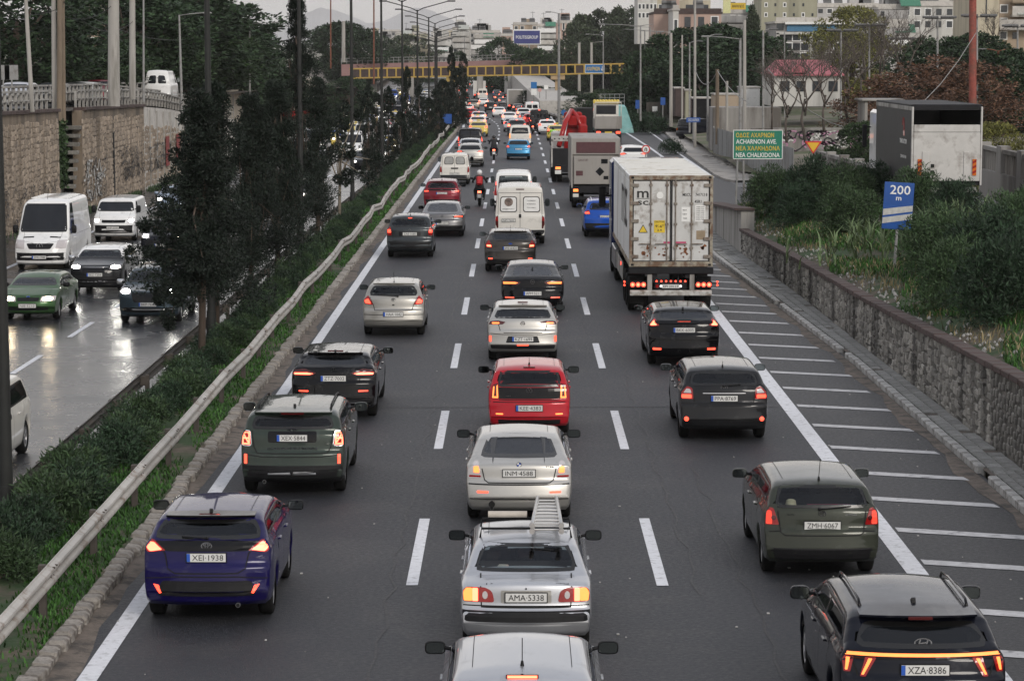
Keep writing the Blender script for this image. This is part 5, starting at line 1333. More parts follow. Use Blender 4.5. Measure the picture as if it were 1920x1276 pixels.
b = dict(kind='sedan',L=4.90,W=1.86,H=1.45,B=1.0,rake=.85,deck=.26,tr=.67,sh=.92,Rw=.34,bt=.74,crr=.2)
r,bd = make_vehicle('saloon',b,BLACK,rear=dict(
 win=trap(.64,1.05,.52,1.36,.07),lamps=[[(rnd([(.34,.92),(.42,.84),(.88,.84),(.89,.95),(.5,.95)],.02),LENSD,.010),(rnd([(.42,.90),(.50,.87),(.85,.86),(.86,.92),(.52,.92)],.01),LITO,.018)],[([(.54,.46),(.8,.46),(.8,.49),(.54,.49)],LITR,.014)]],
 plate=('APM\u00b75211', .60, True), badge=('bolt', 0, .93, .065), seams=[[(-.6, .98), (-.54, .76), (.54, .76), (.6, .98)]]), antenna=(.95, 'fin',0),mirrors=BLACK)
put(998,583,r,bd,'black liftback saloon with amber-lit wide tail lamps ahead of the silver hatchback')
b = dict(kind='hatch',L=4.36,W=1.82,H=1.48,B=1.05,rake=.40,tr=.71,sh=.93,Rw=.32,bt=.78,crr=.2)
r,bd = make_vehicle('hatchback',b,BRGR,glass=TINT,rear=dict(
 win=rnd([(-.56,1.36),(-.68,1.22),(-.56,1.09),(.56,1.09),(.68,1.22),(.56,1.36)],.08),spoiler=(1.40,1.16,.08,BRGR),
 lamps=[[(rnd([(.62,.84),(.85,.86),(.86,.98),(.74,1.12)],.03),LENSR,.010),(rnd([(.66,.88),(.82,.89),(.82,.95),(.68,.95)],.02),LITB,.018)],[([(.62,.46),(.76,.46),(.76,.50),(.62,.50)],LITR,.014)]],
 plate=('IPE\u00b76421', .84, True), badge=('oval', 0, .99, .075), seams=[[(-.8, .70), (.8, .70)]], dark=[(rnd([(-.8, .45), (-.78, .36), (.78, .36), (.8, .45)][::-1], .02), BLK, .01)]), antenna=(.75, 'rod',.22),mirrors=BLK)
put(957,507,r,bd,'brown-grey hatchback with lit tail lamps directly behind the tall white van')
# --------- right lane
b = dict(kind='suv',L=4.50,W=1.865,H=1.58,B=1.08,rake=.42,tr=.75,sh=.93,Rw=.36,bt=.86,crr=.18,crown=.05)
r,bd = make_vehicle('suv',b,NAVY,glass=TINT,rear=dict(
 win=trap(.74,1.15,.62,1.40,.08),spoiler=(1.455,1.30,.16,NAVY),dark=[(trap(.7,.36,.74,.56),BLK,.01),(rnd([(-.88,1.12),(-.86,1.04),(.86,1.04),(.88,1.12)][::-1],.02),GLOSSB,.006,'gloss_band')],
 lamps=[[(rnd([(.52,1.06),(.64,.86),(.70,.86),(.64,1.06)],.01),LENSR,.012),(rnd([(.565,1.05),(.66,.88),(.685,.88),(.605,1.05)],.006),LITO,.02)],
   [(rnd([(.76,1.06),(.80,.90),(.87,.90),(.885,1.06)],.01),LENSR,.012),(rnd([(.80,1.05),(.83,.92),(.855,.92),(.84,1.05)],.006),LITO,.02)]],
 center=[(rnd([(-.88,1.075),(-.88,1.105),(.88,1.105),(.88,1.075)],.008),LITO)],plate=('XZA\u00b78386', .94, True), badge=('slanth', 0, 1.20, .10), third=(1.46, .24, LENSD, .17), gate=[(-.80, 1.12), (-.70, .80), (.70, .80), (.80, 1.12)]), rails=BLACK, antenna=(1.0, 'fin',0),mirrors=BLACK,cladding=True)
rsuv = r; put(1729,1330,r,bd,'black sport utility car with a full-width glowing tail light bar in the bottom right corner')
r.location = (4.46,25.95,0)
b = dict(kind='hatch',L=4.18,W=1.71,H=1.475,B=1.02,rake=.24,tr=.74,sh=.93,Rw=.31,bt=.74,crr=.13,rc=.10)
r,bd = make_vehicle('hatchback',b,OLIV,rear=dict(
 win=trap(.68,1.04,.60,1.36,.06),frit=.04,lamps=[[(rnd([(.62,.80),(.83,.80),(.81,1.04),(.70,1.04)],.03),LENSR,.010),(rnd([(.72,.81),(.81,.81),(.80,1.0),(.73,1.0)],.02),LITD,.014),(ellipse(.70,.90,.035,.035,10),LENSD,.016)]],
 gate=[(-.64,1.0),(-.60,.70),(-.54,.66),(.54,.66),(.60,.70),(.64,1.0)],seams=[[(-.83,.70),(-.6,.72)],[(.83,.70),(.6,.72)]],plate=('ZMH\u00b76067', .80, False), recess=(trap(.38, .72, .38, .88, .02), OLIV), badge=('ovals',0,.97,.06),
 wiper=(-.04,1.03,.42,1.07),text=[('COROLLA',.42,.95,.022,.17),('VVT-i',-.46,.95,.02,.10)],dark=[(rnd([(-.82,.48),(-.80,.30),(.80,.30),(.82,.48)][::-1],.02),BLK,.006)]),antenna=(.62,'rod',.34),mirrors=OLIV)
put(1530,1068,r,bd,'olive-grey hatchback with a straw hat and pink folder behind its rear window')
hx,hy_,hz_ = r.location.x,r.location.y,r.location.z
mb = MB(); mb.box(-.64,.64,.34,.80,.95,.975); mb.build('parcel_shelf',BLK,r)
hat = empty('straw_hat',(hx - .42,hy_ + .48,.98),label='pale straw hat lying on the rear shelf of the olive-grey hatchback',cat='hat')
STRAW = mat('straw',(.45,.40,.28),rough=.9,bump=.4,bs=90)
mb = MB(); mb.cyl((0,0,0),(0,0,.015),.17,.16,20); mb.build('brim',STRAW,hat)
mb = MB(); mb.cyl((0,0,.015),(0,0,.12),.09,.07,16); mb.sph((0,0,.115),.07,12,sc=(1,1,.4)); mb.build('crown',STRAW,hat)
litter('pink_folder','pink folder on the rear shelf of the olive-grey hatchback beside the hat','folder',[(-.34,.34,-.08,.08,0,.05)],mat('pink_card',(.45,.05,.14),rough=.7),(hx + .15,hy_ + .5,.98))
litter('blue_towel','folded pale blue towel at the right of the olive-grey hatchback shelf','towel',[(-.17,.17,-.06,.06,0,.05)],mat('pale_blue_cloth',(.3,.4,.46),rough=.95),(hx + .42,hy_ + .44,.99))
b = dict(kind='hatch',L=4.22,W=1.76,H=1.515,B=1.05,rake=.26,tr=.73,sh=.93,Rw=.31,bt=.76,crr=.15)
r,bd = make_vehicle('hatchback',b,DKGR,rear=dict(
 win=trap(.69,1.10,.60,1.38,.08),lamps=[[(rnd([(.60,.84),(.85,.84),(.85,.96),(.72,1.09),(.62,1.05)],.03),LENSR,.010),(rnd([(.64,.86),(.83,.86),(.83,.93),(.64,.93)],.02),LITR,.018),(rnd([(.64,.96),(.80,.96),(.73,1.05),(.66,1.03)],.02),LENSW,.014)],
   [(ellipse(.74,.46,.045,.045,12),LITR,.016)]],
 gate=[(-.62,1.04),(-.58,.78),(-.52,.72),(.52,.72),(.58,.78),(.62,1.04)],seams=[[(-.85,.76),(.85,.76)]],plate=('PPA\u00b78769', .86, True), badge=('ovals',0,1.07,.07),wiper=(-.02,1.10,.32,1.13),center=[([(-.42,.955),(-.42,.965),(.42,.965),(.42,.955)],CHROME)],
 text=[('AURIS',.5,.80,.018,.12)]),antenna=(.62,'rod',.12),mirrors=MIDG)
put(1352,818,r,bd,'dark grey hatchback with round lit fog lamps between the olive-grey and the black hatchbacks')
b = dict(kind='hatch',L=4.37,W=1.77,H=1.47,B=1.06,rake=.46,tr=.70,sh=.92,Rw=.33,bt=.80,crr=.2)
r,bd = make_vehicle('hatchback',b,BLACK,glass=TINT,rear=dict(
 win=trap(.66,1.12,.56,1.36,.06),dark=[(rnd([(-.72,1.10),(-.70,1.05),(.70,1.05),(.72,1.10)][::-1],.01),GLOSSB,.03,'spoiler_bar')],
 lamps=[[(rnd([(.60,1.0),(.84,.98),(.86,1.06),(.70,1.17)],.02),LENSR,.010),(rnd([(.66,1.01),(.82,1.0),(.82,1.06),(.72,1.12)],.02),LITB,.018)],[([(.56,.42),(.76,.42),(.76,.47),(.56,.47)],LITR,.014)]],
 center=[([(-.16,1.065),(-.16,1.10),(.16,1.10),(.16,1.065)],LITB)],plate=('BKK\u00b76005', .90, True), badge=('squareh', 0, 1.0, .05), seams=[[(-.8, .66), (.8, .66)]], text=[('CIVIC', -.5, .82, .02, .12)]), antenna=(.75, 'fin',0),mirrors=BLACK)
put(1279,681,r,bd,'black hatchback with glowing red lamps tucked in behind the container truck')
b = dict(kind='suv',L=4.4,W=1.80,H=1.62,B=1.08,rake=.28,tr=.74,sh=.93,Rw=.34,bt=.84)
r,bd = make_vehicle('suv',b,COBA,rear=dict(win=trap(.68,1.14,.58,1.44,.07),lamps=[[(rnd([(.62,.96),(.86,.96),(.87,1.08),(.68,1.14)],.02),LENSR,.012),(rnd([(.66,.98),(.84,.98),(.84,1.04),(.68,1.06)],.01),LITR,.02)]],dark=[(trap(.8,.36,.86,.60),BLK,.01)],plate=('IKE\u00b72290',.86,True)),rails=CHROME,mirrors=COBA,cladding=True)
put(1134,443,r,bd,'bright blue sport utility car half hidden on the left of the container truck')
# ---------------------------------------------------------------- vans,lorries and the oncoming vehicles near the camera
b = dict(kind='van',L=5.1,W=2.02,H=2.36,B=1.20,rake=.12,tr=.86,sh=.985,Rw=.33,ra=.95,fa=.95,bt=.6,crr=.08,rc=.13,bb=.40,crown=.04)
r,bd = make_vehicle('panel_van',b,CREAM,cabin=False,glass=DARKGL,rear=dict(
 wins=[rnd([(-.80,1.30),(-.78,1.92),(-.12,1.92),(-.12,1.30)][::-1],.10),rnd([(.80,1.30),(.78,1.92),(.12,1.92),(.12,1.30)],.10)],wingl=WHT,
 dark=[(trap(.95,.38,.98,.60,.03),BLK,.02,'bumper'),(rnd([(-.05,1.08),(-.05,1.22),(.05,1.22),(.05,1.08)][::-1],.01),BLK,.015,'door_handle')],
 lamps=[[(rnd([(.86,.66),(.985,.66),(.985,1.16),(.87,1.16)],.02),LENSD,.012),(rnd([(.87,.95),(.98,.95),(.98,1.12),(.88,1.12)],.01),LENSR,.016)]],third=(2.20,.30,LENSD,.01),
 seams=[[(0,.62),(0,2.1)],[(-.88,.64),(-.86,2.06),(.86,2.06),(.88,.64)]],plate=('NPI\u00b77602',.98,False),platex=-.45),mirrors=BLK)
mb = MB(); k = Vector((-.45,0,1.68)); p = bd.proj('R',-.45,1.70,.012)
mb.cyl((-.45,p.y,1.70),(-.45,p.y + .01,1.70),.17,n=24,m=0); mb.build('round_sticker',mat('sticker_photo',(.16,.12,.10),rough=.5,var=.8,vs=9),r)
part('lettering',text_mesh('www.gastronomos.gr',.05,PTXT,width=.5),r,(-.45,p.y - .004,1.42))
for i,tx in enumerate(('CATERING','EVENTS','DELIVERY')): part('lettering',text_mesh(tx,.035,PTXT,width=.34),r,(.45,p.y - .004,1.76 - .14 * i))
put(975,456,r,bd,'tall cream-white panel van with a round sticker on its left rear door','van')
b = dict(kind='van',L=4.9,W=1.92,H=1.96,B=1.12,rake=.16,tr=.84,sh=.96,Rw=.33,ra=.95,fa=.95,bt=.6,crr=.08,rc=.13,bb=.36)
r,bd = make_vehicle('minibus',b,WHTP,cabin=True,rear=dict(win=trap(.74,1.22,.68,1.74,.07),lamps=[[(rnd([(.80,.80),(.93,.80),(.92,1.5),(.82,1.5)],.02),LENSR,.012),(rnd([(.81,1.3),(.91,1.3),(.90,1.46),(.83,1.46)],.01),LITR,.018)]],
 plate=('YBZ\u00b74410', .85, False), dark=[(trap(.9, .36, .92, .55, .03), BLK, .02, 'bumper')]),mirrors=BLK,sidewin=[[(.5,1.22),(.55,1.72),(3.1,1.72),(3.2,1.22)]])
p = GS(963,398,zm); r.location = (p.x + .0,p.y,0); tag(r,'white minibus with a wide clear rear window directly ahead of the tall van','van')
b = dict(kind='van',L=4.1,W=1.76,H=1.82,B=1.08,rake=.12,tr=.84,sh=.96,Rw=.30,ra=.75,fa=.85,bt=.62,crr=.08,rc=.14,bb=.36)
SMALLV = dict(wins=[rnd([(-.62,1.16),(-.56,1.60),(-.06,1.60),(-.06,1.16)][::-1],.12),rnd([(.62,1.16),(.56,1.60),(.06,1.60),(.06,1.16)],.12)],wingl=mat('silvered_film',(.28,.28,.27),rough=.4),
 lamps=[[(rnd([(.74,.72),(.87,.72),(.86,1.04),(.76,1.04)],.02),LENSR,.012)]],plate=('IZB\u00b73158',.62,False),seams=[[(0,.6),(0,1.66)],[(-.74,.6),(-.70,1.64),(.70,1.64),(.74,.6)]])
r,bd = make_vehicle('small_van',b,CREAM,cabin=False,glass=DARKGL,rear=dict(SMALLV,dark=[(trap(.20,.90,.22,.98,.01),BLK,.012,'door_handle'),(trap(.82,.38,.84,.56,.03),DKGR,.014,'bumper')]),mirrors=BLK)
put(853,345,r,bd,'small cream van with two rounded silvered rear windows in the left lane','van')
b = dict(kind='suv',L=4.5,W=1.82,H=1.60,B=1.08,rake=.26,tr=.74,sh=.93,Rw=.34,bt=.84)
LODR = dict(win=trap(.70,1.14,.58,1.44,.07),lamps=[[(rnd([(.40,1.0),(.86,.95),(.87,1.06),(.60,1.10)],.02),LENSR,.012),(rnd([(.55,1.0),(.84,.98),(.84,1.04),(.6,1.06)],.01),LITR,.02)]],plate=('YXT\u00b74470',.72,True),dark=[(trap(.84,.36,.86,.56),BLK,.01)])
r,bd = make_vehicle('small_suv',b,SILW,cabin=False,glass=DARKGL,rear=LODR,mirrors=BLK,lowlod=True); put(882,312,r,bd,'pale silver crossover beyond the small cream van in the left lane')
b = dict(kind='hatch',L=4.2,W=1.76,H=1.48,B=1.03,rake=.3,Rw=.31)
LODH = dict(win=trap(.68,1.08,.58,1.36,.07),lamps=[[(rnd([(.60,.86),(.85,.88),(.84,1.04),(.70,1.06)],.02),LENSR,.012),(rnd([(.66,.90),(.83,.90),(.83,.98),(.7,.99)],.01),LITR,.02)]],plate=('ZKA\u00b71187',.76,True),dark=[(trap(.80,.34,.82,.46),BLK,.01)])
r,bd = make_vehicle('hatchback',b,SILV,cabin=False,glass=DARKGL,rear=LODH,mirrors=BLK,lowlod=True); put(882,296,r,bd,'silver hatchback squeezed between the black van and the pale crossover')
b = dict(kind='van',L=4.9,W=1.92,H=1.92,B=1.10,rake=.22,tr=.82,sh=.96,Rw=.33,ra=.95,fa=.95,bt=.6,crr=.08,rc=.14,bb=.36)
r,bd = make_vehicle('people_van',b,BLACK,cabin=False,glass=DARKGL,rear=dict(wins=[rnd([(-.78,1.08),(-.70,1.70),(-.03,1.72),(-.03,1.08)][::-1],.06),rnd([(.78,1.08),(.70,1.70),(.03,1.72),(.03,1.08)],.06)],wingl=DARKGL,lamps=[[(rnd([(.84,.80),(.94,.80),(.93,1.3),(.86,1.3)],.02),LITR,.014)]],plate=('YEE\u00b79020',.72,True)),mirrors=BLK,lowlod=True,roofm=WHTP if False else None)
put(882,287,r,bd,'black van with twin dark rear windows and red lamps in the left lane','van')
b = dict(kind='hatch',L=4.0,W=1.73,H=1.50,B=1.02,rake=.3,Rw=.31)
r,bd = make_vehicle('hatchback',b,SKYB,cabin=False,glass=DARKGL,rear=LODH,mirrors=SKYB,lowlod=True); put(972,299,r,bd,'sky blue hatchback between the two far motorbikes in the middle lane')
b = dict(kind='van',L=4.5,W=1.80,H=1.84,B=1.12,rake=.22,tr=.82,sh=.96,Rw=.31,ra=.8,fa=.9,bt=.6,crr=.08,rc=.14,bb=.36)
r,bd = make_vehicle('people_van',b,CREAM,cabin=False,glass=DARKGL,rear=dict(win=trap(.70,1.14,.62,1.62,.07),lamps=[[(rnd([(.76,.80),(.88,.80),(.87,1.15),(.78,1.15)],.02),LITO,.014)]],plate=('XEP\u00b73326',.70,True)),mirrors=BLK,lowlod=True)
put(975,277,r,bd,'cream-white people van directly ahead of the sky blue hatchback','van')
b = dict(kind='suv',L=4.4,W=1.82,H=1.62,B=1.06,rake=.26,tr=.74,sh=.93,Rw=.34)
r,bd = make_vehicle('small_suv',b,WHTP,cabin=False,glass=DARKGL,rear=LODR,mirrors=WHTP,lowlod=True)
p = GS(1188,318,zm); r.location = (p.x,p.y,0); tag(r,'white crossover in the exit lane beside the grey box lorry','car')
b = dict(kind='hatch',L=4.1,W=1.76,H=1.46,B=1.03,rake=.3,Rw=.31)
r,bd = make_vehicle('hatchback',b,WHTP,cabin=False,glass=TINT,rear=dict(LODH,win=trap(.72,1.10,.60,1.38,.05)),mirrors=WHTP,lowlod=True)
p = GS(1235,341,zm); r.location = (p.x,p.y,0); tag(r,'white car showing only its dark rear window above the container roof','car')
b = dict(kind='sedan',L=4.3,W=1.72,H=1.42,B=.94,rake=.5,deck=.45,Rw=.30)
r,bd = make_vehicle('saloon',b,WHTP,cabin=False,glass=DARKGL,rear=dict(win=trap(.62,1.02,.50,1.30,.06),lamps=[[(rnd([(.46,.70),(.82,.70),(.80,.86),(.48,.86)],.02),LENSD,.012)]],plate=('ZZB\u00b78813',.55,False)),mirrors=BLK,lowlod=True)
put(1218,244,r,bd,'white saloon driving alone up the side road on the right')
# ---- the container truck
TW = 2.44; p = GS(1255,583,zm); TX = p.x; TY = p.y - .55
CONT = mat('container_white',(.66,.67,.66),rough=.5,var=.10,vs=1.2,bump=.15,bs=8,dirt=(.20,.17,.13),ds=1.5,dcut=.60,streak=True)
CONTR = mat('container_roof',(.60,.59,.55),rough=.55,var=.08,vs=1.2,dirt=(.33,.29,.22),ds=1.2,dcut=.60)
CFRM = mat('container_rusty_frame',(.30,.27,.21),rough=.7,var=.25,vs=4,dirt=(.13,.075,.045),ds=3,dcut=.48)
CHINGE = mat('container_hinge',(.20,.175,.145),rough=.6,var=.2,vs=5,dirt=(.10,.06,.04),ds=6,dcut=.55)
RUST = mat('rust',(.16,.06,.025),rough=.9,var=.5,vs=14)
TRD = mat('trailer_black',(.012,.012,.014),rough=.6,var=.3,vs=4,spec=.2)
CABB = paint('truck_cab_blue',(.012,.02,.07))
ct = empty('container',(TX,TY,0),label='worn white forty-foot shipping container with rusty doors on the semitrailer',cat='shipping container')
Z0,Z1,CL = 1.36,4.03,12.19; hw = TW / 2
mb = MB(); mb.box(-hw + .03,hw - .03,.14,CL - .05,Z0 + .12,Z1 - .06,0); mb.build('side_walls',CONT,ct)
mb = MB(); mb.box(-hw + .02,hw - .02,.10,CL - .02,Z1 - .059,Z1 - .02,0,.01); mb.build('roof',CONTR,ct)
mb = MB()
for sx in (-1,1):
 for j in range(8):
  mb = MB(); mb.box(sx * (hw - .032),sx * (hw - .02),.35 + j * 1.45,.35 + j * 1.45 + 1.42,Z0 + .2,Z1 - .2,0,.006); mb.build('side_panel',CONT,ct)
for j in range(14):
 mb = MB(); mb.box(-hw + .12,hw - .12,.5 + j * .83,.52 + j * .83,Z1 - .02,Z1 - .008); mb.build('roof_seam',CONTR,ct)
for sx in (-1,1):
 mb = MB(); mb.box(sx * (hw - .09),sx * hw,0,.12,Z0,Z1,0,.012); mb.build('corner_post',CFRM,ct)
 mb = MB(); mb.box(sx * (hw - .06),sx * hw,.121,CL,Z1 - .10,Z1 - .012,0,.01); mb.build('top_rail',CONT,ct)
 mb = MB(); mb.box(sx * (hw - .06),sx * hw,.121,CL,Z0,Z0 + .14,0,.01); mb.build('bottom_rail',CFRM,ct)
mb = MB(); mb.box(-hw + .091,hw - .091,.0,.1,Z1 - .13,Z1,0,.01); mb.build('door_header',CFRM,ct)
mb = MB(); mb.box(-hw + .091,hw - .091,.0,.1,Z0,Z0 + .15,0,.01); mb.build('door_sill',CFRM,ct)
for sx in (-1,1):
 for zz in (Z0,Z1 - .12):
  mb = MB(); mb.box(sx * (hw - .17),sx * (hw + .004),-.008,.17,zz,zz + .12,0,.01); mb.box(sx * (hw - .13),sx * (hw - .05),-.012,0,zz + .03,zz + .09,1); mb.build('corner_casting',[CFRM,SEAM],ct)
for sx in (-1,1):
 d = MB(); xa,xb = (.012,hw - .10); a,b2 = sorted((sx * xa,sx * xb)); d.box(a,b2,.035,.13,Z0 + .155,Z1 - .135,0,.01)
 door = d.build('door',mat('container_door',(.50,.50,.485),rough=.5,var=.12,vs=1.5,dirt=(.20,.17,.14),ds=2.2,dcut=.58),ct)
 g = MB()
 for q in ((a,a + .025,Z0 + .155,Z1 - .135),(b2 - .025,b2,Z0 + .155,Z1 - .135)): g.box(q[0],q[1],.025,.04,q[2],q[3])
 g.box(a + .026,b2 - .026,.025,.04,Z0 + .155,Z0 + .18); g.box(a + .026,b2 - .026,.025,.04,Z1 - .16,Z1 - .135); g.build('gasket',SEAM,door)
 for q in (.09,.53):
  x = sx * (.03 + (hw - .15) * q); kb = MB(); kb.cyl((x,.012,Z0 + .05),(x,.012,Z1 - .04),.019,n=8,m=0)
  for zz in (Z0 + .10,Z0 + .55,Z0 + 1.25,Z0 + 1.85,Z1 - .28,Z1 - .10): kb.box(x - .05,x + .05,-.004,.036,zz - .035,zz + .035,0,.006)
  kb.build('locking_bar',CHINGE,door)
  h = MB(); h.box(min(x,x + sx * .34),max(x,x + sx * .34),-.02,.0,Z0 + .66,Z0 + .69,0,.004); h.build('handle',CHINGE,door)
 for k in range(5):
  zz = Z0 + .30 + k * .52; xh = sx * (hw - .03); h = MB(); h.box(min(xh,xh - sx * .24),max(xh,xh - sx * .24),-.012,.034,zz - .05,zz + .05,0,.01); h.build('hinge',CHINGE,door)
 rs = MB(); rr = random.Random(3 + sx)
 for _ in range(15):
  cx = sx * rr.uniform(.15,hw - .2); cz = Z0 + (rr.uniform(.28,.62) if rr.random() < .8 else rr.uniform(.7,2.2)); s_ = rr.uniform(.015,.07) * (1 if cz < Z0 + .7 else .5)
  rs.prism([(cx + s_ * rr.uniform(.4,1.2) * cos(t),cz + s_ * rr.uniform(.4,1.2) * sin(t)) for t in np.linspace(0,5.6,8)],.029,.0345)
 rs.build('rust_patches',RUST,door)
def ctext(s,x,z,h,w=None,m=PTXT,y=.032): part('lettering',text_mesh(s,h,m,width=w,bold=.015),ct,(x,y,z))
ctext('m',-.83,Z1 - .55,.20,.34); ctext('sc',-.83,Z1 - .80,.13,.32)
mb = MB(); mb.box(-1.02,-.64,.028,.034,Z1 - .68,Z1 - .665); mb.build('logo_bar',PTXT,ct)
ctext('MSCU',.46,Z1 - .56,.09,.26); ctext('741713 8',.88,Z1 - .56,.09,.34); ctext('45R1',.78,Z1 - .76,.09,.2)
mb = MB(); mb.box(.30,.56,.026,.034,Z0 + 1.32,Z0 + 1.75); mb.box(.70,1.0,.026,.034,Z0 + 1.32,Z0 + 1.80); mb.build('paper_labels',WHT,ct)
for i,s_ in enumerate(('MAX','NET','TARE')): ctext(s_,.40,Z0 + 1.66 - .12 * i,.035,.12,y=.025)
for i in range(7): ctext('30480 67200',.85,Z0 + 1.75 - .06 * i,.028,.24,y=.025)
YSIG = mat('warning_yellow',(.62,.44,.03),rough=.5)
mb = MB(); mb.box(-.50,-.18,.026,.034,Z0 + 1.00,Z0 + 1.36); mb.build('caution_label',YSIG,ct)
ctext('CAUTION',-.34,Z0 + 1.32,.05,.28,y=.025); ctext('9\'-6"',-.34,Z0 + 1.19,.08,.24,y=.025); ctext('2.9',-.34,Z0 + 1.07,.06,.14,y=.025)
mb = MB(); mb.prism([(-.96,Z0 + 1.0),(-.68,Z0 + 1.0),(-.82,Z0 + 1.24)],.022,.034,1); mb.prism([(-.93,Z0 + 1.018),(-.71,Z0 + 1.018),(-.82,Z0 + 1.205)],.018,.03,0); mb.build('warning_triangle',[YSIG,PTXT],ct)
mb = MB(); mb.cyl((-.33,.026,Z1 - .58),(-.33,.034,Z1 - .58),.10,n=20); mb.build('round_sticker',WHT,ct)
mb = MB(); mb.box(.74,1.0,.026,.034,Z0 + .80,Z0 + 1.06); mb.build('brown_label',mat('tape_brown',(.26,.2,.13),rough=.7),ct)
mb = MB(); mb.box(-.22,-.03,.024,.034,Z0 + .68,Z0 + .74); mb.box(.14,.44,.024,.034,Z0 + .68,Z0 + .74); mb.build('pink_tape',mat('tape_pink',(.42,.06,.14),rough=.6),ct)
mb = MB()
o = part('lettering',text_mesh('m sc',1.2,PTXT,width=3.4),ct,(-hw - .002,3.6,Z0 + 1.6)); o.rotation_euler.z = -pi / 2
tr = empty('truck',(TX,TY,0),label='articulated lorry under the white container with dark blue cab and red lamp clusters',cat='truck')
mb = MB(); mb.box(-.55,-.40,-.05,11.8,1.02,1.34,0,.02); mb.box(.40,.55,-.05,11.8,1.02,1.34,0,.02)
for k in range(12): mb.box(-1.15,1.15,.05 + k * 1.0,.17 + k * 1.0,1.20,1.33)
mb.box(-1.24,1.24,-.12,.0,1.16,1.35,0,.02); mb.build('chassis',TRD,tr)
mb = MB(); mb.box(-1.2,1.2,-.10,-.02,.52,.68,0,.015); mb.build('underrun_bar',mat('bar_white',(.45,.44,.42),rough=.6,dirt=(.2,.17,.14),ds=4,dcut=.55),tr)
mb = MB()
for x in (-.62,.62): mb.box(x - .07,x + .07,-.06,.0,.68,1.16,0,.01)
mb.build('bar_bracket',CONC,tr)
mb = MB(); mb.box(-.48,.48,-.07,-.01,.70,.98,0,.02); mb.build('lamp_board',TRD,tr)
for sx in (-1,1):
 mb = MB(); a,b2 = sorted((sx * .72,sx * 1.2)); mb.box(a,b2,-.08,-.01,.74,.95,0,.02); lb = mb.build('lamp_cluster',TRD,tr)
 for k in range(3):
  x = sx * (.80 + .16 * k); q = MB(); q.cyl((x,-.095,.845),(x,-.075,.845),.068,n=14,m=0); q.cyl((x,-.10,.845),(x,-.09,.845),.04,n=12,m=1); part('tail_light',q.mesh('tail_light',[LITR,LITB]),lb)
 q = MB(); q.tube([(sx * 1.2,-.04,.88),(sx * 1.34,-.05,.88)],.015,6,1); q.cyl((sx * 1.36,-.10,.93),(sx * 1.36,-.04,.93),.03,n=8); q.cyl((sx * 1.36,-.10,.83),(sx * 1.36,-.04,.83),.03,n=8); q.build('marker_lamp',[LITR,BLK],tr)
for k in range(7):
 x = -.42 + .14 * k; q = MB(); q.cyl((x,-.085,.945),(x,-.07,.945),.03,n=10); q.build('marker_lamp',LITR,tr)
q = MB(); q.cyl((-.40,-.085,.80),(-.40,-.07,.80),.05,n=12); q.build('reflector',LENSR,tr)
for x in (-.29,.29): q = MB(); q.cyl((x,-.085,.80),(x,-.07,.80),.03,n=10); q.build('plate_lamp',LITF,tr)
q = MB(); q.box(-.26,.26,-.09,-.08,.74,.85); pl = q.build('number_plate',PLATE,tr); part('lettering',text_mesh('EPI\u00b720117',.07,PTXT,width=.44),pl,(0,-.092,.795))
def truck_wheels(root,ys,R=.5,half=1.22,dual=True,m=.28):
 tm,rm = wheel_meshes(R,m)
 for y in ys:
  for sx in (-1,1):
   o = part('wheel',tm,root,(sx * (half - m / 2),y,R)); part('rim',rm,o)
   if sx < 0: o.rotation_euler.z = pi
   if dual: o = part('wheel',tm,root,(sx * (half - m * 1.6),y,R))
 mb = MB()
 for y in ys: mb.cyl((-half + .1,y,R),(half - .1,y,R),.07,n=8)
 mb.build('axle',TRD,root)
truck_wheels(tr,(.95,2.25,3.55,10.6))
mb = MB()
for y in (.3,1.6,2.9):
 for sx in (-1,1): mb.box(sx * .78,sx * 1.2,y - .02,y + .0,.25,1.05)
mb.build('mud_flap',RUB,tr)
mb = MB(); mb.box(-1.22,-1.18,4.6,8.8,.55,1.1,0,.02); mb.build('side_guard',CONC,tr)
q = MB(); q.box(-1.235,-1.22,5.4,5.6,.95,1.05); q.build('marker_lamp',LITR,tr)
mb = MB(); mb.box(-1.25,1.25,CL + .35,CL + 2.5,.8,3.95,0,.12); mb.build('cab',CABB,tr)
mb = MB(); mb.box(-1.262,-1.25,CL + 1.4,CL + 2.3,2.1,2.9); mb.build('side_window',DARKGL,tr)
mb = MB(); mb.tube([(-1.25,CL + 2.2,2.6),(-1.5,CL + 2.3,2.7)],.03,6); mb.box(-1.62,-1.38,CL + 2.25,CL + 2.4,2.2,2.95,0,.05); mb.build('side_mirror',BLK,tr)
mb = MB(); mb.box(-1.26,-1.1,9.4,12.0,.5,1.15,0,.03); mb.build('fuel_tank',STEEL,tr)
truck_wheels(tr,(CL + 1.7,),dual=False)
# ---- grey box lorry ahead of it
GBOX = mat('box_body_grey',(.27,.255,.235),rough=.6,var=.15,vs=1.2,dirt=(.13,.115,.10),ds=1.2,dcut=.56,streak=True)
MARO = mat('maroon_panel',(.07,.022,.026),rough=.5,var=.15)
p = GS(1117,389,zm)
bx = empty('box_lorry',(3.97,p.y - .6,0),label='grimy grey box lorry with a maroon panel above its tail lift',cat='truck')
mb = MB(); mb.box(-1.2,1.2,.1,7.2,1.15,3.45,0,.03); mb.build('box_body',GBOX,bx)
mb = MB(); mb.box(-1.16,1.16,.0,.11,2.62,3.42,0,.02); mb.build('header_frame',GBOX,bx)
mb = MB(); mb.box(-.96,.96,-.02,.0,2.70,3.24,0,.01); mb.build('maroon_board',MARO,bx)
mb = MB(); mb.box(-1.08,1.1,-.06,.09,1.18,2.55,0,.02); mb.build('tail_lift',GBOX,bx)
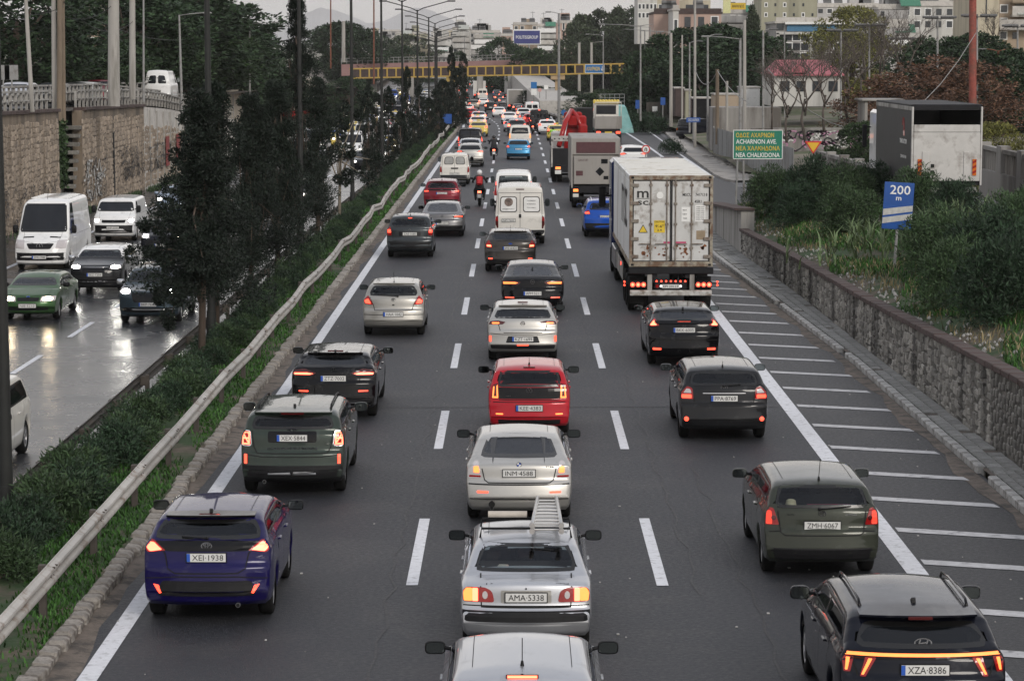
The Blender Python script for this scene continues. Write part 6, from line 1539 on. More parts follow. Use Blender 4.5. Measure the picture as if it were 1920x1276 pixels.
for (x,z,s_,m) in ((-.82,2.38,.0,RUST),(.42,2.3,.16,DKGR),(-.80,1.72,.17,MARO),(.20,1.80,.22,DKGR),(.5,1.5,.12,DKGR)):
 mb = MB()
 if s_ == 0: part('lettering',text_mesh('CARGO LIFT',.09,MARO,width=.5),bx,(-.62,-.065,2.36)); continue
 if s_ == .22: mb.prism([(x - s_,z),(x,z - s_),(x + s_,z),(x,z + s_)],-.068,-.06)
 else: mb.box(x - s_,x + s_,-.068,-.06,z - s_ * .7,z + s_ * .7)
 mb.build('sticker',m,bx)
mb = MB()
for sx in (-1,1): mb.box(sx * 1.13,sx * 1.2,-.02,.1,1.0,3.45,0,.01)
mb.build('corner_post',CONC,bx)
mb = MB(); mb.box(-1.1,1.1,-.02,7,.75,1.1,0,.02); mb.box(-1.1,1.1,-.12,0,.45,.58); mb.box(-1.15,-.8,-.10,-.02,.5,.98,0,.02); mb.box(.8,1.15,-.10,-.02,.5,.98,0,.02); mb.build('chassis',TRD,bx)
for sx in (-1,1):
 mb = MB(); mb.box(min(sx * .86,sx * 1.1),max(sx * .86,sx * 1.1),-.12,-.09,.82,.95,0,.01); mb.build('tail_light',LITO if sx < 0 else LENSR,bx)
mb = MB(); mb.box(-1.12,-.84,-.125,-.10,.55,.72,0,.01); mb.build('lamp_cover',CREAM,bx)
truck_wheels(bx,(.85,5.5),R=.42,half=1.15)
mb = MB(); mb.box(-1.1,1.1,7.4,8.9,.6,2.6,0,.12); mb.build('cab',CREAM,bx)
# ---- flatbed with the folded red crane
p = GS(1077,341,zm)
fb = empty('crane_lorry',(3.35,p.y - .6,0),label='lorry with black tailboard and folded red loading crane behind the grey box lorry',cat='truck')
mb = MB(); mb.box(-1.2,1.2,.0,.10,1.1,2.0,0,.02); mb.box(-1.2,-1.1,.1,6,1.1,1.7); mb.box(1.1,1.2,.1,6,1.1,1.7); mb.box(-1.2,1.2,0,6,1.0,1.12); mb.box(-1.05,1.05,-.08,7,.6,1.0,0,.03); mb.build('flatbed',TRD,fb)
mb = MB(); mb.box(-1.22,-1.12,-.02,.08,.9,2.55,0,.01); mb.box(1.12,1.22,-.02,.08,.9,2.55,0,.01); mb.box(-1.22,1.22,-.02,.1,2.40,2.72,0,.02); mb.build('end_frame',mat('frame_pale',(.38,.37,.35),rough=.6,dirt=(.2,.18,.16),ds=3),fb)
q = MB()
for k in range(4): q.cyl((-1.0 + .26 * k,-.03,2.56),(-1.0 + .26 * k,-.015,2.56),.045,n=8)
q.build('frame_holes',SEAM,fb)
mb = MB(); mb.box(-.95,-.65,-.10,-.06,.78,.92,0,.01); mb.build('tail_light',LITO,fb)
mb = MB(); mb.box(-.98,-.62,-.09,-.06,.50,.72); mb.build('number_plate',PLATE,fb)
truck_wheels(fb,(.9,6.5),R=.44,half=1.15)
CRED = paint('crane_red',(.28,.015,.015))
cr = []
cb = MB(); cb.tube([(-.7,3.2,2.0),(-.3,4.2,3.4),(.1,5.2,4.1)],.16,8); cb.build('crane_arm',CRED,fb)
cb = MB(); cb.tube([(.1,5.2,4.1),(.5,5.0,3.6),(.9,4.6,2.4)],.15,8); cb.build('crane_arm',CRED,fb)
cb = MB(); cb.box(-.35,.75,5.3,5.9,1.1,4.0,0,.1); cb.box(-.2,1.0,4.9,5.3,3.1,3.8,0,.12); cb.box(.5,1.05,4.5,4.8,2.2,3.3,0,.12); cb.box(.2,.9,4.3,4.6,1.9,2.5,0,.1); cb.build('crane_base',CRED,fb)
cb = MB(); cb.tube([(-.45,4.0,2.0),(-.1,4.8,3.7)],.06,8); cb.tube([(.7,4.6,2.3),(.45,5.1,3.6)],.06,8); cb.build('crane_ram',STEEL,fb)
mb = MB(); mb.box(-1.1,1.1,7.2,8.9,.7,2.75,0,.12); mb.build('cab',CREAM,fb)
# ---- tipper with the yellow visor
p = GS(1140,269,zm)
tp = empty('tipper_lorry',(p.x,p.y - .6,0),label='old lorry with a yellow scalloped visor above its cab rear window',cat='truck')
mb = MB(); mb.box(-1.15,1.15,.0,.1,1.3,2.25,0,.02); mb.box(-1.15,-1.05,.1,5,1.3,2.0); mb.box(1.05,1.15,.1,5,1.3,2.0); mb.box(-1.15,1.15,0,5,1.2,1.3); mb.build('tipper_body',GBOX,tp)
mb = MB(); mb.box(-1.0,1.0,.02,6.6,.55,1.2,0,.03); mb.build('chassis',TRD,tp)
for sx in (-1,1): mb = MB(); mb.box(min(sx * .65,sx * 1.0),max(sx * .65,sx * 1.0),-.04,.01,.78,.98,0,.02); mb.build('tail_light',LITR,tp)
mb = MB(); mb.box(-.3,.3,-.04,.0,.85,.96); mb.build('number_plate',YSIG,tp)
mb = MB(); mb.box(-.6,.6,-.06,.0,.42,.62); mb.build('mud_guard',PLATE,tp)
mb = MB(); mb.box(-1.08,1.08,5.2,6.7,1.2,3.25,0,.1); mb.build('cab',CREAM,tp)
mb = MB(); mb.box(-.85,.85,5.17,5.2,2.3,3.05); mb.build('rear_window',DARKGL,tp)
mb = MB(); mb.box(-1.12,1.12,5.0,5.2,3.2,3.42,0,.03)
for k in range(9): mb.sph((-1.0 + .25 * k,5.1,3.42),.16,8,sc=(1,.6,.9))
mb.build('visor',YELT,tp)
mb = MB(); mb.tube([(-1.08,.3,2.2),(-1.08,.3,3.4),(1.08,.3,3.4),(1.08,.3,2.2)],.05,6); mb.build('load_hoop',CREAM,tp)
truck_wheels(tp,(.9,5.9),R=.45,half=1.12)
# ---- black-curtained lorry parked on the frontage road
ky = at(1775,300,87).y; kx = at(1775,300,87).x; kz = zfront(87)
pk = empty('curtain_lorry',(kx,87,kz),label='parked lorry with black curtain sides and open white tail lift above the bushes',cat='truck')
CURT = mat('black_curtain',(.020,.020,.021),rough=.6,var=.25,vs=1.0,bump=.2,bs=3)
LIFT = mat('tail_lift_white',(.45,.44,.42),rough=.6,var=.1,vs=1.5,dirt=(.25,.23,.21),ds=1.4,dcut=.58)
w2 = 1.25
mb = MB(); mb.box(-w2,-w2 + .02,.15,8.6,1.0,3.55,0); mb.box(w2 - .02,w2,.15,8.6,1.0,3.55,0); mb.box(-w2,w2,8.55,8.6,1.0,3.6); mb.build('curtain',CURT,pk)
mb = MB(); mb.box(-w2 - .01,w2 + .01,.12,8.6,3.62,3.70,0,.02); mb.box(-w2,w2,.1,.3,3.5,3.64,0); mb.build('roof',TRD,pk)
mb = MB(); mb.box(-w2 - .02,-w2 + .03,.12,8.6,3.48,3.63,0,.01); mb.build('roof_rail',CONC,pk)
mb = MB(); mb.box(-w2,w2,.1,8.6,.85,1.0,0); mb.build('floor',TRD,pk)
for sx in (-1,1): mb = MB(); mb.box(min(sx * (w2 - .06),sx * w2),max(sx * (w2 - .06),sx * w2),.0,.14,.85,3.62,0,.01); mb.build('corner_post',LIFT,pk)
mb = MB(); mb.box(-w2 + .07,w2 - .07,.0,.07,1.0,2.72,0,.015); mb.build('tail_lift',LIFT,pk)
mb = MB(); mb.box(-w2 + .07,w2 - .07,-.012,.0,2.715,3.05); lp = None
mb = MB(); mb.box(-w2 + .08,w2 - .08,.0,.06,2.73,2.99,0,.012); mb.build('lift_flap',LIFT,pk)
for x in (-.85,-.62,.60,.85): pass
for x in (-.75,.72): mb = MB(); mb.box(x - .12,x + .12,-.03,.0,1.0,2.05,0,.01); mb.build('lift_rib',LIFT,pk)
for x in (-.96,.98):
 mb = MB(); mb.box(x - .07,x + .07,-.045,-.02,1.2,1.78,0)
 for k in range(3): mb.add([(x - .07,-.048,1.25 + k * .18),(x + .07,-.048,1.33 + k * .18),(x + .07,-.048,1.41 + k * .18),(x - .07,-.048,1.33 + k * .18)],[(0,1,2,3)],1)
 mb.build('reflector',[LENSO,LENSR],pk)
mb = MB()
for (x,z) in ((-.50,1.54),(-.50,1.32)): mb.box(x - .06,x + .06,-.02,-.0,z - .06,z + .06)
mb.build('control_box',SEAM,pk)
mb = MB(); mb.box(-w2 + .15,w2 - .15,.0,.15,.58,.78,0,.02); mb.build('bumper_bar',LIFT,pk)
mb = MB(); mb.box(-.9,.9,.2,8.4,.5,.85); mb.build('chassis',TRD,pk)
o = part('lettering',text_mesh('TRANS ACTION',.17,WHT,width=1.55,bold=.02),pk,(-w2 - .004,1.9,2.35)); o.rotation_euler.z = -pi / 2
o = part('lettering',text_mesh('2104 814104',.12,WHT,width=1.3),pk,(-w2 - .004,1.8,1.80)); o.rotation_euler.z = -pi / 2
mb = MB(); mb.prism([(1.95,2.55),(1.55,2.55),(1.75,3.2),(2.05,3.2),(2.2,2.9),(1.9,2.95)],-w2 - .006,-w2,axis='x'); mb.build('logo',CRED,pk)
mb = MB(); mb.box(-1.2,1.2,8.9,10.8,.7,3.3,0,.12); mb.build('cab',WHTP,pk)
mb = MB(); mb.tube([(-1.2,10.4,2.6),(-1.42,10.5,2.6)],.03,6); mb.box(-1.52,-1.34,10.4,10.55,1.8,2.7,0,.04); mb.build('side_mirror',BLK,pk)
truck_wheels(pk,(1.7,8.0),R=.45,half=1.2)
# ---------------------------------------------------------------- oncoming vehicles near the camera
def lampF(x0,x1,z0,z1,lit=LITW,fill=.5):
 xm = lerp(x0,x1,.5)
 return [(rnd([(x0,z0),(x1,z0 + .02),(x1 + .01,z1),(x0 + .04,z1 - .01)],.03),LENSW,.010),(ellipse(xm,(z0 + z1) / 2,(x1 - x0) * fill * .42,(z1 - z0) * .36,12),lit,.022)]
b = dict(kind='van',L=5.9,W=1.99,H=2.60,B=1.22,rake=.06,tr=.84,sh=.97,Rw=.34,ra=1.1,fa=1.0,bt=.6,crr=.05,crf=.30,rc=.16,bb=.36,crown=.05,
 top=[(0,.40),(.01,.50),(.03,.60),(.05,1.1),(.06,1.25),(.08,1.4),(.14,2.45),(.2,2.56),(.5,2.6),(3.4,2.6),(4.0,2.56),(4.3,2.42),(4.95,1.45),(5.10,1.30),(5.6,1.05),(5.80,.86),(5.88,.62),(5.9,.5)])
VF = rnd([(-.70,2.14),(-.90,1.44),(.90,1.44),(.70,2.14)],.08)
r,bd = make_vehicle('high_roof_van',b,WHTP,cabin=False,glass=DARKGL,front=dict(lamps=[lampF(.58,.95,.80,1.12,LENSW)],panels=[(rnd([(-.52,1.0),(-.40,.80),(.40,.80),(.52,1.0)],.05),BLK,'grille'),(trap(.96,.38,.96,.66,.05),BLK,'bumper'),(rnd([(-.70,1.22),(-.70,1.18),(-.30,1.20),(-.30,1.24)],.01),BLK,'scuttle_vent'),(rnd([(.30,1.24),(.30,1.20),(.70,1.18),(.70,1.22)],.01),BLK,'scuttle_vent')],
 plate=('ZMN\u00b77088', .50, True), badge=('star',0,.90,.12)),mirrors=BLK)
mb = MB()
for k in range(7): mb.box(-.7,.7,1.0 + k * .42,1.03 + k * .42,2.565,2.60)
mb.build('roof_ribs',WHTP,r); q = MB(); q.tube([(0,4.0,2.55),(0,3.8,2.95)],.008,5); q.build('antenna',BLK,r)
put(72,503,r,bd,'white high-roof van with a black bumper nearest the tall left wall','van',flip=True,zf=zl,lane=-17.75)
b = dict(kind='sedan',L=4.35,W=1.70,H=1.40,B=.94,rake=.5,deck=.45,tr=.72,sh=.93,Rw=.29,crf=.26,hood=.86)
r,bd = make_vehicle('saloon',b,GREEN,front=dict(lamps=[lampF(.36,.80,.60,.76,LITY,.8)],panels=[(trap(.32,.62,.34,.72,.03),BLK,'grille'),(trap(.6,.34,.62,.42,.03),BLK,'air_intake')],plate=('NIE\u00b75210', .48, False), badge=('oval',0,.74,.06)),mirrors=BLK)
put(52,597,r,bd,'bottle green saloon with warm headlamps beside the black lamp post',flip=True,zf=zl,lane=-14.75)
GRS = (r.location.x,r.location.y,bd.L)
b = dict(kind='suv',L=4.2,W=1.80,H=1.58,B=1.06,rake=.26,tr=.76,sh=.93,Rw=.34,crf=.30)
r,bd = make_vehicle('small_suv',b,DKGR,roofm=WHTP,front=dict(lamps=[lampF(.48,.86,.84,.98,LITW,.9)],panels=[(trap(.42,.72,.44,.86,.05),GLOSSB,'grille'),(trap(.70,.38,.74,.62,.05),BLK,'bumper'),(trap(.44,.42,.42,.47,.02),STEEL,'skid_plate')],plate=('EEZ\u00b77204', .66, True), badge=('bolt',0,.90,.06),bars=[(-.45,.90,.45,.90)]),mirrors=SILV)
put(179,547,r,bd,'dark grey crossover with a white roof, facing us between the van and green saloon',flip=True,zf=zl,lane=-14.15)
b = dict(kind='suv',L=4.6,W=1.88,H=1.66,B=1.08,rake=.26,tr=.74,sh=.93,Rw=.36,crf=.34)
r,bd = make_vehicle('suv',b,PETR,front=dict(lamps=[lampF(.52,.90,.88,1.04,LITW,.9)],panels=[(rnd([(-.52,.94),(-.44,.66),(.44,.66),(.52,.94)],.08),GLOSSB,'grille'),(trap(.74,.36,.76,.50,.05),BLK,'air_intake')],plate=('BKP\u00b77643',.60,True),bars=[(-.80,.44,.80,.44)]),mirrors=SILV)
put(284,602,r,bd,'slate blue sport utility car with bright headlamps behind the conifers',flip=True,zf=zl,lane=-11.0)
b = dict(kind='van',L=4.4,W=1.85,H=1.84,B=1.10,rake=.1,tr=.82,sh=.95,Rw=.32,crf=.30,ra=.8,fa=.9,rc=.15)
r,bd = make_vehicle('small_van',b,WHTP,cabin=False,glass=DARKGL,front=dict(lamps=[lampF(.60,.90,.80,.98,LITW,.8)],panels=[(trap(.50,.80,.52,.92,.04),BLK,'grille'),(trap(.88,.36,.90,.70,.06),BLK,'bumper')],plate=('IHP\u00b72251', .60, False), badge=('wings',0,.86,.06)),mirrors=BLK)
put(208,450,r,bd,'small white van with a deep black bumper behind the dark crossover','van',flip=True,zf=zl,lane=-17.3)
b = dict(kind='hatch',L=4.2,W=1.75,H=1.50,B=1.0,rake=.3,tr=.73,sh=.93,Rw=.31,crf=.36)
r,bd = make_vehicle('hatchback',b,LBLU,front=dict(lamps=[lampF(.50,.84,.72,.92,LITW,.7)],panels=[(trap(.50,.42,.52,.56,.05),BLK,'grille'),(trap(.80,.3,.8,.38,.05),BLK,'air_intake')],plate=('YTE\u00b74419', .52, True), badge=('star',0,.74,.05)),mirrors=LBLU)
put(312,402,r,bd,'ice blue hatchback with one visible headlamp at the kerb below the ramp wall',flip=True,zf=zl,lane=-17.3)
b = dict(kind='hatch',L=4.2,W=1.78,H=1.48,B=1.0,rake=.3,tr=.72,sh=.93,Rw=.32,crf=.34)
r,bd = make_vehicle('hatchback',b,NAVY,front=dict(lamps=[lampF(.48,.84,.72,.90,LITW,.7)],panels=[(trap(.60,.42,.62,.66,.06),BLK,'grille')],plate=('NBK\u00b77120',.46,True)),mirrors=SILV)
put(258,478,r,bd,'navy hatchback with headlamps on, partly behind the conifer branch',flip=True,zf=zl,lane=-14.1)
b = dict(kind='suv',L=4.4,W=1.80,H=1.60,B=1.05,rake=.26,Rw=.34)
r,bd = make_vehicle('small_suv',b,COBA,cabin=False,glass=DARKGL,front=dict(lamps=[lampF(.50,.86,.80,.96,LITW,.7)],panels=[(trap(.60,.5,.6,.7,.05),BLK,'grille')],plate=('KHM\u00b71107',.48,True)),mirrors=COBA,lowlod=True)
put(345,462,r,bd,'bright blue crossover glimpsed through the largest conifer',flip=True,zf=zl,lane=-14.0)
b = dict(kind='mpv',L=4.7,W=1.85,H=1.70,B=1.05,rake=.26,tr=.78,sh=.95,Rw=.34,crf=.30)
r,bd = make_vehicle('people_carrier',b,CREAM,glass=TINT,front=dict(lamps=[lampF(.5,.86,.75,.92,LITW)]),mirrors=BLK)
r.location = (-10.85,50.2,-.5); r.rotation_euler.z = pi; tag(r,'cream-white people carrier cut off by the left edge behind the lamp post','car')
# ---------------------------------------------------------------- the jam further on
def joined(root,name):
 """a far copy too small to show its parts: one mesh"""
 bpy.context.view_layer.update()
 V = []; Fs = []; MI = []; ml = []
 inv = root.matrix_world.inverted()
 def walk(o):
  for c in KIDS.get(o.name,[]):
   if c.type == 'MESH' and c.name.split('.')[0] not in ('rim','panel_gap','underbody','mirror_glass','lettering','badge','wiper'):
    M = inv @ c.matrix_world; b = len(V); V.extend([tuple(M @ v.co) for v in c.data.vertices])
    mm = list(c.data.materials)
    for p in c.data.polygons:
     Fs.append(tuple(b + i for i in p.vertices)); m = mm[p.material_index]
     if m not in ml: ml.append(m)
     MI.append(ml.index(m))
   walk(c)
 walk(root)
 me = bpy.data.meshes.new(name); me.from_pydata(V,[],Fs)
 for m in ml: me.materials.append(m)
 me.polygons.foreach_set('material_index',MI); me.polygons.foreach_set('use_smooth',[True] * len(Fs))
 return me
def kill(root):
 for c in KIDS.pop(root.name,[]): kill(c)
 bpy.data.objects.remove(root)
JP = {'white': WHTP,'cream': CREAM,'silver': SILV,'grey': GRYM,'dark grey': DKGR,'black': BLACK,'red': REDP,'blue': COBA,'light blue': SKYB,'yellow': YELT,'beige': BEIGE,'navy': NAVY,'ice blue': LBLU,'wine red': WINE,'slate': MIDG}
KD = {'hatchback': dict(kind='hatch',L=4.1,W=1.76,H=1.48,B=1.02,rake=.32,Rw=.31,step=.16),
  'crossover': dict(kind='suv',L=4.4,W=1.82,H=1.62,B=1.07,rake=.26,Rw=.34,step=.16,bt=.82),
  'saloon': dict(kind='sedan',L=4.5,W=1.76,H=1.44,B=.97,rake=.6,deck=.42,Rw=.31,step=.16),
  'van': dict(kind='van',L=5.0,W=1.96,H=2.2,B=1.2,rake=.10,tr=.86,sh=.97,Rw=.33,ra=.95,fa=.95,bt=.6,crr=.08,rc=.14,bb=.36,step=.2),
  'taxi': dict(kind='sedan',L=4.6,W=1.78,H=1.45,B=.98,rake=.6,deck=.40,Rw=.31,step=.16)}
JM = {}
def jam_mesh(kind,colr,facing):
 k = (kind,colr,facing)
 if k in JM: return JM[k]
 b = KD[kind]; B,H = b['B'],b['H']; w_ = b['W'] / 2
 if facing == 'R':
  lit = LITB if rng.random() < .55 else LITR
  R_ = dict(lamps=[[([(w_ - .30,B - .16),(w_ - .03,B - .16),(w_ - .03,B + .04),(w_ - .26,B + .04)],lit,.014)]],plate=('ABC 1234',.70,True))
  if kind == 'van': R_['wins'] = [rnd([(-.72,B + .12),(-.68,H - .42),(-.06,H - .42),(-.06,B + .12)][::-1],.06),rnd([(.72,B + .12),(.68,H - .42),(.06,H - .42),(.06,B + .12)],.06)]; R_['wingl'] = DARKGL
  else: R_['win'] = trap(w_ * .80,B + .06,w_ * .66,H - .15,.06)
  if kind != 'saloon' and rng.random() < .5: R_['third'] = (H - .09,.2,LITB,.03)
  del R_['plate']; fr = None
  R_['dark'] = [(trap(.25,.66,.25,.77,.01),PLATE,.02,'number_plate')]
 else:
  R_ = None; fr = dict(lamps=[lampF(w_ - .36,w_ - .06,.74,.92,LITJ,.8)],panels=[(trap(.5,.48,.52,.66,.05),BLK,'grille'),(trap(.25,.40,.25,.50,.01),PLATE,'number_plate')])
 cols = JP[colr]
 r,bd = make_vehicle('proto',b,cols,cabin=False,glass=DARKGL,rear=R_,front=fr,mirrors=BLK,lowlod=True,seams=False,handles=False)
 if kind == 'taxi': mb = MB(); mb.box(-.16,.16,1.9,2.0,1.42,1.54,0,.02); mb.build('taxi_lamp',YELT,r)
 me = joined(r,'distant_car'); kill(r); JM[k] = (me,bd.L); return JM[k]
USED = {}
def jam(kind,colr,x,y,z,facing,label,group,ang=0.0):
 me,L_ = jam_mesh(kind,colr,facing)
 nm = {'hatchback': 'hatchback','crossover': 'crossover','saloon': 'saloon','van': 'van','taxi': 'taxi'}[kind]
 o = part(nm,me,None,(x,y,z)); o.rotation_euler.z = ang + (pi if facing == 'F' else 0)
 if facing == 'F': o.location.y = y + L_
 cat = 'van' if kind == 'van' else ('taxi' if kind == 'taxi' else 'car')
 tag(o,label,cat,group); return o
def ang_at(y): return math.atan2(-(cv(y + 2) - cv(y - 2)),4)
LN = lambda x: 'left' if x < -1.5 else ('middle' if x < 2.1 else ('right' if x < 6 else 'exit'))
FAR = [
 (897,256,'taxi','yellow'),(896,243,'taxi','cream'),(898,232,'hatchback','silver'),(882,224,'hatchback','red'),(878,213,'hatchback','white'),(873,203,'hatchback','cream'),(889,205,'crossover','beige'),(869,193,'crossover','navy'),(868,179,'van','white'),(858,170,'hatchback','red'),
 (936,220,'saloon','white'),(920,210,'crossover','dark grey'),(907,199,'saloon','white'),(905,187,'van','cream'),(932,181,'saloon','grey'),(930,173,'van','white'),(936,192,'hatchback','slate'),(943,186,'saloon','black'),(944,198,'hatchback','grey'),(919,172,'van','wine red'),
 (955,233,'saloon','white'),(960,247,'saloon','silver'),(969,255,'crossover','grey'),(966,206,'saloon','black'),(972,212,'saloon','slate'),(979,218,'hatchback','wine red'),(982,226,'crossover','white'),(987,233,'saloon','silver'),(996,238,'hatchback','red'),(1004,238,'saloon','black'),(1011,246,'van','dark grey'),(1022,244,'hatchback','silver'),
 (1026,252,'hatchback','white'),(1044,264,'taxi','yellow'),(1076,274,'hatchback','white'),(1095,248,'crossover','slate'),(998,222,'van','white'),
 (886,164,'saloon','white'),(893,160,'hatchback','silver'),(899,157,'saloon','red'),(882,158,'van','white'),(907,160,'hatchback','black'),(912,157,'saloon','white')]
names = []
for (px,py,kd,c) in FAR:
 p = GS(px,py,zm); oh = .8
 names.append((p.x,p.y,kd,c))
for i,(x,y,kd,c) in enumerate(names):
 if y > 1100 or y < 0: continue
 ahead = [q for q in names if abs((q[0] - cv(q[1])) - (x - cv(y))) < 1.9 and 0 < q[1] - y < 40]
 ahead = min(ahead,key=lambda q: q[1]) if ahead else None
 lane = LN(x - cv(y)); base = f"{c} {kd} in the {lane} lane of the far jam"
 ctx = f", just behind a {ahead[3]} {ahead[2]}" if ahead else ', with open road before it'
 lab = base + ctx
 if lab in USED: lab = f"{c} {kd} in the {lane} lane, " + ('just short of the yellow footbridge' if y > 300 else 'well before the yellow footbridge')
 USED[lab] = 1
 jam(kd,c,x,y - .8,zm(y),'R',lab,'cars queueing towards the footbridge',ang_at(y))
for (px,py,w_,h_,lab,m) in ((899,185,2.5,3.5,'pale box lorry between the lanes of the far jam before the footbridge',CREAM),(966,207,2.5,3.3,'grey box lorry with a white post on its left edge in the far jam',GBOX)):
 p = GS(px,py,zm); t = empty('box_lorry',(p.x,p.y,zm(p.y)),rz=ang_at(p.y),label=lab,cat='truck')
 mb = MB(); mb.box(-w_ / 2,w_ / 2,0,7,.9,h_,0,.04); mb.build('box_body',m,t)
 mb = MB(); mb.box(-w_ / 2 + .1,w_ / 2 - .1,-.04,0,1.0,h_ * .62,0,.02); mb.build('tail_lift',m,t)
 mb = MB(); mb.box(-w_ / 2,-w_ / 2 + .14,-.05,.05,.6,h_ + .02); mb.box(-w_ / 2,w_ / 2,-.04,.05,h_ - .1,h_ + .02); mb.build('frame',WHT,t)
 mb = MB(); mb.box(-1,1,.1,7,.4,.9); mb.build('chassis',TRD,t)
 for sx in (-1,1): mb = MB(); mb.box(min(sx * .8,sx * 1.05),max(sx * .8,sx * 1.05),-.06,.0,.66,.84); mb.build('tail_light',LITR,t)
 truck_wheels(t,(1.0,5.5),R=.42,half=1.15,dual=False)
OC = ['white','silver','grey','dark grey','black','ice blue','slate','white','silver','red','navy','cream','blue','yellow','white','grey']
OK_ = ['hatchback','saloon','hatchback','crossover','saloon','hatchback','van','crossover']
rj = random.Random(21)
man = [(684,325,'crossover','dark grey'),(706,309,'crossover','white'),(692,267,'saloon','slate'),(680,240,'saloon','ice blue'),(657,300,'van','white'),(664,255,'taxi','yellow'),(637,228,'van','silver'),(628,262,'hatchback','blue'),(702,204,'van','cream'),(545,395,'crossover','dark grey'),(500,420,'saloon','silver')]
taken = []; oc = []
for (px,py,kd,c) in man:
 p = GS(px,py,zl); oc.append([p.x,p.y,kd,c])
for ln,nm in ((-11.0,'inner'),(-14.4,'centre'),(-17.7,'outer')):
 y = 168 + rj.uniform(0,5) + (30 if ln < -17 else 0)
 while y < 560:
  if not any(abs(q[1] - y) < 6.2 and abs(q[0] - ln - cv(y)) < 2.2 for q in oc):
   kd = rj.choice(OK_); c = rj.choice(OC)
   if c == 'yellow': kd = 'taxi'
   if rj.random() < .93: oc.append([ln + rj.uniform(-.25,.25) + cv(y),y,kd,c])
  y += rj.uniform(6.6,9.5)
oc.sort(key=lambda q: q[1])
LAMPY = [39.4,66.6,95.0,125.3] + [153.5 + 28.4 * k for k in range(14)]
ORD = ['first','second','third','fourth','fifth','sixth','seventh','eighth','ninth','tenth','eleventh','twelfth','thirteenth','fourteenth','fifteenth','sixteenth','seventeenth','eighteenth','nineteenth','twentieth']
for (x,y,kd,c) in oc:
 xl = x - cv(y); lane = 'inner' if xl > -12.7 else ('centre' if xl > -16 else 'outer'); n = min(range(18),key=lambda k: abs(LAMPY[k] - y))
 near = min([q for q in oc if q[1] != y],key=lambda q: abs(q[0] - x) + abs(q[1] - y) * .7)
 lab = f"oncoming {c} {kd} in the {lane} lane level with the {ORD[n]} median lamp post"
 if lab in USED: lab = f"oncoming {c} {kd}, {lane} lane, beside a {near[3]} {near[2]}, {ORD[n]} lamp post along"
 while lab in USED:
  c = rj.choice([q for q in OC if q != 'yellow']); lab = f"oncoming {c} {kd}, {lane} lane, beside a {near[3]} {near[2]}, {ORD[n]} lamp post along"
 USED[lab] = 1
 jam(kd,c,x,y,zl(y),'F',lab,'oncoming cars in the queue',ang_at(y))
p = GS(590,285,zl)
t = empty('box_lorry',(-19.4 + cv(p.y),p.y,zl(p.y)),label='red and white lorry in the oncoming queue behind the conifers',cat='truck')
mb = MB(); mb.box(-1.25,1.25,-6,0,1.0,3.6,0,.05); mb.build('box_body',CRED,t)
mb = MB(); mb.box(-1.2,1.2,.0,1.8,.5,2.9,0,.15); mb.build('cab',WHTP,t)
mb = MB(); mb.box(-1.0,1.0,-1.85 + .0,-1.80,1.6,2.4); mb = MB(); mb.box(-1.05,1.05,-.0 + 1.79,1.83,0 + 1.6,2.5,0,.02)
mb.build('windscreen',DARKGL,t); t.rotation_euler.z = pi
truck_wheels(t,(-4.5,.9),R=.45,half=1.2,dual=False)
for (px,kd,c,yy,lab) in ((18,'saloon','silver',108,'silver car parked above the left wall at the edge of the photograph'),(36,'hatchback','light blue',112,'sky blue car parked above the left wall'),(78,'hatchback','silver',130,'silver car parked behind the upper balustrade left of the timber poles'),
 (128,'saloon','slate',140,'slate car on the upper road just right of the timber poles'),(160,'saloon','grey',146,'grey car on the upper road left of the thick concrete pole'),(192,'hatchback','white',150,'white car on the upper road beside the thick concrete pole'),(238,'crossover','wine red',156,'dark red car on the upper road between the two concrete poles'),(262,'hatchback','ice blue',158,'pale blue car left of the parked white van'),(330,'crossover','navy',166,'navy car right of the parked white van')):
 x = at(px,160,yy).x; x = min(x,-26.6)
 jam(kd,c,x,yy,zup(yy) + .03,'F',lab,'cars on the upper road')
b = dict(kind='van',L=4.6,W=1.85,H=2.15,B=1.15,rake=.30,tr=.72,sh=.95,Rw=.32,ra=.9,fa=.9,bt=.6,rc=.14,bb=.36)
r,bd = make_vehicle('white_van',b,WHTP,cabin=False,glass=DARKGL,rear=dict(wins=[rnd([(-.64,1.20),(-.50,1.74),(-.07,1.76),(-.07,1.20)][::-1],.10),rnd([(.64,1.20),(.50,1.74),(.07,1.76),(.07,1.20)],.10)],wingl=DARKGL),mirrors=BLK,lowlod=True)
p = at(294,165,168); r.location = (p.x,168,zup(168) + .03); tag(r,'white van with two dark rear windows standing above the end of the left wall','van')
b = dict(kind='suv',L=4.0,W=1.75,H=1.9,B=1.1,rake=.15,tr=.86,Rw=.38)
r,bd = make_vehicle('off_roader',b,NAVY,cabin=False,glass=DARKGL,rear=dict(lamps=[[([(.70,.8),(.85,.8),(.85,1.0),(.70,1.0)],LENSO,.014)]],win=trap(.6,1.2,.56,1.6)),lowlod=True)
p = G(1278,262,.1); r.location = (p.x,p.y,.1); r.rotation_euler.z = radians(-48); tag(r,'dark navy off-roader parked across the kerb beside the side road','car')
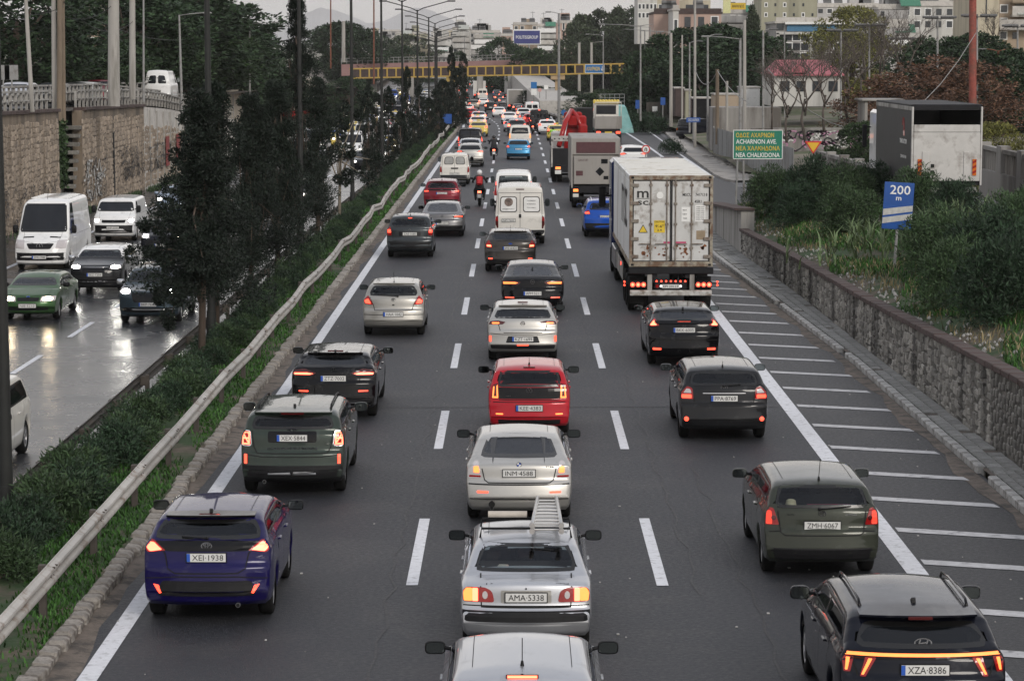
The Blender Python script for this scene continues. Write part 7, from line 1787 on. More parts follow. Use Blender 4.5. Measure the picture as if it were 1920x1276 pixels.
# ---------------------------------------------------------------- lamp posts,poles,bridge,signs,buildings
LPM = mat('lamp_post_dark',(.018,.019,.018),rough=.6,var=.2,vs=3,spec=.3); LPG = mat('lamp_post_grey',(.24,.24,.235),rough=.6,var=.15,vs=3,dirt=(.15,.14,.13),ds=3)
LHD = mat('lamp_head',(.10,.10,.10),rough=.5)
mp = MB(); mp.cyl((0,0,0),(0,0,12),.115,.06,12); mp.cyl((0,0,0),(0,0,.8),.15,.13,12); postm = mp.mesh('post',LPM)
ma = MB(); ma.tube([(0,0,11.9),(.5,0,12.15),(1.6,0,12.45),(2.7,0,12.75)],.045,6); armm = ma.mesh('arm',LPM)
mh = MB(); mh.box(2.55,3.25,-.14,.14,12.68,12.82,0,.05); headm = mh.mesh('lamp_head',LHD)
for k,y in enumerate(LAMPY):
 t = empty('street_lamp',(-8.28 + cv(y) ,y,zl(y) + .3),label=f'dark double-arm lamp post on the median, {ORD[k]} from the camera',cat='street lamp',group='double-arm median lamp posts')
 part('post',postm,t)
 for s in (0,1):
  a = part('arm',armm,t); a.rotation_euler.z = pi * s; h = part('lamp_head',headm,a)
def pole(px,py0,py1,Y,r0,r1,m,label,cat='pole',lean=0,arms=None,name='utility_pole',zb=None,group=None,n=12,nm='pole_shaft'):
 """py0 foot row, py1 top row (negative = above the picture)"""
 b_ = at(px,py0,Y); t_ = at(px + lean,py1,Y)
 t = empty(name,tuple(b_),label=label,cat=cat,group=group)
 mb = MB(); mb.cyl((0,0,-.6),(t_.x - b_.x,0,t_.z - b_.z),r0,r1,n); mb.build(nm,m,t)
 H_ = t_.z - b_.z
 for (side,le,hd) in (arms or []):
  mb = MB(); mb.tube([(t_.x - b_.x,0,H_ - .05),(t_.x - b_.x + side * le * .5,0,H_ + .06),(t_.x - b_.x + side * le,0,H_ + .12)],.035,6); a = mb.build('arm',m,t)
  if hd: mb = MB(); xx = t_.x - b_.x + side * le; mb.box(min(xx,xx + side * .6),max(xx,xx + side * .6),-.12,.12,H_ + .06,H_ + .17,0,.04); part('lamp_head',mb.mesh('lamp_head',LHD if hd == 1 else LPG),a)
 return t,t_ - b_
WOODP = mat('weathered_pole_wood',(.16,.125,.09),rough=.9,var=.3,vs=3,bump=.6,bs=12,streak=True); CPOL = mat('pole_concrete',(.33,.315,.29),rough=.85,var=.15,vs=2,dirt=(.2,.19,.17),ds=1.5,streak=True)
RUSP = mat('rusty_pole',(.16,.055,.03),rough=.8,var=.3,vs=3)
pole(60,185,-40,112,.11,.08,CPOL,'slim pale pole leaning left at the far left edge of the upper road',lean=-14)
for (px,r_,Y,m,lab,lean) in ((102,.14,124,CPOL,'pale concrete pole of the pole cluster over the stair recess',-2),(111,.15,123.6,WOODP,'brown timber pole in the middle of the cluster over the stair recess',1),(119,.12,124.3,WOODP,'thinner timber pole with a yellow tag beside the stair recess',-2)):
 t,d = pole(px,210,-60,Y,r_,r_ * .8,m,lab,lean=lean)
 if r_ == .12: mb = MB(); mb.box(-.22,-.05,-.16,-.10,1.2,1.7,0,.02); mb.build('yellow_tag',YELT,t)
pole(213,178,-60,130,.33,.27,CPOL,'thickest concrete pole standing at the left wall balustrade',n=16)
pole(248,166,-60,142,.20,.16,CPOL,'second concrete pole just right of the thickest one')
pole(269,172,-60,146,.07,.05,LPG,'thin grey post left of the parked white van','lamp post')
pole(91,150,-60,150,.06,.05,LPM,'thin dark post left of the pole cluster','lamp post')
pole(133,106,-60,170,.09,.07,WOODP,'distant thin timber pole right of the pole cluster')
pole(167,88,5,180,.09,.07,WOODP,'distant timber pole in front of the tan house')
pole(341,195,28,160,.10,.06,LPG,'grey street lamp with a right-hand arm over the ramp wall','street lamp',arms=[(1,1.5,2)],name='street_lamp',lean=-5)
pole(468,200,45,215,.09,.06,LPG,'grey street lamp before the dark trees with a right-hand arm','street lamp',arms=[(1,2.0,2)],name='street_lamp')
pole(620,120,-40,330,.10,.08,RUSP,'rust-red pole left of the footbridge end')
pole(701,150,-40,340,.12,.09,RUSP,'rust-red pole standing before the left footbridge span')
pole(644,110,40,400,.32,.28,CPOL,'stout pale concrete pole behind the left trees')
for i,px in enumerate((6,22)):
 t,d = pole(px,165,132 + 5 * i,125,.04,.04,LPG,f'{"larger" if i == 0 else "smaller"} blank grey road sign seen from behind, upper left','sign',name='road_sign')
 mb = MB(); mb.box(-.35,.35,-.03,0,.4,1.15,0,.01); mb.build('sign_plate',LPG,t)
RP = [(1201,215,48,235,.10,.07,LPG,'tall grey lamp post with a long left arm beside the dark round tree',[(-1,3.4,2),(1,1.2,0)]),
  (1258,225,62,220,.17,.13,CPOL,'stained concrete pole with a small left lamp at the side road',[(-1,.6,2)]),
  (1279,230,66,215,.09,.07,CPOL,'slim concrete pole second right of the dark round tree',None),(1293,235,80,205,.08,.06,LPG,'grey lamp post third in the right-hand row',[(1,.5,1)]),
  (1303,262,0,190,.12,.09,CPOL,'tall concrete pole rising past the pink house',None),(1327,250,68,185,.09,.07,LPG,'grey lamp post with a short hooked head before the dark pines',[(1,.5,1)]),
  (1345,255,130,175,.14,.12,WOODP,'short timber pole carrying cables beside the fence',None),(1363,258,152,170,.10,.09,CPOL,'shortest pale pole behind the fence',None),
  (1388,250,72,158,.10,.08,LPG,'grey lamp post with a long left arm above the green sign',[(-1,1.9,2)]),(1396,260,38,156,.13,.10,CPOL,'tall pale pole directly beside the long-armed lamp post',None),
  (1431,240,58,165,.08,.07,LPG,'grey lamp post among the bare branches right of the green sign',[(1,.4,1)]),
  (1471,230,55,240,.07,.06,LPG,'thin floodlight post left of the grey office block columns',None),
  (1753,0,0,0,0,0,None,None,None)]
for (px,y0,y1,Y,r0,r1,m,lab,arms) in RP:
 if lab: pole(px,y0,y1,Y,r0,r1,m,lab,'street lamp' if arms else 'pole',arms=arms,name='street_lamp' if arms else 'utility_pole')
for i,(px,y0,y1,Y,lab) in enumerate(((1577,215,60,200,'floodlight mast standing left of the bare thicket'),(1630,200,50,200,'floodlight mast rising from the brown bare thicket'),(1688,190,75,230,'low floodlight mast behind the brown-leaved tree'),(1758,200,36,190,'floodlight mast in the middle of the brown-leaved tree'),(1832,190,33,180,'floodlight mast beside the red pole'),(1908,190,52,185,'floodlight mast at the right edge of the photograph'))):
 t,d = pole(px,y0,y1,Y,.09,.07,LPG,lab,'floodlight mast',name='floodlight_mast',group='floodlight masts')
 mb = MB(); mb.box(-1.1,1.1,-.15,.15,d.z,d.z + .08,0,.02)
 for x in (-1.0,-.4,.4,1.0): mb.box(x - .3,x + .3,-.3,.2,d.z + .06,d.z + .24,0,.05)
 mb.build('lamp_bar',LHD,t)
pole(1872,195,95,185,.09,.08,RUSP,'thin rust-brown twin-lamp post before the dark hedge','lamp post',arms=[(1,.9,1),(-1,.9,1)],name='street_lamp')
pole(1824,190,-40,170,.27,.25,mat('red_mast_paint',(.22,.05,.035),rough=.7,var=.3,dirt=(.14,.06,.04),ds=1),'thick red and rust painted mast above the parked lorry','mast',name='mast')
pole(1048,240,25,255,.16,.12,LPG,'tall grey lamp post before the tan bridge pier','street lamp',arms=[(-1,.8,1)],name='street_lamp')
pole(1086,190,80,420,.26,.22,CPOL,'stout pale pole left of the blue bridge sign'); pole(1109,190,80,420,.26,.2,CPOL,'stout pale lamp pole right of its twin behind the bridge',arms=[(1,1.4,2)])
pole(1131,190,66,360,.10,.08,LPG,'slim lamp post carrying the blue bridge sign','street lamp',arms=[(-1,2.0,2)],name='street_lamp')
for i,(px,y1) in enumerate(((1209,57),(1219,51),(1231,58),(1239,60))): pole(px,85,y1,300 + 8 * i,.09,.08,LPG,f'{("nearest", "tallest", "third", "farthest")[i]} of four thin lamp posts above the dark round tree','street lamp',arms=[(-1,2.6,0)],name='street_lamp',group='thin lamp posts above the round tree')
for i,(px,y0,y1) in enumerate(((940,112,78),(972,108,82),(871,110,70),(950,112,92))): pole(px,y0,y1,560,.12,.1,LPG,f'far grey post {("left of the billboard", "right under the billboard", "left of the dark far cypress", "short, under the billboard")[i]}','street lamp',name='street_lamp')
# ---- cables
def cable(pa,pb,sag,label,m=LPM,r=.018):
 pts = [Vector(pa).lerp(Vector(pb),t) - Vector((0,0,sag * 4 * t * (1 - t))) for t in np.linspace(0,1,12)]
 mb = MB(); mb.tube(pts,r,4); o = mb.build('cable',m); tag(o,label,'cable')
cable(at(119,5,124),at(400,60,200),1.2,'dark cable sloping down from the timber poles to the trees'); cable(at(100,20,124),at(213,8,130),.6,'dark cable between the pole cluster and the thick concrete pole')
cable(at(-20,6,118),at(119,12,124),.5,'dark cable reaching the pole cluster from the left'); cable(at(119,2,124),at(250,40,142),1.0,'dark cable crossing behind the thick concrete pole')
cable(at(1301,124,190),at(1345,132,175),1.2,'sagging cable between the tall concrete pole and the short timber pole',LPG,.03); cable(at(1345,132,175),at(1400,190,150),.3,'cable dropping from the short timber pole',LPG,.03)
cable(at(1440,130,150),at(1830,62,168),5.0,'long sagging pale cable across the bare trees',LPG,.035)
# ---- yellow footbridge
YB = mat('bridge_yellow',(.38,.25,.05),rough=.6,var=.15,vs=1.5,dirt=(.28,.19,.06),ds=1.2,dcut=.58); BRN = mat('bridge_panel_brown',(.050,.032,.030),rough=.7,var=.3,vs=2); PNK = mat('pink_parapet',(.26,.15,.14),rough=.85,var=.15,vs=.5,dirt=(.25,.15,.14),ds=.5); TAN = mat('tan_pier',(.36,.26,.15),rough=.8,var=.1)
YBR = 380
A = at(655,148,YBR); Bq = at(1185,138,YBR); slope = (Bq.z - A.z) / (Bq.x - A.x); hB = 19.5 * YBR / F
fbz = lambda x: A.z + (x - A.x) * slope
br = empty('footbridge',(0,0,0),label='long yellow steel footbridge with square bays crossing above the traffic',cat='footbridge')
for dz,h_,nm in ((0,.20,'bottom_chord'),(hB - .2,.2,'top_chord')):
 for yy in (0,2.4):
  mb = MB(); mb.add([(A.x,YBR + yy,fbz(A.x) + dz),(Bq.x,YBR + yy,fbz(Bq.x) + dz),(Bq.x,YBR + yy,fbz(Bq.x) + dz + h_),(A.x,YBR + yy,fbz(A.x) + dz + h_),
    (A.x,YBR + yy + .2,fbz(A.x) + dz),(Bq.x,YBR + yy + .2,fbz(Bq.x) + dz),(Bq.x,YBR + yy + .2,fbz(Bq.x) + dz + h_),(A.x,YBR + yy + .2,fbz(A.x) + dz + h_)],[(0,1,2,3),(4,5,6,7),(0,1,5,4),(3,2,6,7)]); mb.build(nm,YB,br)
dx = 16.7 * YBR / F; x = A.x + .3; pm = MB(); pm.box(-.11,.11,-.02,.2,.201,hB - .201,0,.02); pmm = pm.mesh('bridge_post',YB)
pn = MB(); pn.box(.12,dx - .12,.24,.28,.22,hB - .22); pnm = pn.mesh('infill_panel',BRN)
i = 0
while x < Bq.x - .2:
 for yy in (0,2.4): part('bridge_post',pmm,br,(x,YBR + yy,fbz(x)))
 if x < Bq.x - dx:
  if not 12 < i < 99 or i % 5 == 0: part('infill_panel',pnm,br,(x,YBR,fbz(x) + .02))
  elif i < 24: part('infill_panel',pnm,br,(x,YBR + 2.2,fbz(x) + .02))
 x += dx; i += 1
mb = MB(); mb.add([(A.x,YBR + .2,fbz(A.x) + .1),(Bq.x,YBR + .2,fbz(Bq.x) + .1),(Bq.x,YBR + 2.4,fbz(Bq.x) + .1),(A.x,YBR + 2.4,fbz(A.x) + .1)],[(0,1,2,3)]); mb.build('deck',BRN,br)
for (px,nm) in ((850,0),(1046,1)):
 x = at(px,150,YBR).x; mb = MB(); mb.box(x - 1.1,x + 1.1,YBR + .2,YBR + 2.2,fbz(x) - .75,fbz(x) - .02,0,.05); mb.build('pier_head',TAN if nm else YB,br)
 mb = MB(); mb.box(x - .42,x + .42,YBR + .7,YBR + 1.7,-2.4,fbz(x) - .74,0,.05); mb.build('pier',TAN if nm else CONC,br)
p = at(1115,129,YBR - 20); sg = empty('direction_sign',tuple(p),label='blue ACHARNON sign with a white arrow before the footbridge',cat='sign')
sc_ = (YBR - 20) / F; BLS = mat('sign_blue',(.012,.13,.36),rough=.4,var=.08); SGN = mat('sign_yellow_letters',(.6,.42,.04),rough=.5,var=.05); SGG = mat('sign_green',(.008,.16,.10),rough=.45,var=.08)
mb = MB(); mb.box(-18 * sc_,18 * sc_,-.04,0,-8 * sc_,8 * sc_,0,.02); mb.build('sign_plate',BLS,sg)
mb = MB()
for (a,b_,c,d) in ((-18,18,7.3,8),(-18,18,-8,-7.3),(-18,-17.3,-8,8),(17.3,18,-8,8)): mb.box(a * sc_,b_ * sc_,-.05,-.041,c * sc_,d * sc_)
mb.build('sign_border',WHT,sg)
part('lettering',text_mesh('ΑΧΑΡΝΩΝ',7 * sc_,SGN,width=25 * sc_,bold=.02),sg,(-3 * sc_,-.05,0)); part('lettering',text_mesh('↓',9 * sc_,WHT,width=5 * sc_,bold=.02),sg,(14 * sc_,-.05,0))
OP = 470
ov = empty('overpass',(0,0,0),label='pink parapet of a road overpass descending behind the footbridge',cat='overpass')
a0,a1 = at(640,121,OP),at(1000,112,OP + 40)
mb = MB(); mb.add([(a0.x,OP,a0.z - 2.2),(a1.x,OP + 40,a1.z - 1.2),(a1.x,OP + 40,a1.z),(a0.x,OP,a0.z),(a0.x,OP + 9,a0.z - 2.2),(a1.x,OP + 49,a1.z - 1.2),(a1.x,OP + 49,a1.z),(a0.x,OP + 9,a0.z)],[(0,1,2,3),(4,5,6,7),(3,2,6,7),(0,1,5,4)]); mb.build('parapet',PNK,ov)
mb = MB()
for k in range(40):
 t = k / 39; q = a0.lerp(a1,t); mb.box(q.x - .05,q.x + .05,lerp(OP,OP + 40,t) + .1,lerp(OP,OP + 40,t) + .2,q.z,q.z + 1.1)
for zz in (.5,1.05): mb.add([(a0.x,OP + .1,a0.z + zz),(a1.x,OP + 40.1,a1.z + zz),(a1.x,OP + 40.1,a1.z + zz + .1),(a0.x,OP + .1,a0.z + zz + .1)],[(0,1,2,3)])
mb.build('railing',LPG,ov)
for px in (700,770,900,958):
 q = at(px,150,OP + 15); mb = MB(); mb.box(q.x - .6,q.x + .6,OP + 15,OP + 16.4,-3,a0.z - 2 + (q.x - a0.x) * .02,0,.05); mb.build('pier',CONC,ov)
rp = empty('ramp_wall',(0,0,0),label='grey concrete ramp climbing right of the jam beneath the footbridge',cat='wall')
pts = [(at(1000,190,330),0),(at(985,165,400),0),(at(940,148,520),0),(at(890,150,640),0)]
mb = MB(); prof_ = [(1012,192,325,3),(985,178,400,14),(962,168,480,26),(930,160,600,18),(905,156,760,10)]
vs = []
for (px,py,Y,hh) in prof_: q = at(px,py,Y); vs += [(q.x,Y,q.z - 1.5),(q.x,Y,q.z + hh * Y / F),(q.x + 6,Y,q.z + hh * Y / F),(q.x + 6,Y,q.z - 1.5)]
mb.add(vs,[(4 * i + a,4 * i + a + 1,4 * i + a + 5,4 * i + a + 4) for i in range(4) for a in range(3)] + [(0,1,2,3)]); mb.build('wall_panel',CONL,rp)
# ---- billboard
p = at(988,70,560); sc_ = 560 / F
bb_ = empty('billboard',tuple(p),label='large white-framed dark blue POLITISGROUP billboard above the trees',cat='billboard')
mb = MB(); mb.box(-26 * sc_,26 * sc_,0,.5,-14 * sc_,14 * sc_,0,.1); mb.build('frame',WHT,bb_)
mb = MB(); mb.box(-24 * sc_,24 * sc_,-.05,-.0,-12 * sc_,12 * sc_); mb.build('poster',mat('poster_indigo',(.028,.035,.16),rough=.5,var=.08),bb_)
part('lettering',text_mesh('POLITISGROUP',6 * sc_,WHT,width=41 * sc_,bold=.01),bb_,(0,-.06,0))
mb = MB()
for x in (-17,4): mb.cyl((x * sc_,.25,-14 * sc_),(x * sc_,.25,-46 * sc_),.22,n=8)
mb.build('posts',LPG,bb_)
mb.build
# ---- green direction sign
p = at(1421,271,104); sc_ = 104 / F
gs = empty('direction_sign',tuple(p),label='green road sign reading ODOS ACHARNON and NEA CHALKIDONA above the oleanders',cat='sign')
mb = MB(); mb.box(-46 * sc_,46 * sc_,0,.04,-27 * sc_,27 * sc_,0,.01); mb.build('sign_plate',SGG,gs)
mb = MB()
for (a,b_,c,d) in ((-46,46,26,27.3),(-46,46,-27.3,-26),(-46.4,-45.2,-27,27),(45.2,46.4,-27,27)): mb.box(a * sc_,b_ * sc_,-.01,-.001,c * sc_,d * sc_)
mb.build('sign_border',WHT,gs)
for (s_,z,m,w_) in (('ΟΔΟΣ ΑΧΑΡΝΩΝ',17.5,SGN,71),('ACHARNON AVE.',5.5,WHT,76),('ΝΕΑ ΧΑΛΚΗΔΟΝΑ',-7,SGN,82),('NEA CHALKIDONA',-19.5,WHT,82)):
 part('lettering',text_mesh(s_,8.6 * sc_,m,width=w_ * sc_,align='LEFT',bold=.012),gs,(-41 * sc_,-.006,z * sc_))
for x in (-36,-28):
 mb = MB(); mb.cyl((x * sc_,.08,24 * sc_),((x - (4 if x == -36 else -4)) * sc_,.08,-118 * sc_),.045,n=8); mb.build('sign_post',LPG,gs)
# ---- tilted blue 200 m sign
p = at(1684,386,68.8); sc_ = 68.8 / F
ts = empty('distance_sign',tuple(p),label='leaning blue 200 m sign with two pale stripes in front of the reeds',cat='sign'); ts.rotation_euler.y = radians(3.2)
BL2 = mat('sign_deep_blue',(.008,.065,.27),rough=.4,var=.12,vs=3)
mb = MB(); mb.box(-28 * sc_,28 * sc_,0,.03,-44 * sc_,44 * sc_,0,.008); mb.build('sign_plate',BL2,ts)
part('lettering',text_mesh('200',17 * sc_,WHT,width=38 * sc_,bold=.008),ts,(2 * sc_,-.006,30 * sc_)); part('lettering',text_mesh('m',6.5 * sc_,WHT,width=10 * sc_,bold=.008),ts,(0,-.006,13.5 * sc_))
mb = MB(); mb.prism([(-27.5 * sc_,-19 * sc_),(27.5 * sc_,-9 * sc_),(27.5 * sc_,2 * sc_),(-27.5 * sc_,-7 * sc_)],-.006,-.001); mb.prism([(-27.5 * sc_,-34 * sc_),(27.5 * sc_,-24 * sc_),(27.5 * sc_,-13 * sc_),(-27.5 * sc_,-23 * sc_)],-.006,-.001); mb.build('stripe',mat('pale_grey_stripe',(.42,.42,.40),rough=.6,var=.2,vs=8),ts)
mb = MB(); mb.cyl((2 * sc_,.05,30 * sc_),(2 * sc_,.05,-140 * sc_),.04,n=8); mb.build('sign_post',LPG,ts)
# ---- give way sign (yellow),no U-turn,small blue ones
p = at(1525,274,112); sc_ = 112 / F
gw = empty('warning_sign',tuple(p),label='inverted triangular red and yellow sign right of the green road sign',cat='sign')
REDS = mat('sign_red',(.5,.02,.015),rough=.45,var=.05)
mb = MB(); mb.prism([(-16 * sc_,9 * sc_),(16 * sc_,9 * sc_),(0,-15 * sc_)],0,.03); mb.build('rim',REDS,gw)
mb = MB(); mb.prism([(-11.5 * sc_,6.5 * sc_),(11.5 * sc_,6.5 * sc_),(0,-11 * sc_)],-.01,-.002); mb.build('face',mat('sign_orange_yellow',(.62,.38,.02),rough=.5,var=.05),gw)
mb = MB(); mb.cyl((0,.05,0),(0,.05,-70 * sc_),.04,n=8); mb.build('sign_post',LPG,gw)
p = at(1211,280,128); sc_ = 128 / F
nu = empty('no_u_turn_sign',tuple(p),label='round no U-turn sign standing at the exit lane beside the white crossover',cat='sign')
mb = MB(); mb.prism(ellipse(0,0,8 * sc_,8 * sc_,24),0,.03); mb.build('rim',REDS,nu); mb = MB(); mb.prism(ellipse(0,0,6 * sc_,6 * sc_,24),-.012,-.002); mb.build('face',WHT,nu)
mb = MB(); mb.tube([(1.8 * sc_,-.03,-3.6 * sc_),(1.8 * sc_,-.03,1 * sc_),(0,-.03,3 * sc_),(-1.8 * sc_,-.03,1 * sc_),(-1.8 * sc_,-.03,-3.0 * sc_)],.7 * sc_,6); mb.build('arrow',PTXT,nu)
mb = MB(); mb.cyl((0,.04,0),(0,.04,-2.7),.035,n=8); mb.build('sign_post',LPG,nu)
def small_sign(px,py,Y,w_,h_,m,foot,label,round_=False,name='road_sign'):
 p = at(px,py,Y); t = empty(name,tuple(p),label=label,cat='sign'); sc_ = Y / F
 mb = MB()
 if round_: mb.prism(ellipse(0,0,w_ * sc_,h_ * sc_,20),0,.04)
 else: mb.box(-w_ * sc_,w_ * sc_,0,.04,-h_ * sc_,h_ * sc_,0,.01)
 mb.build('sign_plate',m,t); mb = MB(); mb.cyl((0,.06,0),(0,.06,-(foot - py) * sc_),.05,n=8); mb.build('sign_post',LPG,t); return t
small_sign(830,223,235,17,9,BL2,262,'blue sign with red marks half hidden by the median cypresses')
t = small_sign(1001,160,340,5.5,6,BLS,190,'blue square sign with a white plate below, right of the grey ramp'); mb = MB(); mb.box(-.38,.38,-.01,.03,-1.35,-.5); mb.build('lower_plate',WHT,t)
small_sign(1012,169,338,3.6,3.6,mat('sign_pale_red',(.5,.28,.26),rough=.5),190,'small round red-rimmed sign right of the blue square sign',True)
small_sign(1024,164,330,4,4,WHT,190,'small white sign behind the far guard rail')
t = small_sign(1057,211,270,5,5,BLS,234,'round blue arrow sign at the gore',True); mb = MB()
for k in range(3): mb.box(-.14,.14,-.02,.08,-.6 - .35 * k,-.43 - .35 * k)
mb.build('orange_band',mat('band_orange',(.6,.22,.12),rough=.6),t)
small_sign(1196,196,240,4.5,8,BL2,212,'narrow blue and red board left of the side road',name='board'); small_sign(1243,190,236,4.5,7,BL2,222,'second narrow blue and red board nearer the kerb',name='board')
t = small_sign(1300,225,182,13,4.5,BL2,265,'long blue street name sign above the dark off-roader'); part('lettering',text_mesh('ΟΔΟΣ ΑΧΑΡΝΩΝ',.2,WHT,width=.8),t,(0,-.006,0))
# ---- corrugated fence and pale pavement on the right
PAVE = mat('pale_pavement',(.33,.31,.285),rough=.9,var=.18,vs=.8,dirt=(.19,.18,.165),ds=.6,dcut=.55)
vs = []; mb = MB()
for (y,xa,xb) in ((144,12.9,15.5),(146,12.5,16),(152,12.35,15.2),(170,12.6,14.6),(190,12.9,14.8),(215,13.7,15.0),(232,14.2,15.2)): vs += [(xa,y,.13),(xb,y,.16)]
n = len(vs) // 2; mb.add(vs,[(2 * i,2 * i + 1,2 * i + 3,2 * i + 2) for i in range(n - 1)]); mb.add([(v[0],v[1],.0) for v in vs[::2]] + [v for v in vs[::2]],[(i,i + 1,n + i + 1,n + i) for i in range(n - 1)])
o = mb.build('side_pavement',PAVE); o['kind'] = 'structure'
FEN = mat('galvanised_fence',(.30,.31,.31),rough=.5,metal=.3,var=.12,vs=1,dirt=(.2,.19,.18),ds=1,streak=True)
fe = empty('corrugated_fence',label='grey corrugated metal fence along the pale side pavement',cat='fence')
pa,pb = Vector((14.4,178,.1)),Vector((15.2,134,.3)); n = 14
for k in range(n):
 a = pa.lerp(pb,k / n); b_ = pa.lerp(pb,(k + 1) / n); mb = MB(); d = (b_ - a); u = Vector((-d.y,d.x,0)).normalized() * .04; vs = []
 for j in range(13): q = a.lerp(b_,j / 12) + u * (1 if j % 2 else -1); vs += [tuple(q),(q.x,q.y,q.z + 2.1)]
 mb.add(vs,[(2 * j,2 * j + 1,2 * j + 3,2 * j + 2) for j in range(12)]); mb.add([(v[0] + .02,v[1],v[2]) for v in vs],[(2 * j,2 * j + 1,2 * j + 3,2 * j + 2) for j in range(12)]); mb.build('fence_panel',FEN,fe)
 mb = MB(); mb.box(a.x - .05,a.x + .05,a.y - .05,a.y + .05,0,2.3); mb.build('fence_post',LPG,fe)
mb = MB(); rr = random.Random(4)
for _ in range(140):
 t = rr.random(); q = pa.lerp(pb,t); s_ = rr.uniform(.08,.28); mb.sph((q.x - rr.uniform(.1,.8),q.y,.1),s_,6,sc=(1,1,.6))
mb.build('rubble',PAVE)['kind'] = 'stuff'
def slab(name,label,cat,boxes,m,base=(0,0,0),pn='wall_panel'):
 t = empty(name,base,label=label,cat=cat)
 for bx_ in boxes: mb = MB(); mb.box(*bx_,0,.03); mb.build(pn,m,t)
 return t
PLG = mat('stained_plaster',(.24,.23,.215),rough=.9,var=.2,vs=.6,dirt=(.10,.09,.08),ds=.5,dcut=.52,streak=True)
q = at(1375,250,180); slab('block_hut','grey block hut with pink scrawl behind the fence','hut',[(q.x - 1.5,q.x + 3.5,180,184,0,3.6)],PLG)
q0,q1 = at(1410,232,170),at(1640,225,170)
gwall = slab('graffiti_wall','low stained wall covered with black and white graffiti behind the bare trees','wall',[(q0.x,q1.x,170,170.5,.3,q0.z - .3)],PLG)
mb = MB(); rr = random.Random(9)
for k in range(90):
 x = rr.uniform(q0.x,q1.x); z = rr.uniform(1.2,q0.z - .6); pts = [Vector((x,z))]; a = rr.uniform(0,6)
 for _ in range(6): a += rr.uniform(-1.4,1.4); q = pts[-1] + Vector((cos(a),sin(a) * .7)) * rr.uniform(.15,.4); q.y = min(max(q.y,.6),q0.z - .5); pts.append(q)
 for u_,v_ in zip(pts,pts[1:]):
  d = (v_ - u_).normalized(); nn = Vector((-d.y,d.x)) * .05
  mb.add([(u_.x + nn.x,169.98,u_.y + nn.y),(u_.x - nn.x,169.98,u_.y - nn.y),(v_.x - nn.x,169.98,v_.y - nn.y),(v_.x + nn.x,169.98,v_.y + nn.y)],[(0,1,2,3)],k % 3)
mb.build('graffiti',[GRB,GRW,GRP],gwall)
def parapet(pa,pb,label,h=.95,n=6,base=1.3):
 t = empty('parapet',label=label,cat='parapet',group='stained concrete parapets by the parked lorry')
 pa,pb = Vector(pa),Vector(pb); d = pb - pa; u = Vector((-d.y,d.x,0)).normalized()
 def seg(a,b_,z0,z1,w_):
  a,b_ = pa.lerp(pb,a),pa.lerp(pb,b_); U = u * w_ / 2
  mb = MB(); mb.add([tuple(p_ + s_ * U + Vector((0,0,z))) for z in (z0,z1) for p_,s_ in ((a,-1),(a,1),(b_,1),(b_,-1))],[(0,1,2,3),(4,5,6,7),(0,1,5,4),(1,2,6,5),(2,3,7,6),(3,0,4,7)]); return mb
 seg(0,1,-base - 1.5,0,.4).build('base_wall',PLG,t); seg(0,1,h - .16,h,.3).build('coping',PLG,t)
 for k in range(n + 1):
  tt = k / n; w_ = .30 / d.length; seg(max(0,tt - w_),min(1,tt + w_),0,h + .12,.42).build('pier',PLG,t)
 m_ = int(d.length / .28)
 for k in range(m_): tt = (k + .5) / m_; seg(tt - .06 / d.length,tt + .06 / d.length,0,h - .16,.12).build('baluster',PLG,t)
q0,q1 = at(1845,315,100),at(1960,345,92); parapet((q0.x,100,q0.z),(q1.x,92,q1.z),'stained concrete parapet right of the parked black-curtained lorry',n=3)
q0,q1 = at(1535,318,125),at(1640,352,104); parapet((q0.x,125,q0.z),(q1.x,104,q1.z),'mossy concrete parapet left of the parked black-curtained lorry',n=4,base=.6)
q = at(1655,190,150); slab('concrete_shelter','roofless concrete shelter with a dark opening above the lorry','shelter',[(q.x - 1.1,q.x - .9,150,153,0,q.z),(q.x + .1,q.x + .3,150,153,0,q.z),(q.x + .95,q.x + 1.15,150,153,0,q.z),(q.x - 1.3,q.x + 1.3,149.8,153.2,q.z + .01,q.z + .14)],PLG)
TEAL = mat('teal_tarpaulin',(.20,.42,.41),rough=.6,var=.12,vs=1.2,bump=.6,bs=2.5,dirt=(.3,.5,.48),ds=.8); q = at(1150,215,240)
tt_ = empty('tarpaulin_load',(q.x,240,zm(240)),label='load wrapped in teal tarpaulin behind the yellow-visored lorry',cat='tarpaulin load')
mb = MB(); r_ = random.Random(3); nx = 10; vs = []
prof_ = [(-1.9,0),(-1.75,1.4),(-1.6,2.3),(-.8,2.6),(.3,2.75),(1.2,2.6),(1.5,1.6),(1.9,.5),(2.0,0)]
for j in range(9):
 for (x,z) in prof_: vs.append((x + r_.uniform(-.08,.08),j * .6 + r_.uniform(-.06,.06),z * (1 if 0 < j < 8 else .96) + (r_.uniform(-.08,.08) if z > 0 else 0)))
P = len(prof_); mb.add(vs,[(j * P + k,j * P + k + 1,(j + 1) * P + k + 1,(j + 1) * P + k) for j in range(8) for k in range(P - 1)] + [tuple(range(P)),tuple(8 * P + k for k in range(P))],0,False); mb.build('cover',TEAL,tt_)
mb = MB()
for k in range(6): mb.cyl((-1.2 + k * .48,3,2.6),(-1.2 + k * .48,3,3.7),.03,n=5)
for z in (3.0,3.35,3.7): mb.cyl((-1.2,3,z),(1.2,3,z),.03,n=5)
mb.build('cage',LPG,tt_)
mb = MB(); mb.box(-3.6,-2.0,-.5,4,0,2.4,0,.05); mb.build('dark_cabinet',SEAM,tt_)
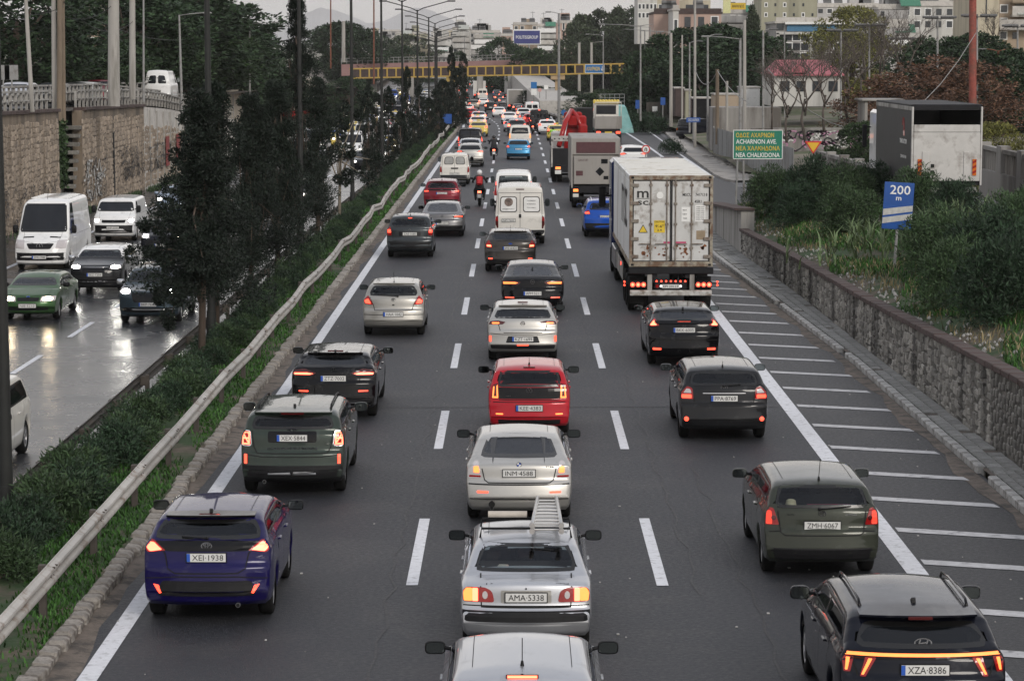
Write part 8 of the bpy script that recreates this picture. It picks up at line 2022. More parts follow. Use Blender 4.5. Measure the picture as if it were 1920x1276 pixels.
# ---------------------------------------------------------------- buildings
WIN = mat('far_window',(.035,.04,.045),rough=.2,var=.4,vs=2)
def house(px0,px1,pyt,pyb,Y,m,label,cat='building',floors=4,cols=5,depth=12,roof='flat',extras=True,balcony=False,seed=0,win=WIN,shutter=None,ww=.5,wh=.5,name='apartment_block'):
 a,b_ = at(px0,pyt,Y),at(px1,pyb,Y); r = random.Random(seed + px0); W_ = b_.x - a.x; H_ = a.z - b_.z; c = empty(name,(a.x,Y,b_.z),label=label,cat=cat)
 mb = MB(); mb.box(0,W_,0,depth,-4,H_); mb.build('wall',m,c)
 mb = MB(); mb.box(-.15,W_ + .15,-.15,depth,H_,H_ + .25); mb.box(0,W_,0,.2,H_ + .25,H_ + .7); mb.build('roof',CONL if roof == 'flat' else roof,c)
 fh = H_ / floors; cw = W_ / cols; wm = MB(); wm.box(-cw * ww / 2,cw * ww / 2,-.06,.1,0,fh * wh); wme = wm.mesh('window',win); fm = MB(); fm.box(-cw * ww / 2 - .12,cw * ww / 2 + .12,-.02,.05,-.12,fh * wh + .12); fme = fm.mesh('window_frame',WHT)
 for f in range(floors):
  for k in range(cols):
   if r.random() < .12: continue
   o = part('window',wme,c,(cw * (k + .5),0,fh * (f + .28)))
   if r.random() < .5: part('window_frame',fme,o)
  if balcony and f:
   k0 = r.choice((0,0,1)); mb = MB(); mb.box(cw * k0,W_ - cw * r.choice((0,0,1)),-1.3,0,fh * f - .1,fh * f + .1); mb.box(cw * k0,W_ - cw * .2,-1.35,-1.25,fh * f,fh * f + 1.0); mb.build('balcony',r.choice((CONL,WHTP,m)),c)
   if r.random() < .55: mb = MB(); x = W_ * r.uniform(.2,.7); mb.add([(x,-.05,fh * f + 2.6),(x + 2.6,-.05,fh * f + 2.6),(x + 2.6,-1.5,fh * f + 1.6),(x,-1.5,fh * f + 1.6),(x,-.05,fh * f + 2.5),(x + 2.6,-.05,fh * f + 2.5),(x + 2.6,-1.5,fh * f + 1.5),(x,-1.5,fh * f + 1.5)],[(0,1,2,3),(4,5,6,7),(2,3,7,6)]); mb.build('awning',r.choice((AWG,AWS)),c)
 if extras:
  for _ in range(r.randint(1,3)):
   x = r.uniform(.5,max(.6,W_ - 3)); h_ = r.uniform(1.2,2.6); mb = MB(); mb.box(x,x + r.uniform(1.5,3),1,4,H_ + .25,H_ + .25 + h_); mb.build('roof_room',m,c)
  for _ in range(r.randint(1,3)):
   x = r.uniform(.5,max(.6,W_ - 2)); mb = MB(); mb.cyl((x,1,H_ + 1.5),(x + 1.3,1,H_ + 1.5),.3,n=8); mb.add([(x,.2,H_ + .4),(x + 1.4,.2,H_ + .4),(x + 1.4,1,H_ + 1.4),(x,1,H_ + 1.4)],[(0,1,2,3)]); mb.build('water_heater',LHD,c)
  x = r.uniform(0.5,W_); mb = MB(); mb.cyl((x,2,H_),(x,2,H_ + 3.5),.05,n=4); mb.cyl((x - .6,2,H_ + 3.2),(x + .6,2,H_ + 3.2),.04,n=4); mb.build('aerial',LHD,c)
 return c
def wl(name,c): return mat('render_' + name,c,rough=.9,var=.10,vs=.5,dirt=tuple(q * .7 for q in c),ds=.35,dcut=.56,streak=True)
AWG = mat('green_awning',(.05,.17,.11),rough=.8); AWS = mat('pale_awning',(.35,.36,.33),rough=.8)
W1,W2,W3,W4,W5,W6,W7 = wl('white',(.50,.49,.46)),wl('cream',(.46,.41,.31)),wl('pinkish',(.42,.30,.25)),wl('grey',(.28,.27,.26)),wl('tan',(.34,.27,.20)),wl('pale_grey',(.40,.39,.38)),wl('olive',(.32,.31,.23))
house(800,846,74,118,640,W1,'white block left of the tall far cypress',floors=4,cols=5,balcony=True)
house(848,882,56,112,600,W1,'tall white block with a yellowish top right of the median cypress',floors=5,cols=3,balcony=True)
house(880,938,62,112,610,W6,'pale grey block with green awnings left of the billboard',floors=5,cols=6,balcony=True,seed=3)
house(936,968,68,100,680,W3,'low brownish block behind the billboard trees',floors=3,cols=4)
house(962,1008,47,70,640,W5,'tan rooftop block directly above the billboard',floors=2,cols=4)
house(1008,1048,50,105,620,W1,'white block right of the billboard with a green shade',floors=5,cols=4,balcony=True,seed=5)
house(1044,1078,44,112,590,W3,'pinkish block with tall dark window strips left of the eucalyptus',floors=4,cols=4,ww=.4,wh=.8)
house(700,742,76,112,700,W6,'hazy pale block behind the left lamp posts',floors=4,cols=5,seed=2); house(742,800,64,110,760,W7,'far olive-grey block between the median lamp posts',floors=5,cols=6,balcony=True,seed=9)
house(655,700,70,120,720,W4,'grey distant block left of the rust-red pole',floors=4,cols=4,seed=4); house(760,800,84,116,600,W2,'cream low block behind the median posts',floors=3,cols=4,seed=7)
for i in range(18):
 px = 640 + i * 27 + rng.randint(-6,6); h_ = rng.randint(58,78)
 house(px,px + rng.randint(20,36),h_,112,900 + 37 * i,[W1,W6,W2,W4,W3][i % 5],f'{["white", "pale grey", "cream", "grey", "pinkish"][i % 5]} block in the hazy distance, {ORD[i]} from the left along the skyline',floors=4,cols=4,balcony=False,seed=i * 3,extras=i % 2 == 0)
house(1196,1232,-12,38,420,W1,'white office block with a row of square windows at the top of the photograph',floors=3,cols=5,ww=.55,seed=1); house(1232,1332,-14,24,430,W2,'cream top floors with wide dark windows at the upper right',floors=2,cols=4,ww=.7,seed=2)
house(1226,1352,26,96,330,W3,'pink house with a flat brown roof behind the dark pines',floors=2,cols=5,ww=.45,wh=.55,seed=6,roof=COPR,name='house'); house(1262,1272,20,100,320,W1,'narrow white tower wall before the pink house',floors=1,cols=1,extras=False)
house(1352,1425,26,90,380,W6,'pale grey block behind the yellow shop sign',floors=4,cols=5,balcony=True,seed=8)
house(1428,1532,-20,36,360,W7,'olive blank-walled block right of the yellow shop sign',floors=3,cols=6,ww=.2,wh=.3,seed=3)
c = house(1455,1640,44,118,290,W4,'grey glazed office block with pale columns and a blue upper storey',floors=4,cols=12,ww=.86,wh=.7,seed=4,extras=False,name='office_block')
mb = MB()
sc_ = 290 / F
for x in (0,62): mb.box(x * sc_,(x + 6) * sc_,-.5,.2,-4,56 * sc_,0,.05)
mb.box(0,68 * sc_,-.5,.2,52 * sc_,57 * sc_,0,.03); mb.build('column',W1,c)
mb = MB(); mb.box(20 * sc_,112 * sc_,-.4,-.1,58 * sc_,70 * sc_); mb.build('blue_storey',mat('blue_cladding',(.05,.16,.28),rough=.5),c); mb = MB(); mb.box(16 * sc_,190 * sc_,-.8,8,71 * sc_,75 * sc_); mb.build('roof_edge',WHT,c)
house(1648,1702,18,100,320,W6,'stepped pale block between the poplar and the dark shrubs',floors=5,cols=4,balcony=True,seed=11); house(1690,1790,12,58,330,W1,'white flat-roofed house with a roof terrace at the upper right',floors=2,cols=5,seed=12,name='house')
house(1770,1830,2,66,335,W4,'grey half-hidden block left of the red mast',floors=4,cols=4,balcony=True,seed=13); house(1826,1872,-20,66,260,W2,'cream blank side wall of the block right of the red mast',floors=1,cols=1,ww=.05,seed=1,extras=False); house(1872,1960,-20,80,262,W5,'tan block with balconies at the right edge',floors=4,cols=4,balcony=True,seed=15)
house(1530,1650,14,44,420,W6,'low pale roofs behind the yellow poplar',floors=2,cols=7,seed=19)
q = at(1378,12,340); ss = empty('shop_sign',tuple(q),label='yellow shop board with dark letters beside the cypress tip',cat='sign'); sc_ = 340 / F
mb = MB(); mb.box(-8 * sc_,20 * sc_,0,.3,-6 * sc_,6 * sc_); mb.build('board',mat('board_yellow',(.55,.38,.03),rough=.6),ss); mb = MB(); mb.box(-22 * sc_,-8.2 * sc_,-.2,.3,-13 * sc_,14 * sc_); mb.build('side_board',mat('board_pale_yellow',(.55,.55,.28),rough=.6),ss); part('lettering',text_mesh('ΜΑΡΑΓΚΟΣ',5 * sc_,PTXT,width=22 * sc_,bold=.01),ss,(6 * sc_,-.02,0))
PKR = mat('pink_roof_tiles',(.36,.11,.13),rough=.8,var=.15,vs=2); q = at(1450,178,215); q1 = at(1575,178,215); ph = empty('pink_roofed_house',(q.x,215,q.z),label='low house with a pink pitched roof behind the bare trees',cat='house'); W_ = q1.x - q.x; zt = (178 - 140) * 215 / F
mb = MB(); mb.box(0,W_,0,8,-1,zt); mb.build('wall',W1,ph); mb = MB(); mb.add([(-.3,-.4,zt),(W_ + .3,-.4,zt),(W_ - .8,4,zt + 1.25),(.6,4,zt + 1.25),(-.3,8.4,zt),(W_ + .3,8.4,zt),(-.3,-.4,zt - .12),(W_ + .3,-.4,zt - .12)],[(0,1,2,3),(3,2,5,4),(0,3,4),(1,5,2),(0,1,7,6)]); rf = mb.build('roof',PKR,ph)
mb = MB(); mb.add([(1.2,-.5,zt + .15),(2.9,-.5,zt + .15),(2.05,-.5,zt + .9),(1.2,2,zt + .6),(2.9,2,zt + .6),(2.05,3.4,zt + 1.2)],[(0,1,2),(0,2,5,3),(1,4,5,2)]); part('gable',mb.mesh('gable',PKR),rf)
for k in range(4): mb = MB(); mb.box(.6 + 1.4 * k,1.4 + 1.4 * k,-.05,.05,.3,1.2); mb.build('window',WIN,ph)
house(128,196,30,100,190,W5,'tan house with dark openings behind the left poles',floors=2,cols=4,ww=.4,wh=.5,seed=2,name='house')
for (px0,px1,py0,py1,Y,m,lab) in ((1340,1385,178,205,215,W5,'tan shipping box beyond the hut'),(1390,1425,165,188,225,WHTP,'white lorry body among the yards'),(1265,1283,166,200,240,BRN,'rust-brown stacked bales behind the kerb'),(1284,1296,170,205,240,W7,'yellow-green tarpaulin pile behind the poles'),(1298,1335,185,205,230,DKGR,'dark parked lorry bodies beyond the poles')):
 a,b_ = at(px0,py0,Y),at(px1,py1,Y); t = empty('yard_box',(a.x,Y,b_.z),label=lab,cat='yard store'); mb = MB(); mb.box(0,b_.x - a.x,0,4,-1,a.z - b_.z,0,.1); mb.build('box_side',m,t); mb = MB(); mb.box(-.05,b_.x - a.x + .05,-.05,4.05,a.z - b_.z,a.z - b_.z + .12); mb.build('lid',CONL,t)
a,b_ = at(1212,192,246),at(1252,226,246); yg = empty('yard_gate',(a.x,246,b_.z),label='dark plank gate with a white notice beyond the white saloon',cat='gate')
for k in range(6): w_ = (b_.x - a.x) / 6; mb = MB(); mb.box(k * w_,(k + .94) * w_,0,.08,0,a.z - b_.z); mb.build('plank',mat('dark_planks',(.045,.04,.034),rough=.9,var=.3,vs=2,objr=.2),yg)
mb = MB(); mb.box(.6,1.1,-.03,-.0,.9,1.4); mb.build('notice',WHT,yg)
# ---- mountains
MT = mat('mountain',(.30,.30,.31),rough=1,var=.2,vs=.002)  # paler than bare hills: part of the distance haze is put into the colour
for (pts,Y,nm) in (([(500,60),(560,30),(600,14),(640,22),(690,44),(720,40),(750,24),(780,14),(810,20),(860,44),(930,62),(1000,78)],14000,0),([(1000,72),(1150,60),(1300,40),(1500,30),(1700,44),(1950,50)],16000,1),([(-100,40),(100,24),(300,30),(520,50),(640,74)],15000,2)):
 vs = []; xs = np.linspace(pts[0][0],pts[-1][0],60); r_ = random.Random(nm)
 for k,x in enumerate(xs):
  y = interp(x,pts) + r_.uniform(-1.2,1.2); q = at(x,y,Y); vs += [tuple(q),(q.x * .96,Y - 900,-20 + 12),(q.x,Y + 700,0)]
 mb = MB(); mb.add(vs,[(3 * i,3 * i + 3,3 * i + 4,3 * i + 1) for i in range(59)] + [(3 * i,3 * i + 2,3 * i + 5,3 * i + 3) for i in range(59)]); mb.build('hills',MT)['kind'] = 'structure'
# ---------------------------------------------------------------- vegetation
def leafmat(n,c,isl=.55): return mat(n,c,rough=.65,var=.35,vs=1.3,island=isl,objr=.15,spec=.25)
LCON = leafmat('conifer_green',(.010,.017,.011)); LOLE = leafmat('oleander_green',(.022,.044,.022),.6); LOL2 = leafmat('oleander_light',(.040,.070,.030),.6); LPIN = leafmat('pine_green',(.022,.042,.018)); LBRO = leafmat('broadleaf_green',(.030,.055,.020))
LEUC = leafmat('eucalyptus_green',(.050,.065,.038)); LYEL = leafmat('yellow_green',(.13,.13,.035)); LBRN = leafmat('brown_leaf',(.115,.062,.038)); LGRS = leafmat('grass_green',(.036,.098,.018),.6); LDRY = leafmat('dry_grass',(.17,.14,.075)); LREE = leafmat('reed_green',(.085,.12,.055))
BARK = mat('bark',(.075,.055,.042),rough=.95,var=.3,vs=5,bump=.6,bs=14,streak=True); TWIG = mat('bare_twig',(.085,.07,.06),rough=.95,var=.3,vs=3)
def leaf_mesh(name,P,N,ln,wd,m,r,tri=False,up=0.0):
 """P points, N outward directions, one small leaf each"""
 n = len(P); D = N + r.normal(0,.75,(n,3)); D[:,2] += up; D /= np.linalg.norm(D,axis=1)[:,None] + 1e-9
 S = np.cross(D,r.normal(0,1,(n,3))); S /= np.linalg.norm(S,axis=1)[:,None] + 1e-9
 l = ln * r.uniform(.6,1.3,(n,1)); w_ = wd * r.uniform(.7,1.2,(n,1))
 a = P - S * w_ * .5 ; b = P + S * w_ * .5; c = P + D * l
 if tri: V = np.stack([a,b,c],1).reshape(-1,3); Fc = np.arange(3 * n).reshape(-1,3)
 else:
  mid = P + D * l * .5; V = np.stack([P,mid - S * w_ * .5,c,mid + S * w_ * .5],1).reshape(-1,3); Fc = np.arange(4 * n).reshape(-1,4)
 return np_mesh(name,V,Fc,m)
def clumps(C,R,k,r,flat=.8):
 """k points in each ball"""
 n = len(C); d = r.normal(0,1,(n,k,3)); d /= np.linalg.norm(d,axis=2)[...,None]; q = r.uniform(.35,1,(n,k,1))**.6
 P = C[:,None] + d * q * R[:,None,None] * np.array([1,1,flat]); return P.reshape(-1,3),d.reshape(-1,3)
def limbs(mb,base,tips,r0,r):
 for t in tips:
  b = Vector(base[r.integers(len(base))]); t = Vector(t); m_ = b.lerp(t,.5) + Vector((r.uniform(-.2,.2),r.uniform(-.2,.2),r.uniform(0,.3)))
  mb.tube([b,m_,t],r0,5,rs=[r0,r0 * .65,r0 * .25])
def tree_mesh(kind,h,rad,seed,m,dens=1.0,leaf=.12,cl=90,k=70,trunk=.15,base=.18,shape='round',crad=.4):
 r = np.random.default_rng(seed); n = int(cl * dens)
 t = r.uniform(0,1,n); a = r.uniform(0,2 * pi,n)
 if shape == 'cone': prof = (1 - t)**.75 * (1 + .35 * np.sin(t * 19 + seed))
 elif shape == 'column': prof = np.minimum(1,(1 - t) * 3)**.6 * np.minimum(1,t * 5 + .35) * (1 + .2 * np.sin(t * 23))
 elif shape == 'ragged': prof = (1 - t)**.55 * (.68 + .62 * np.sin(t * 13 + a * 3 + seed))
 else: prof = np.sqrt(np.clip(1 - (2 * t - 1)**2,.02,1)) * (1 + .18 * np.sin(a * 3 + t * 7 + seed))
 q = r.uniform(.25,1,n)**.5
 C = np.stack([np.cos(a) * prof * q * rad,np.sin(a) * prof * q * rad,h * (base + (1 - base) * t)],1)
 R = crad * r.uniform(.6,1.3,n) * (.55 + .45 * (1 - t))
 P,N = clumps(C,R,k,r); cm = leaf_mesh('crown',P,N,leaf,leaf * (.55 if kind != 'ole' else .28),m,r,tri=(kind == 'con'),up=.3)
 mb = MB(); top = h * (.95 if shape in ('cone','column') else .7); mb.tube([(0,0,-.3),(.05,.03,h * .3),(-.04,0,h * .6),(0,0,top)],trunk,8,rs=[trunk,trunk * .8,trunk * .55,.03])
 ax = [(0,0,h * z) for z in (base * .9,.35,.5,.65)]
 limbs(mb,ax,C[r.choice(n,min(n,16),replace=False)],trunk * .35,r); return cm,mb.mesh('trunk',BARK)
TM = {}
def tree(key,args,loc,label,name='tree',cat='tree',group=None,sc=1.0,rz=0.0):
 if key not in TM: TM[key] = tree_mesh(*args[0],**args[1])
 cm,tm_ = TM[key]; t = empty(name,loc,rz,label,cat,group); t.scale = (sc,sc,sc) if not isinstance(sc,tuple) else sc
 part('crown',cm,t); part('trunk',tm_,t); return t
CONI = [((378,695),6.5,1.45,.9,'ragged','big ragged dark conifer nearest the camera on the median'),((405,625),6.6,1.35,.8,'ragged','dark conifer with a double trunk just behind the nearest one'),
  ((470,560),6.2,1.25,.8,'ragged','third dark conifer of the dense median clump'),((520,520),6.4,1.1,.7,'cone','fourth dark conifer, narrow tipped, in the median clump'),((560,470),9.6,1.05,.6,'cone','tallest conifer of the median with a slender spire'),((596,445),6.4,1.0,.6,'ragged','last dark conifer at the right edge of the median clump')]
for i,((px,py),h,rad,cr_,sh_,lab) in enumerate(CONI):
 p = GS(px,py,lambda y: zl(y) + .4); key = ('con',i)
 tree(key,(('con',h,rad,40 + i,LCON),dict(cl=125 if i < 4 else 90,k=300,leaf=.085,crad=.52,trunk=.10,base=.25 if i < 1 else .11,shape=sh_)),(p.x,p.y,.05),lab,'conifer','conifer')
r = np.random.default_rng(5); q0 = GS(395,660,zl); P0_ = Vector((q0.x,q0.y,2.3)); ends = [at(262,420,q0.y),at(285,470,q0.y),at(300,560,q0.y + 1),at(318,600,q0.y),at(300,500,q0.y - 1),at(340,545,q0.y),at(330,400,q0.y),at(345,320,q0.y)]
C = np.array([tuple(P0_.lerp(Vector(e),t)) for e in ends for t in (.55,.75,.9,1.0)]) + r.normal(0,.08,(len(ends) * 4,3)); P,N = clumps(C,r.uniform(.14,.32,len(C)),230,r)
ob = empty('conifer_branch',label='ragged low branches of the nearest conifer hanging over the oncoming cars',cat='branch'); part('foliage',leaf_mesh('foliage',P,N,.10,.055,LCON,r,tri=True),ob)
mb = MB(); limbs(mb,[tuple(P0_)],[tuple(e) for e in ends],.05,r); mb.build('limb',BARK,ob)
q = GS(636,452,zl); st = empty('sparse_conifer',(q.x,q.y,.0),label='thin sparse conifer with a pale trunk beside a lamp post',cat='conifer')
E = [at(px,py,q.y) - Vector((q.x,q.y,0)) for px,py in ((640,200),(668,215),(688,190),(655,240),(610,255),(640,280),(620,300),(665,290),(700,300),(600,330),(690,335),(635,250),(660,320),(640,340))]
C = np.array([tuple(e) for e in E for _ in range(2)]) + r.normal(0,.16,(len(E) * 2,3)); P,N = clumps(C,r.uniform(.2,.42,len(C)),200,r); part('crown',leaf_mesh('crown',P,N,.12,.07,LCON,r,tri=True),st)
mb = MB(); mb.tube([(0,0,0),(.05,0,2),(0,0,4.6)],.07,7,rs=[.08,.06,.03]); limbs(mb,[(0,0,2.0),(0,0,3),(0,0,4)],[tuple(e) for e in E],.04,r); mb.build('trunk',mat('pale_bark',(.22,.19,.15),rough=.9,var=.3,vs=5),st)
for i,(px,pt,Y,rd) in enumerate(((690,158,150,.55),(706,175,158,.7),(728,165,166,.8),(763,128,182,.62),(750,210,176,.8),(786,160,198,.7),(775,215,190,.8),(803,185,208,.9),(816,168,225,1.0),(830,150,238,1.2),(846,88,262,.8),(858,130,275,1.2),(822,200,215,.9),(868,100,300,.9),(840,165,250,1.2))):
 x = -7.7 + cv(Y); tp = at(px,pt,Y); x = tp.x; h = tp.z - zl(Y)
 tree(('cyp',i % 4),(('con',6,.95,70 + i % 4,LCON),dict(cl=100,k=110,leaf=.14,crad=.34,trunk=.1,base=.05,shape='column')),(x,Y,zl(Y)),f'dark median cypress, {ORD[i]} counting away from the big conifer clump','cypress','cypress','cypresses along the median',sc=(rd * .85,rd * .85,h / 6),rz=i)
def bush_mesh(seed,m,rad=.75,h=1.15,cl=34,k=95,leaf=.15,crad=.3):
 r = np.random.default_rng(seed); n = cl; a = r.uniform(0,2 * pi,n); q = np.sqrt(r.uniform(0,1,n)); z = r.uniform(.15,1,n)
 C = np.stack([np.cos(a) * q * rad * (1.05 - .35 * z),np.sin(a) * q * rad * (1.05 - .35 * z),z * h * (1 - .35 * q)],1)
 P,N = clumps(C,crad * r.uniform(.7,1.25,n),k,r,.9); N[:,2] += .6
 cm = leaf_mesh('foliage',P,N,leaf,leaf * .24,m,r); mb = MB(); limbs(mb,[(0,0,-.1),(.1,.05,0)],C[:8],.025,r); return cm,mb.mesh('stems',BARK)
BM = [bush_mesh(100 + i,LOLE if i % 3 else LOL2) for i in range(5)]
BC = {}
def blab(y):
 k = max([q for q in range(18) if LAMPY[q] < y] or [-1]); BC[k] = BC.get(k,-1) + 1
 o2 = ORD + ['twenty-first','twenty-second','twenty-third']; return f'{o2[min(BC[k], 22)]} oleander bush of the median hedge ' + (f'beyond the {ORD[k]} lamp post' if k >= 0 else 'counting up to the first lamp post')
y = 34.5; i = 0; rr = random.Random(3)
while y < 235:
 s_ = rr.uniform(.50,.70) * (1.25 if y < 47 else 1.0); x = -7.42 + rr.uniform(-.2,.2) + cv(y)
 n = min(range(18),key=lambda k: abs(LAMPY[k] - y)); side = 'before' if y < LAMPY[n] else 'beyond'
 t = empty('oleander_bush',(x,y,.02),rr.uniform(0,6),blab(y),'bush','oleander bushes of the median hedge'); t.scale = (s_,s_ * 1.1,s_ * (1 if y < 60 else .9))
 a_,b_ = BM[i % 5]; part('foliage',a_,t); part('stems',b_,t); i += 1; y += rr.uniform(1.15,1.6) * (1 if y < 120 else 1.6)
BB = [bush_mesh(200 + i,LOLE if i % 2 else LOL2,rad=1.5,h=2.5,cl=110,k=120,leaf=.17,crad=.42) for i in range(4)]
BL = [((1455,430),97,1.0,'leftmost, largest oleander on the bank beneath the green sign'),((1530,440),94,1.05,'oleander on the bank right of the green sign'),((1585,450),90,.95,'third oleander on the bank, before the mossy parapet'),((1500,470),90,.8,'low oleander in front of the largest ones'),((1590,500),82,.85,'oleander left of the leaning blue sign'),((1640,420),92,.8,'oleander behind the leaning blue sign'),((1720,420),84,.85,'oleander below the parked lorry tail lift'),((1790,450),80,.75,'oleander right below the parked lorry wheels'),
  ((1765,545),66,.9,'oleander right of the leaning blue sign post'),((1850,560),62,.95,'dark oleander near the right edge, upper one'),((1800,620),58,.85,'oleander above the gravelly bank, lower middle'),((1880,640),54,.95,'lowest oleander cut by the right edge'),((1925,480),66,1.0,'dark shrub at the right edge under the parapet'),((1925,560),58,.9,'shrub touching the right edge midway down the bank')]
for i,((px,py),Y,s_,lab) in enumerate(BL):
 x = at(px,py,Y).x; x = max(x,xw(Y) + 1.5); t = empty('oleander_shrub',(x,Y,zbank(x,Y) - .15),i * 1.3,lab,'shrub'); t.scale = (s_ * .86,s_ * .86,s_ * .90)
 a_,b_ = BB[i % 4]; part('foliage',a_,t); part('stems',b_,t)
def blades(name,P,h,wd,m,r,lean=.35,seg=2):
 n = len(P); a = r.uniform(0,2 * pi,n); d = np.stack([np.cos(a),np.sin(a),0 * a],1); s_ = np.stack([-np.sin(a),np.cos(a),0 * a],1) * wd * .5; hh = h * r.uniform(.5,1.2,(n,1)); U = np.array([0,0,1.0])
 m1 = P + U * hh * .55 + d * hh * lean * .3; tp = P + U * hh * .9 + d * hh * lean * r.uniform(.5,1.5,(n,1))
 V = np.stack([P - s_,P + s_,m1 + s_ * .8,m1 - s_ * .8,tp],1).reshape(-1,3); b = np.arange(n)[:,None] * 5
 Fc = np.concatenate([b + np.array([0,1,2]),b + np.array([0,2,3]),b + np.array([3,2,4])]); return np_mesh(name,V,Fc,m)
r = np.random.default_rng(9)
for i,((px,py),Y,n,h,lab) in enumerate((((1755,500),72,260,1.1,'pale green reeds right of the leaning blue sign'),((1610,540),74,220,1.1,'pale reeds left of the leaning blue sign'),((1830,470),74,240,1.1,'reeds at the foot of the parked lorry'))):
 x = at(px,py,Y).x; P = np.stack([r.normal(x,.8,n),r.normal(Y,1.2,n),np.zeros(n)],1); P[:,2] = [zbank(a,b) for a,b in P[:,:2]]
 P2 = np.repeat(P[::8],8,0); P2[:,2] += r.uniform(0,h * .7,len(P2)); o = part('reeds',blades('reeds',P2[:n],h * .55,.055,LREE,r,.8),None); tag(o,lab,'reeds')
def scatter(n,fx0,fx1,y0,y1,fz,r,pw=1.6):
 y = y0 + (y1 - y0) * r.uniform(0,1,n)**pw; t = r.uniform(0,1,n); x = np.array([lerp(fx0(a),fx1(a),b) for a,b in zip(y,t)]); keep = (np.sin(x * 3.1 + y * .8) + np.sin(y * .33 + x * 1.7) + r.uniform(-1,1,n)) > -.9
 P = np.stack([x,y,np.zeros(n)],1)[keep]; P[:,2] = [fz(a,b) for a,b in P[:,:2]]; return P
zmd = lambda x,y: lerp(zl(y) - .01,zm(y) + .11,min(1,(x - cv(y) + 8.86) / 1.3))
for nm,n,a,b,y0,y1,fz,h,m in (('median_grass',36000,lambda y: -7.2 + cv(y),lambda y: -5.96 + cv(y),27,150,zmd,.09,LGRS),('hedge_foot_grass',9000,lambda y: -8.5 + cv(y),lambda y: -7 + cv(y),30,120,zmd,.10,LOL2),('far_median_grass',9000,lambda y: -7.3 + cv(y),lambda y: -5.96 + cv(y),110,330,zmd,.16,LGRS),
          ('bank_grass',46000,lambda y: xw(y) + 1.0 + .5 * sin(y * .5),lambda y: 13.5,30,106,zbank,.17,LGRS),('dry_bank_grass',3500,lambda y: xw(y) + .6,lambda y: xw(y) + 2.6,40,106,zbank,.22,LDRY)):
 P = scatter(n,a,b,y0,y1,fz,r,1.3); o = part(nm,blades(nm,P,h,.03 if y1 < 200 else .05,m,r,.5),None); o['kind'] = 'stuff'
mb = MB(); rr = random.Random(8)
for _ in range(500):
 y = 38 + 66 * rr.random()**1.4; x = xw(y) + rr.uniform(.45,1.1); mb.sph((x,y,zbank(x,y) + .02),rr.uniform(.015,.06),5)
mb.build('gravel',KERBW)['kind'] = 'stuff'
P = scatter(5000,lambda y: XL + .1,lambda y: XL + .9,104,200,lambda x,y: zl(y),r,1.0); part('wall_foot_grass',blades('wall_foot_grass',P,.25,.05,LOL2,r),None)['kind'] = 'stuff'
P = np.stack([r.uniform(XL - .9,XL - .1,3000),r.uniform(NOT0 - .1,NOT0 + 2.8,3000),r.uniform(.8,4.2,3000)],1); N = np.tile([1.0,0,.2],(3000,1)); o = part('ivy',leaf_mesh('ivy',P,N,.2,.16,LBRO,r),None); tag(o,'dark ivy filling the recess beside the stone stairs','ivy')
RND = dict(cl=150,k=90,leaf=.34,crad=1.0,trunk=.3,base=.16)
def big(key,m,shape='round',seed=1,**kw): return (key,(('bro',10,4.0,seed,m),dict(RND,shape=shape,**kw)))
K = {'pineA': big('pineA',LPIN,seed=301),'pineB': big('pineB',LPIN,seed=302),'broA': big('broA',LBRO,seed=303),'broB': big('broB',LPIN,seed=304,base=.05),'eucA': big('eucA',LEUC,'round',305,dens=.75),'eucB': big('eucB',LEUC,'cone',306,dens=.9),'yel': big('yel',LYEL,'round',307,dens=1.0,leaf=.26),'brn': big('brn',LBRN,'round',308,dens=.5,leaf=.28)}
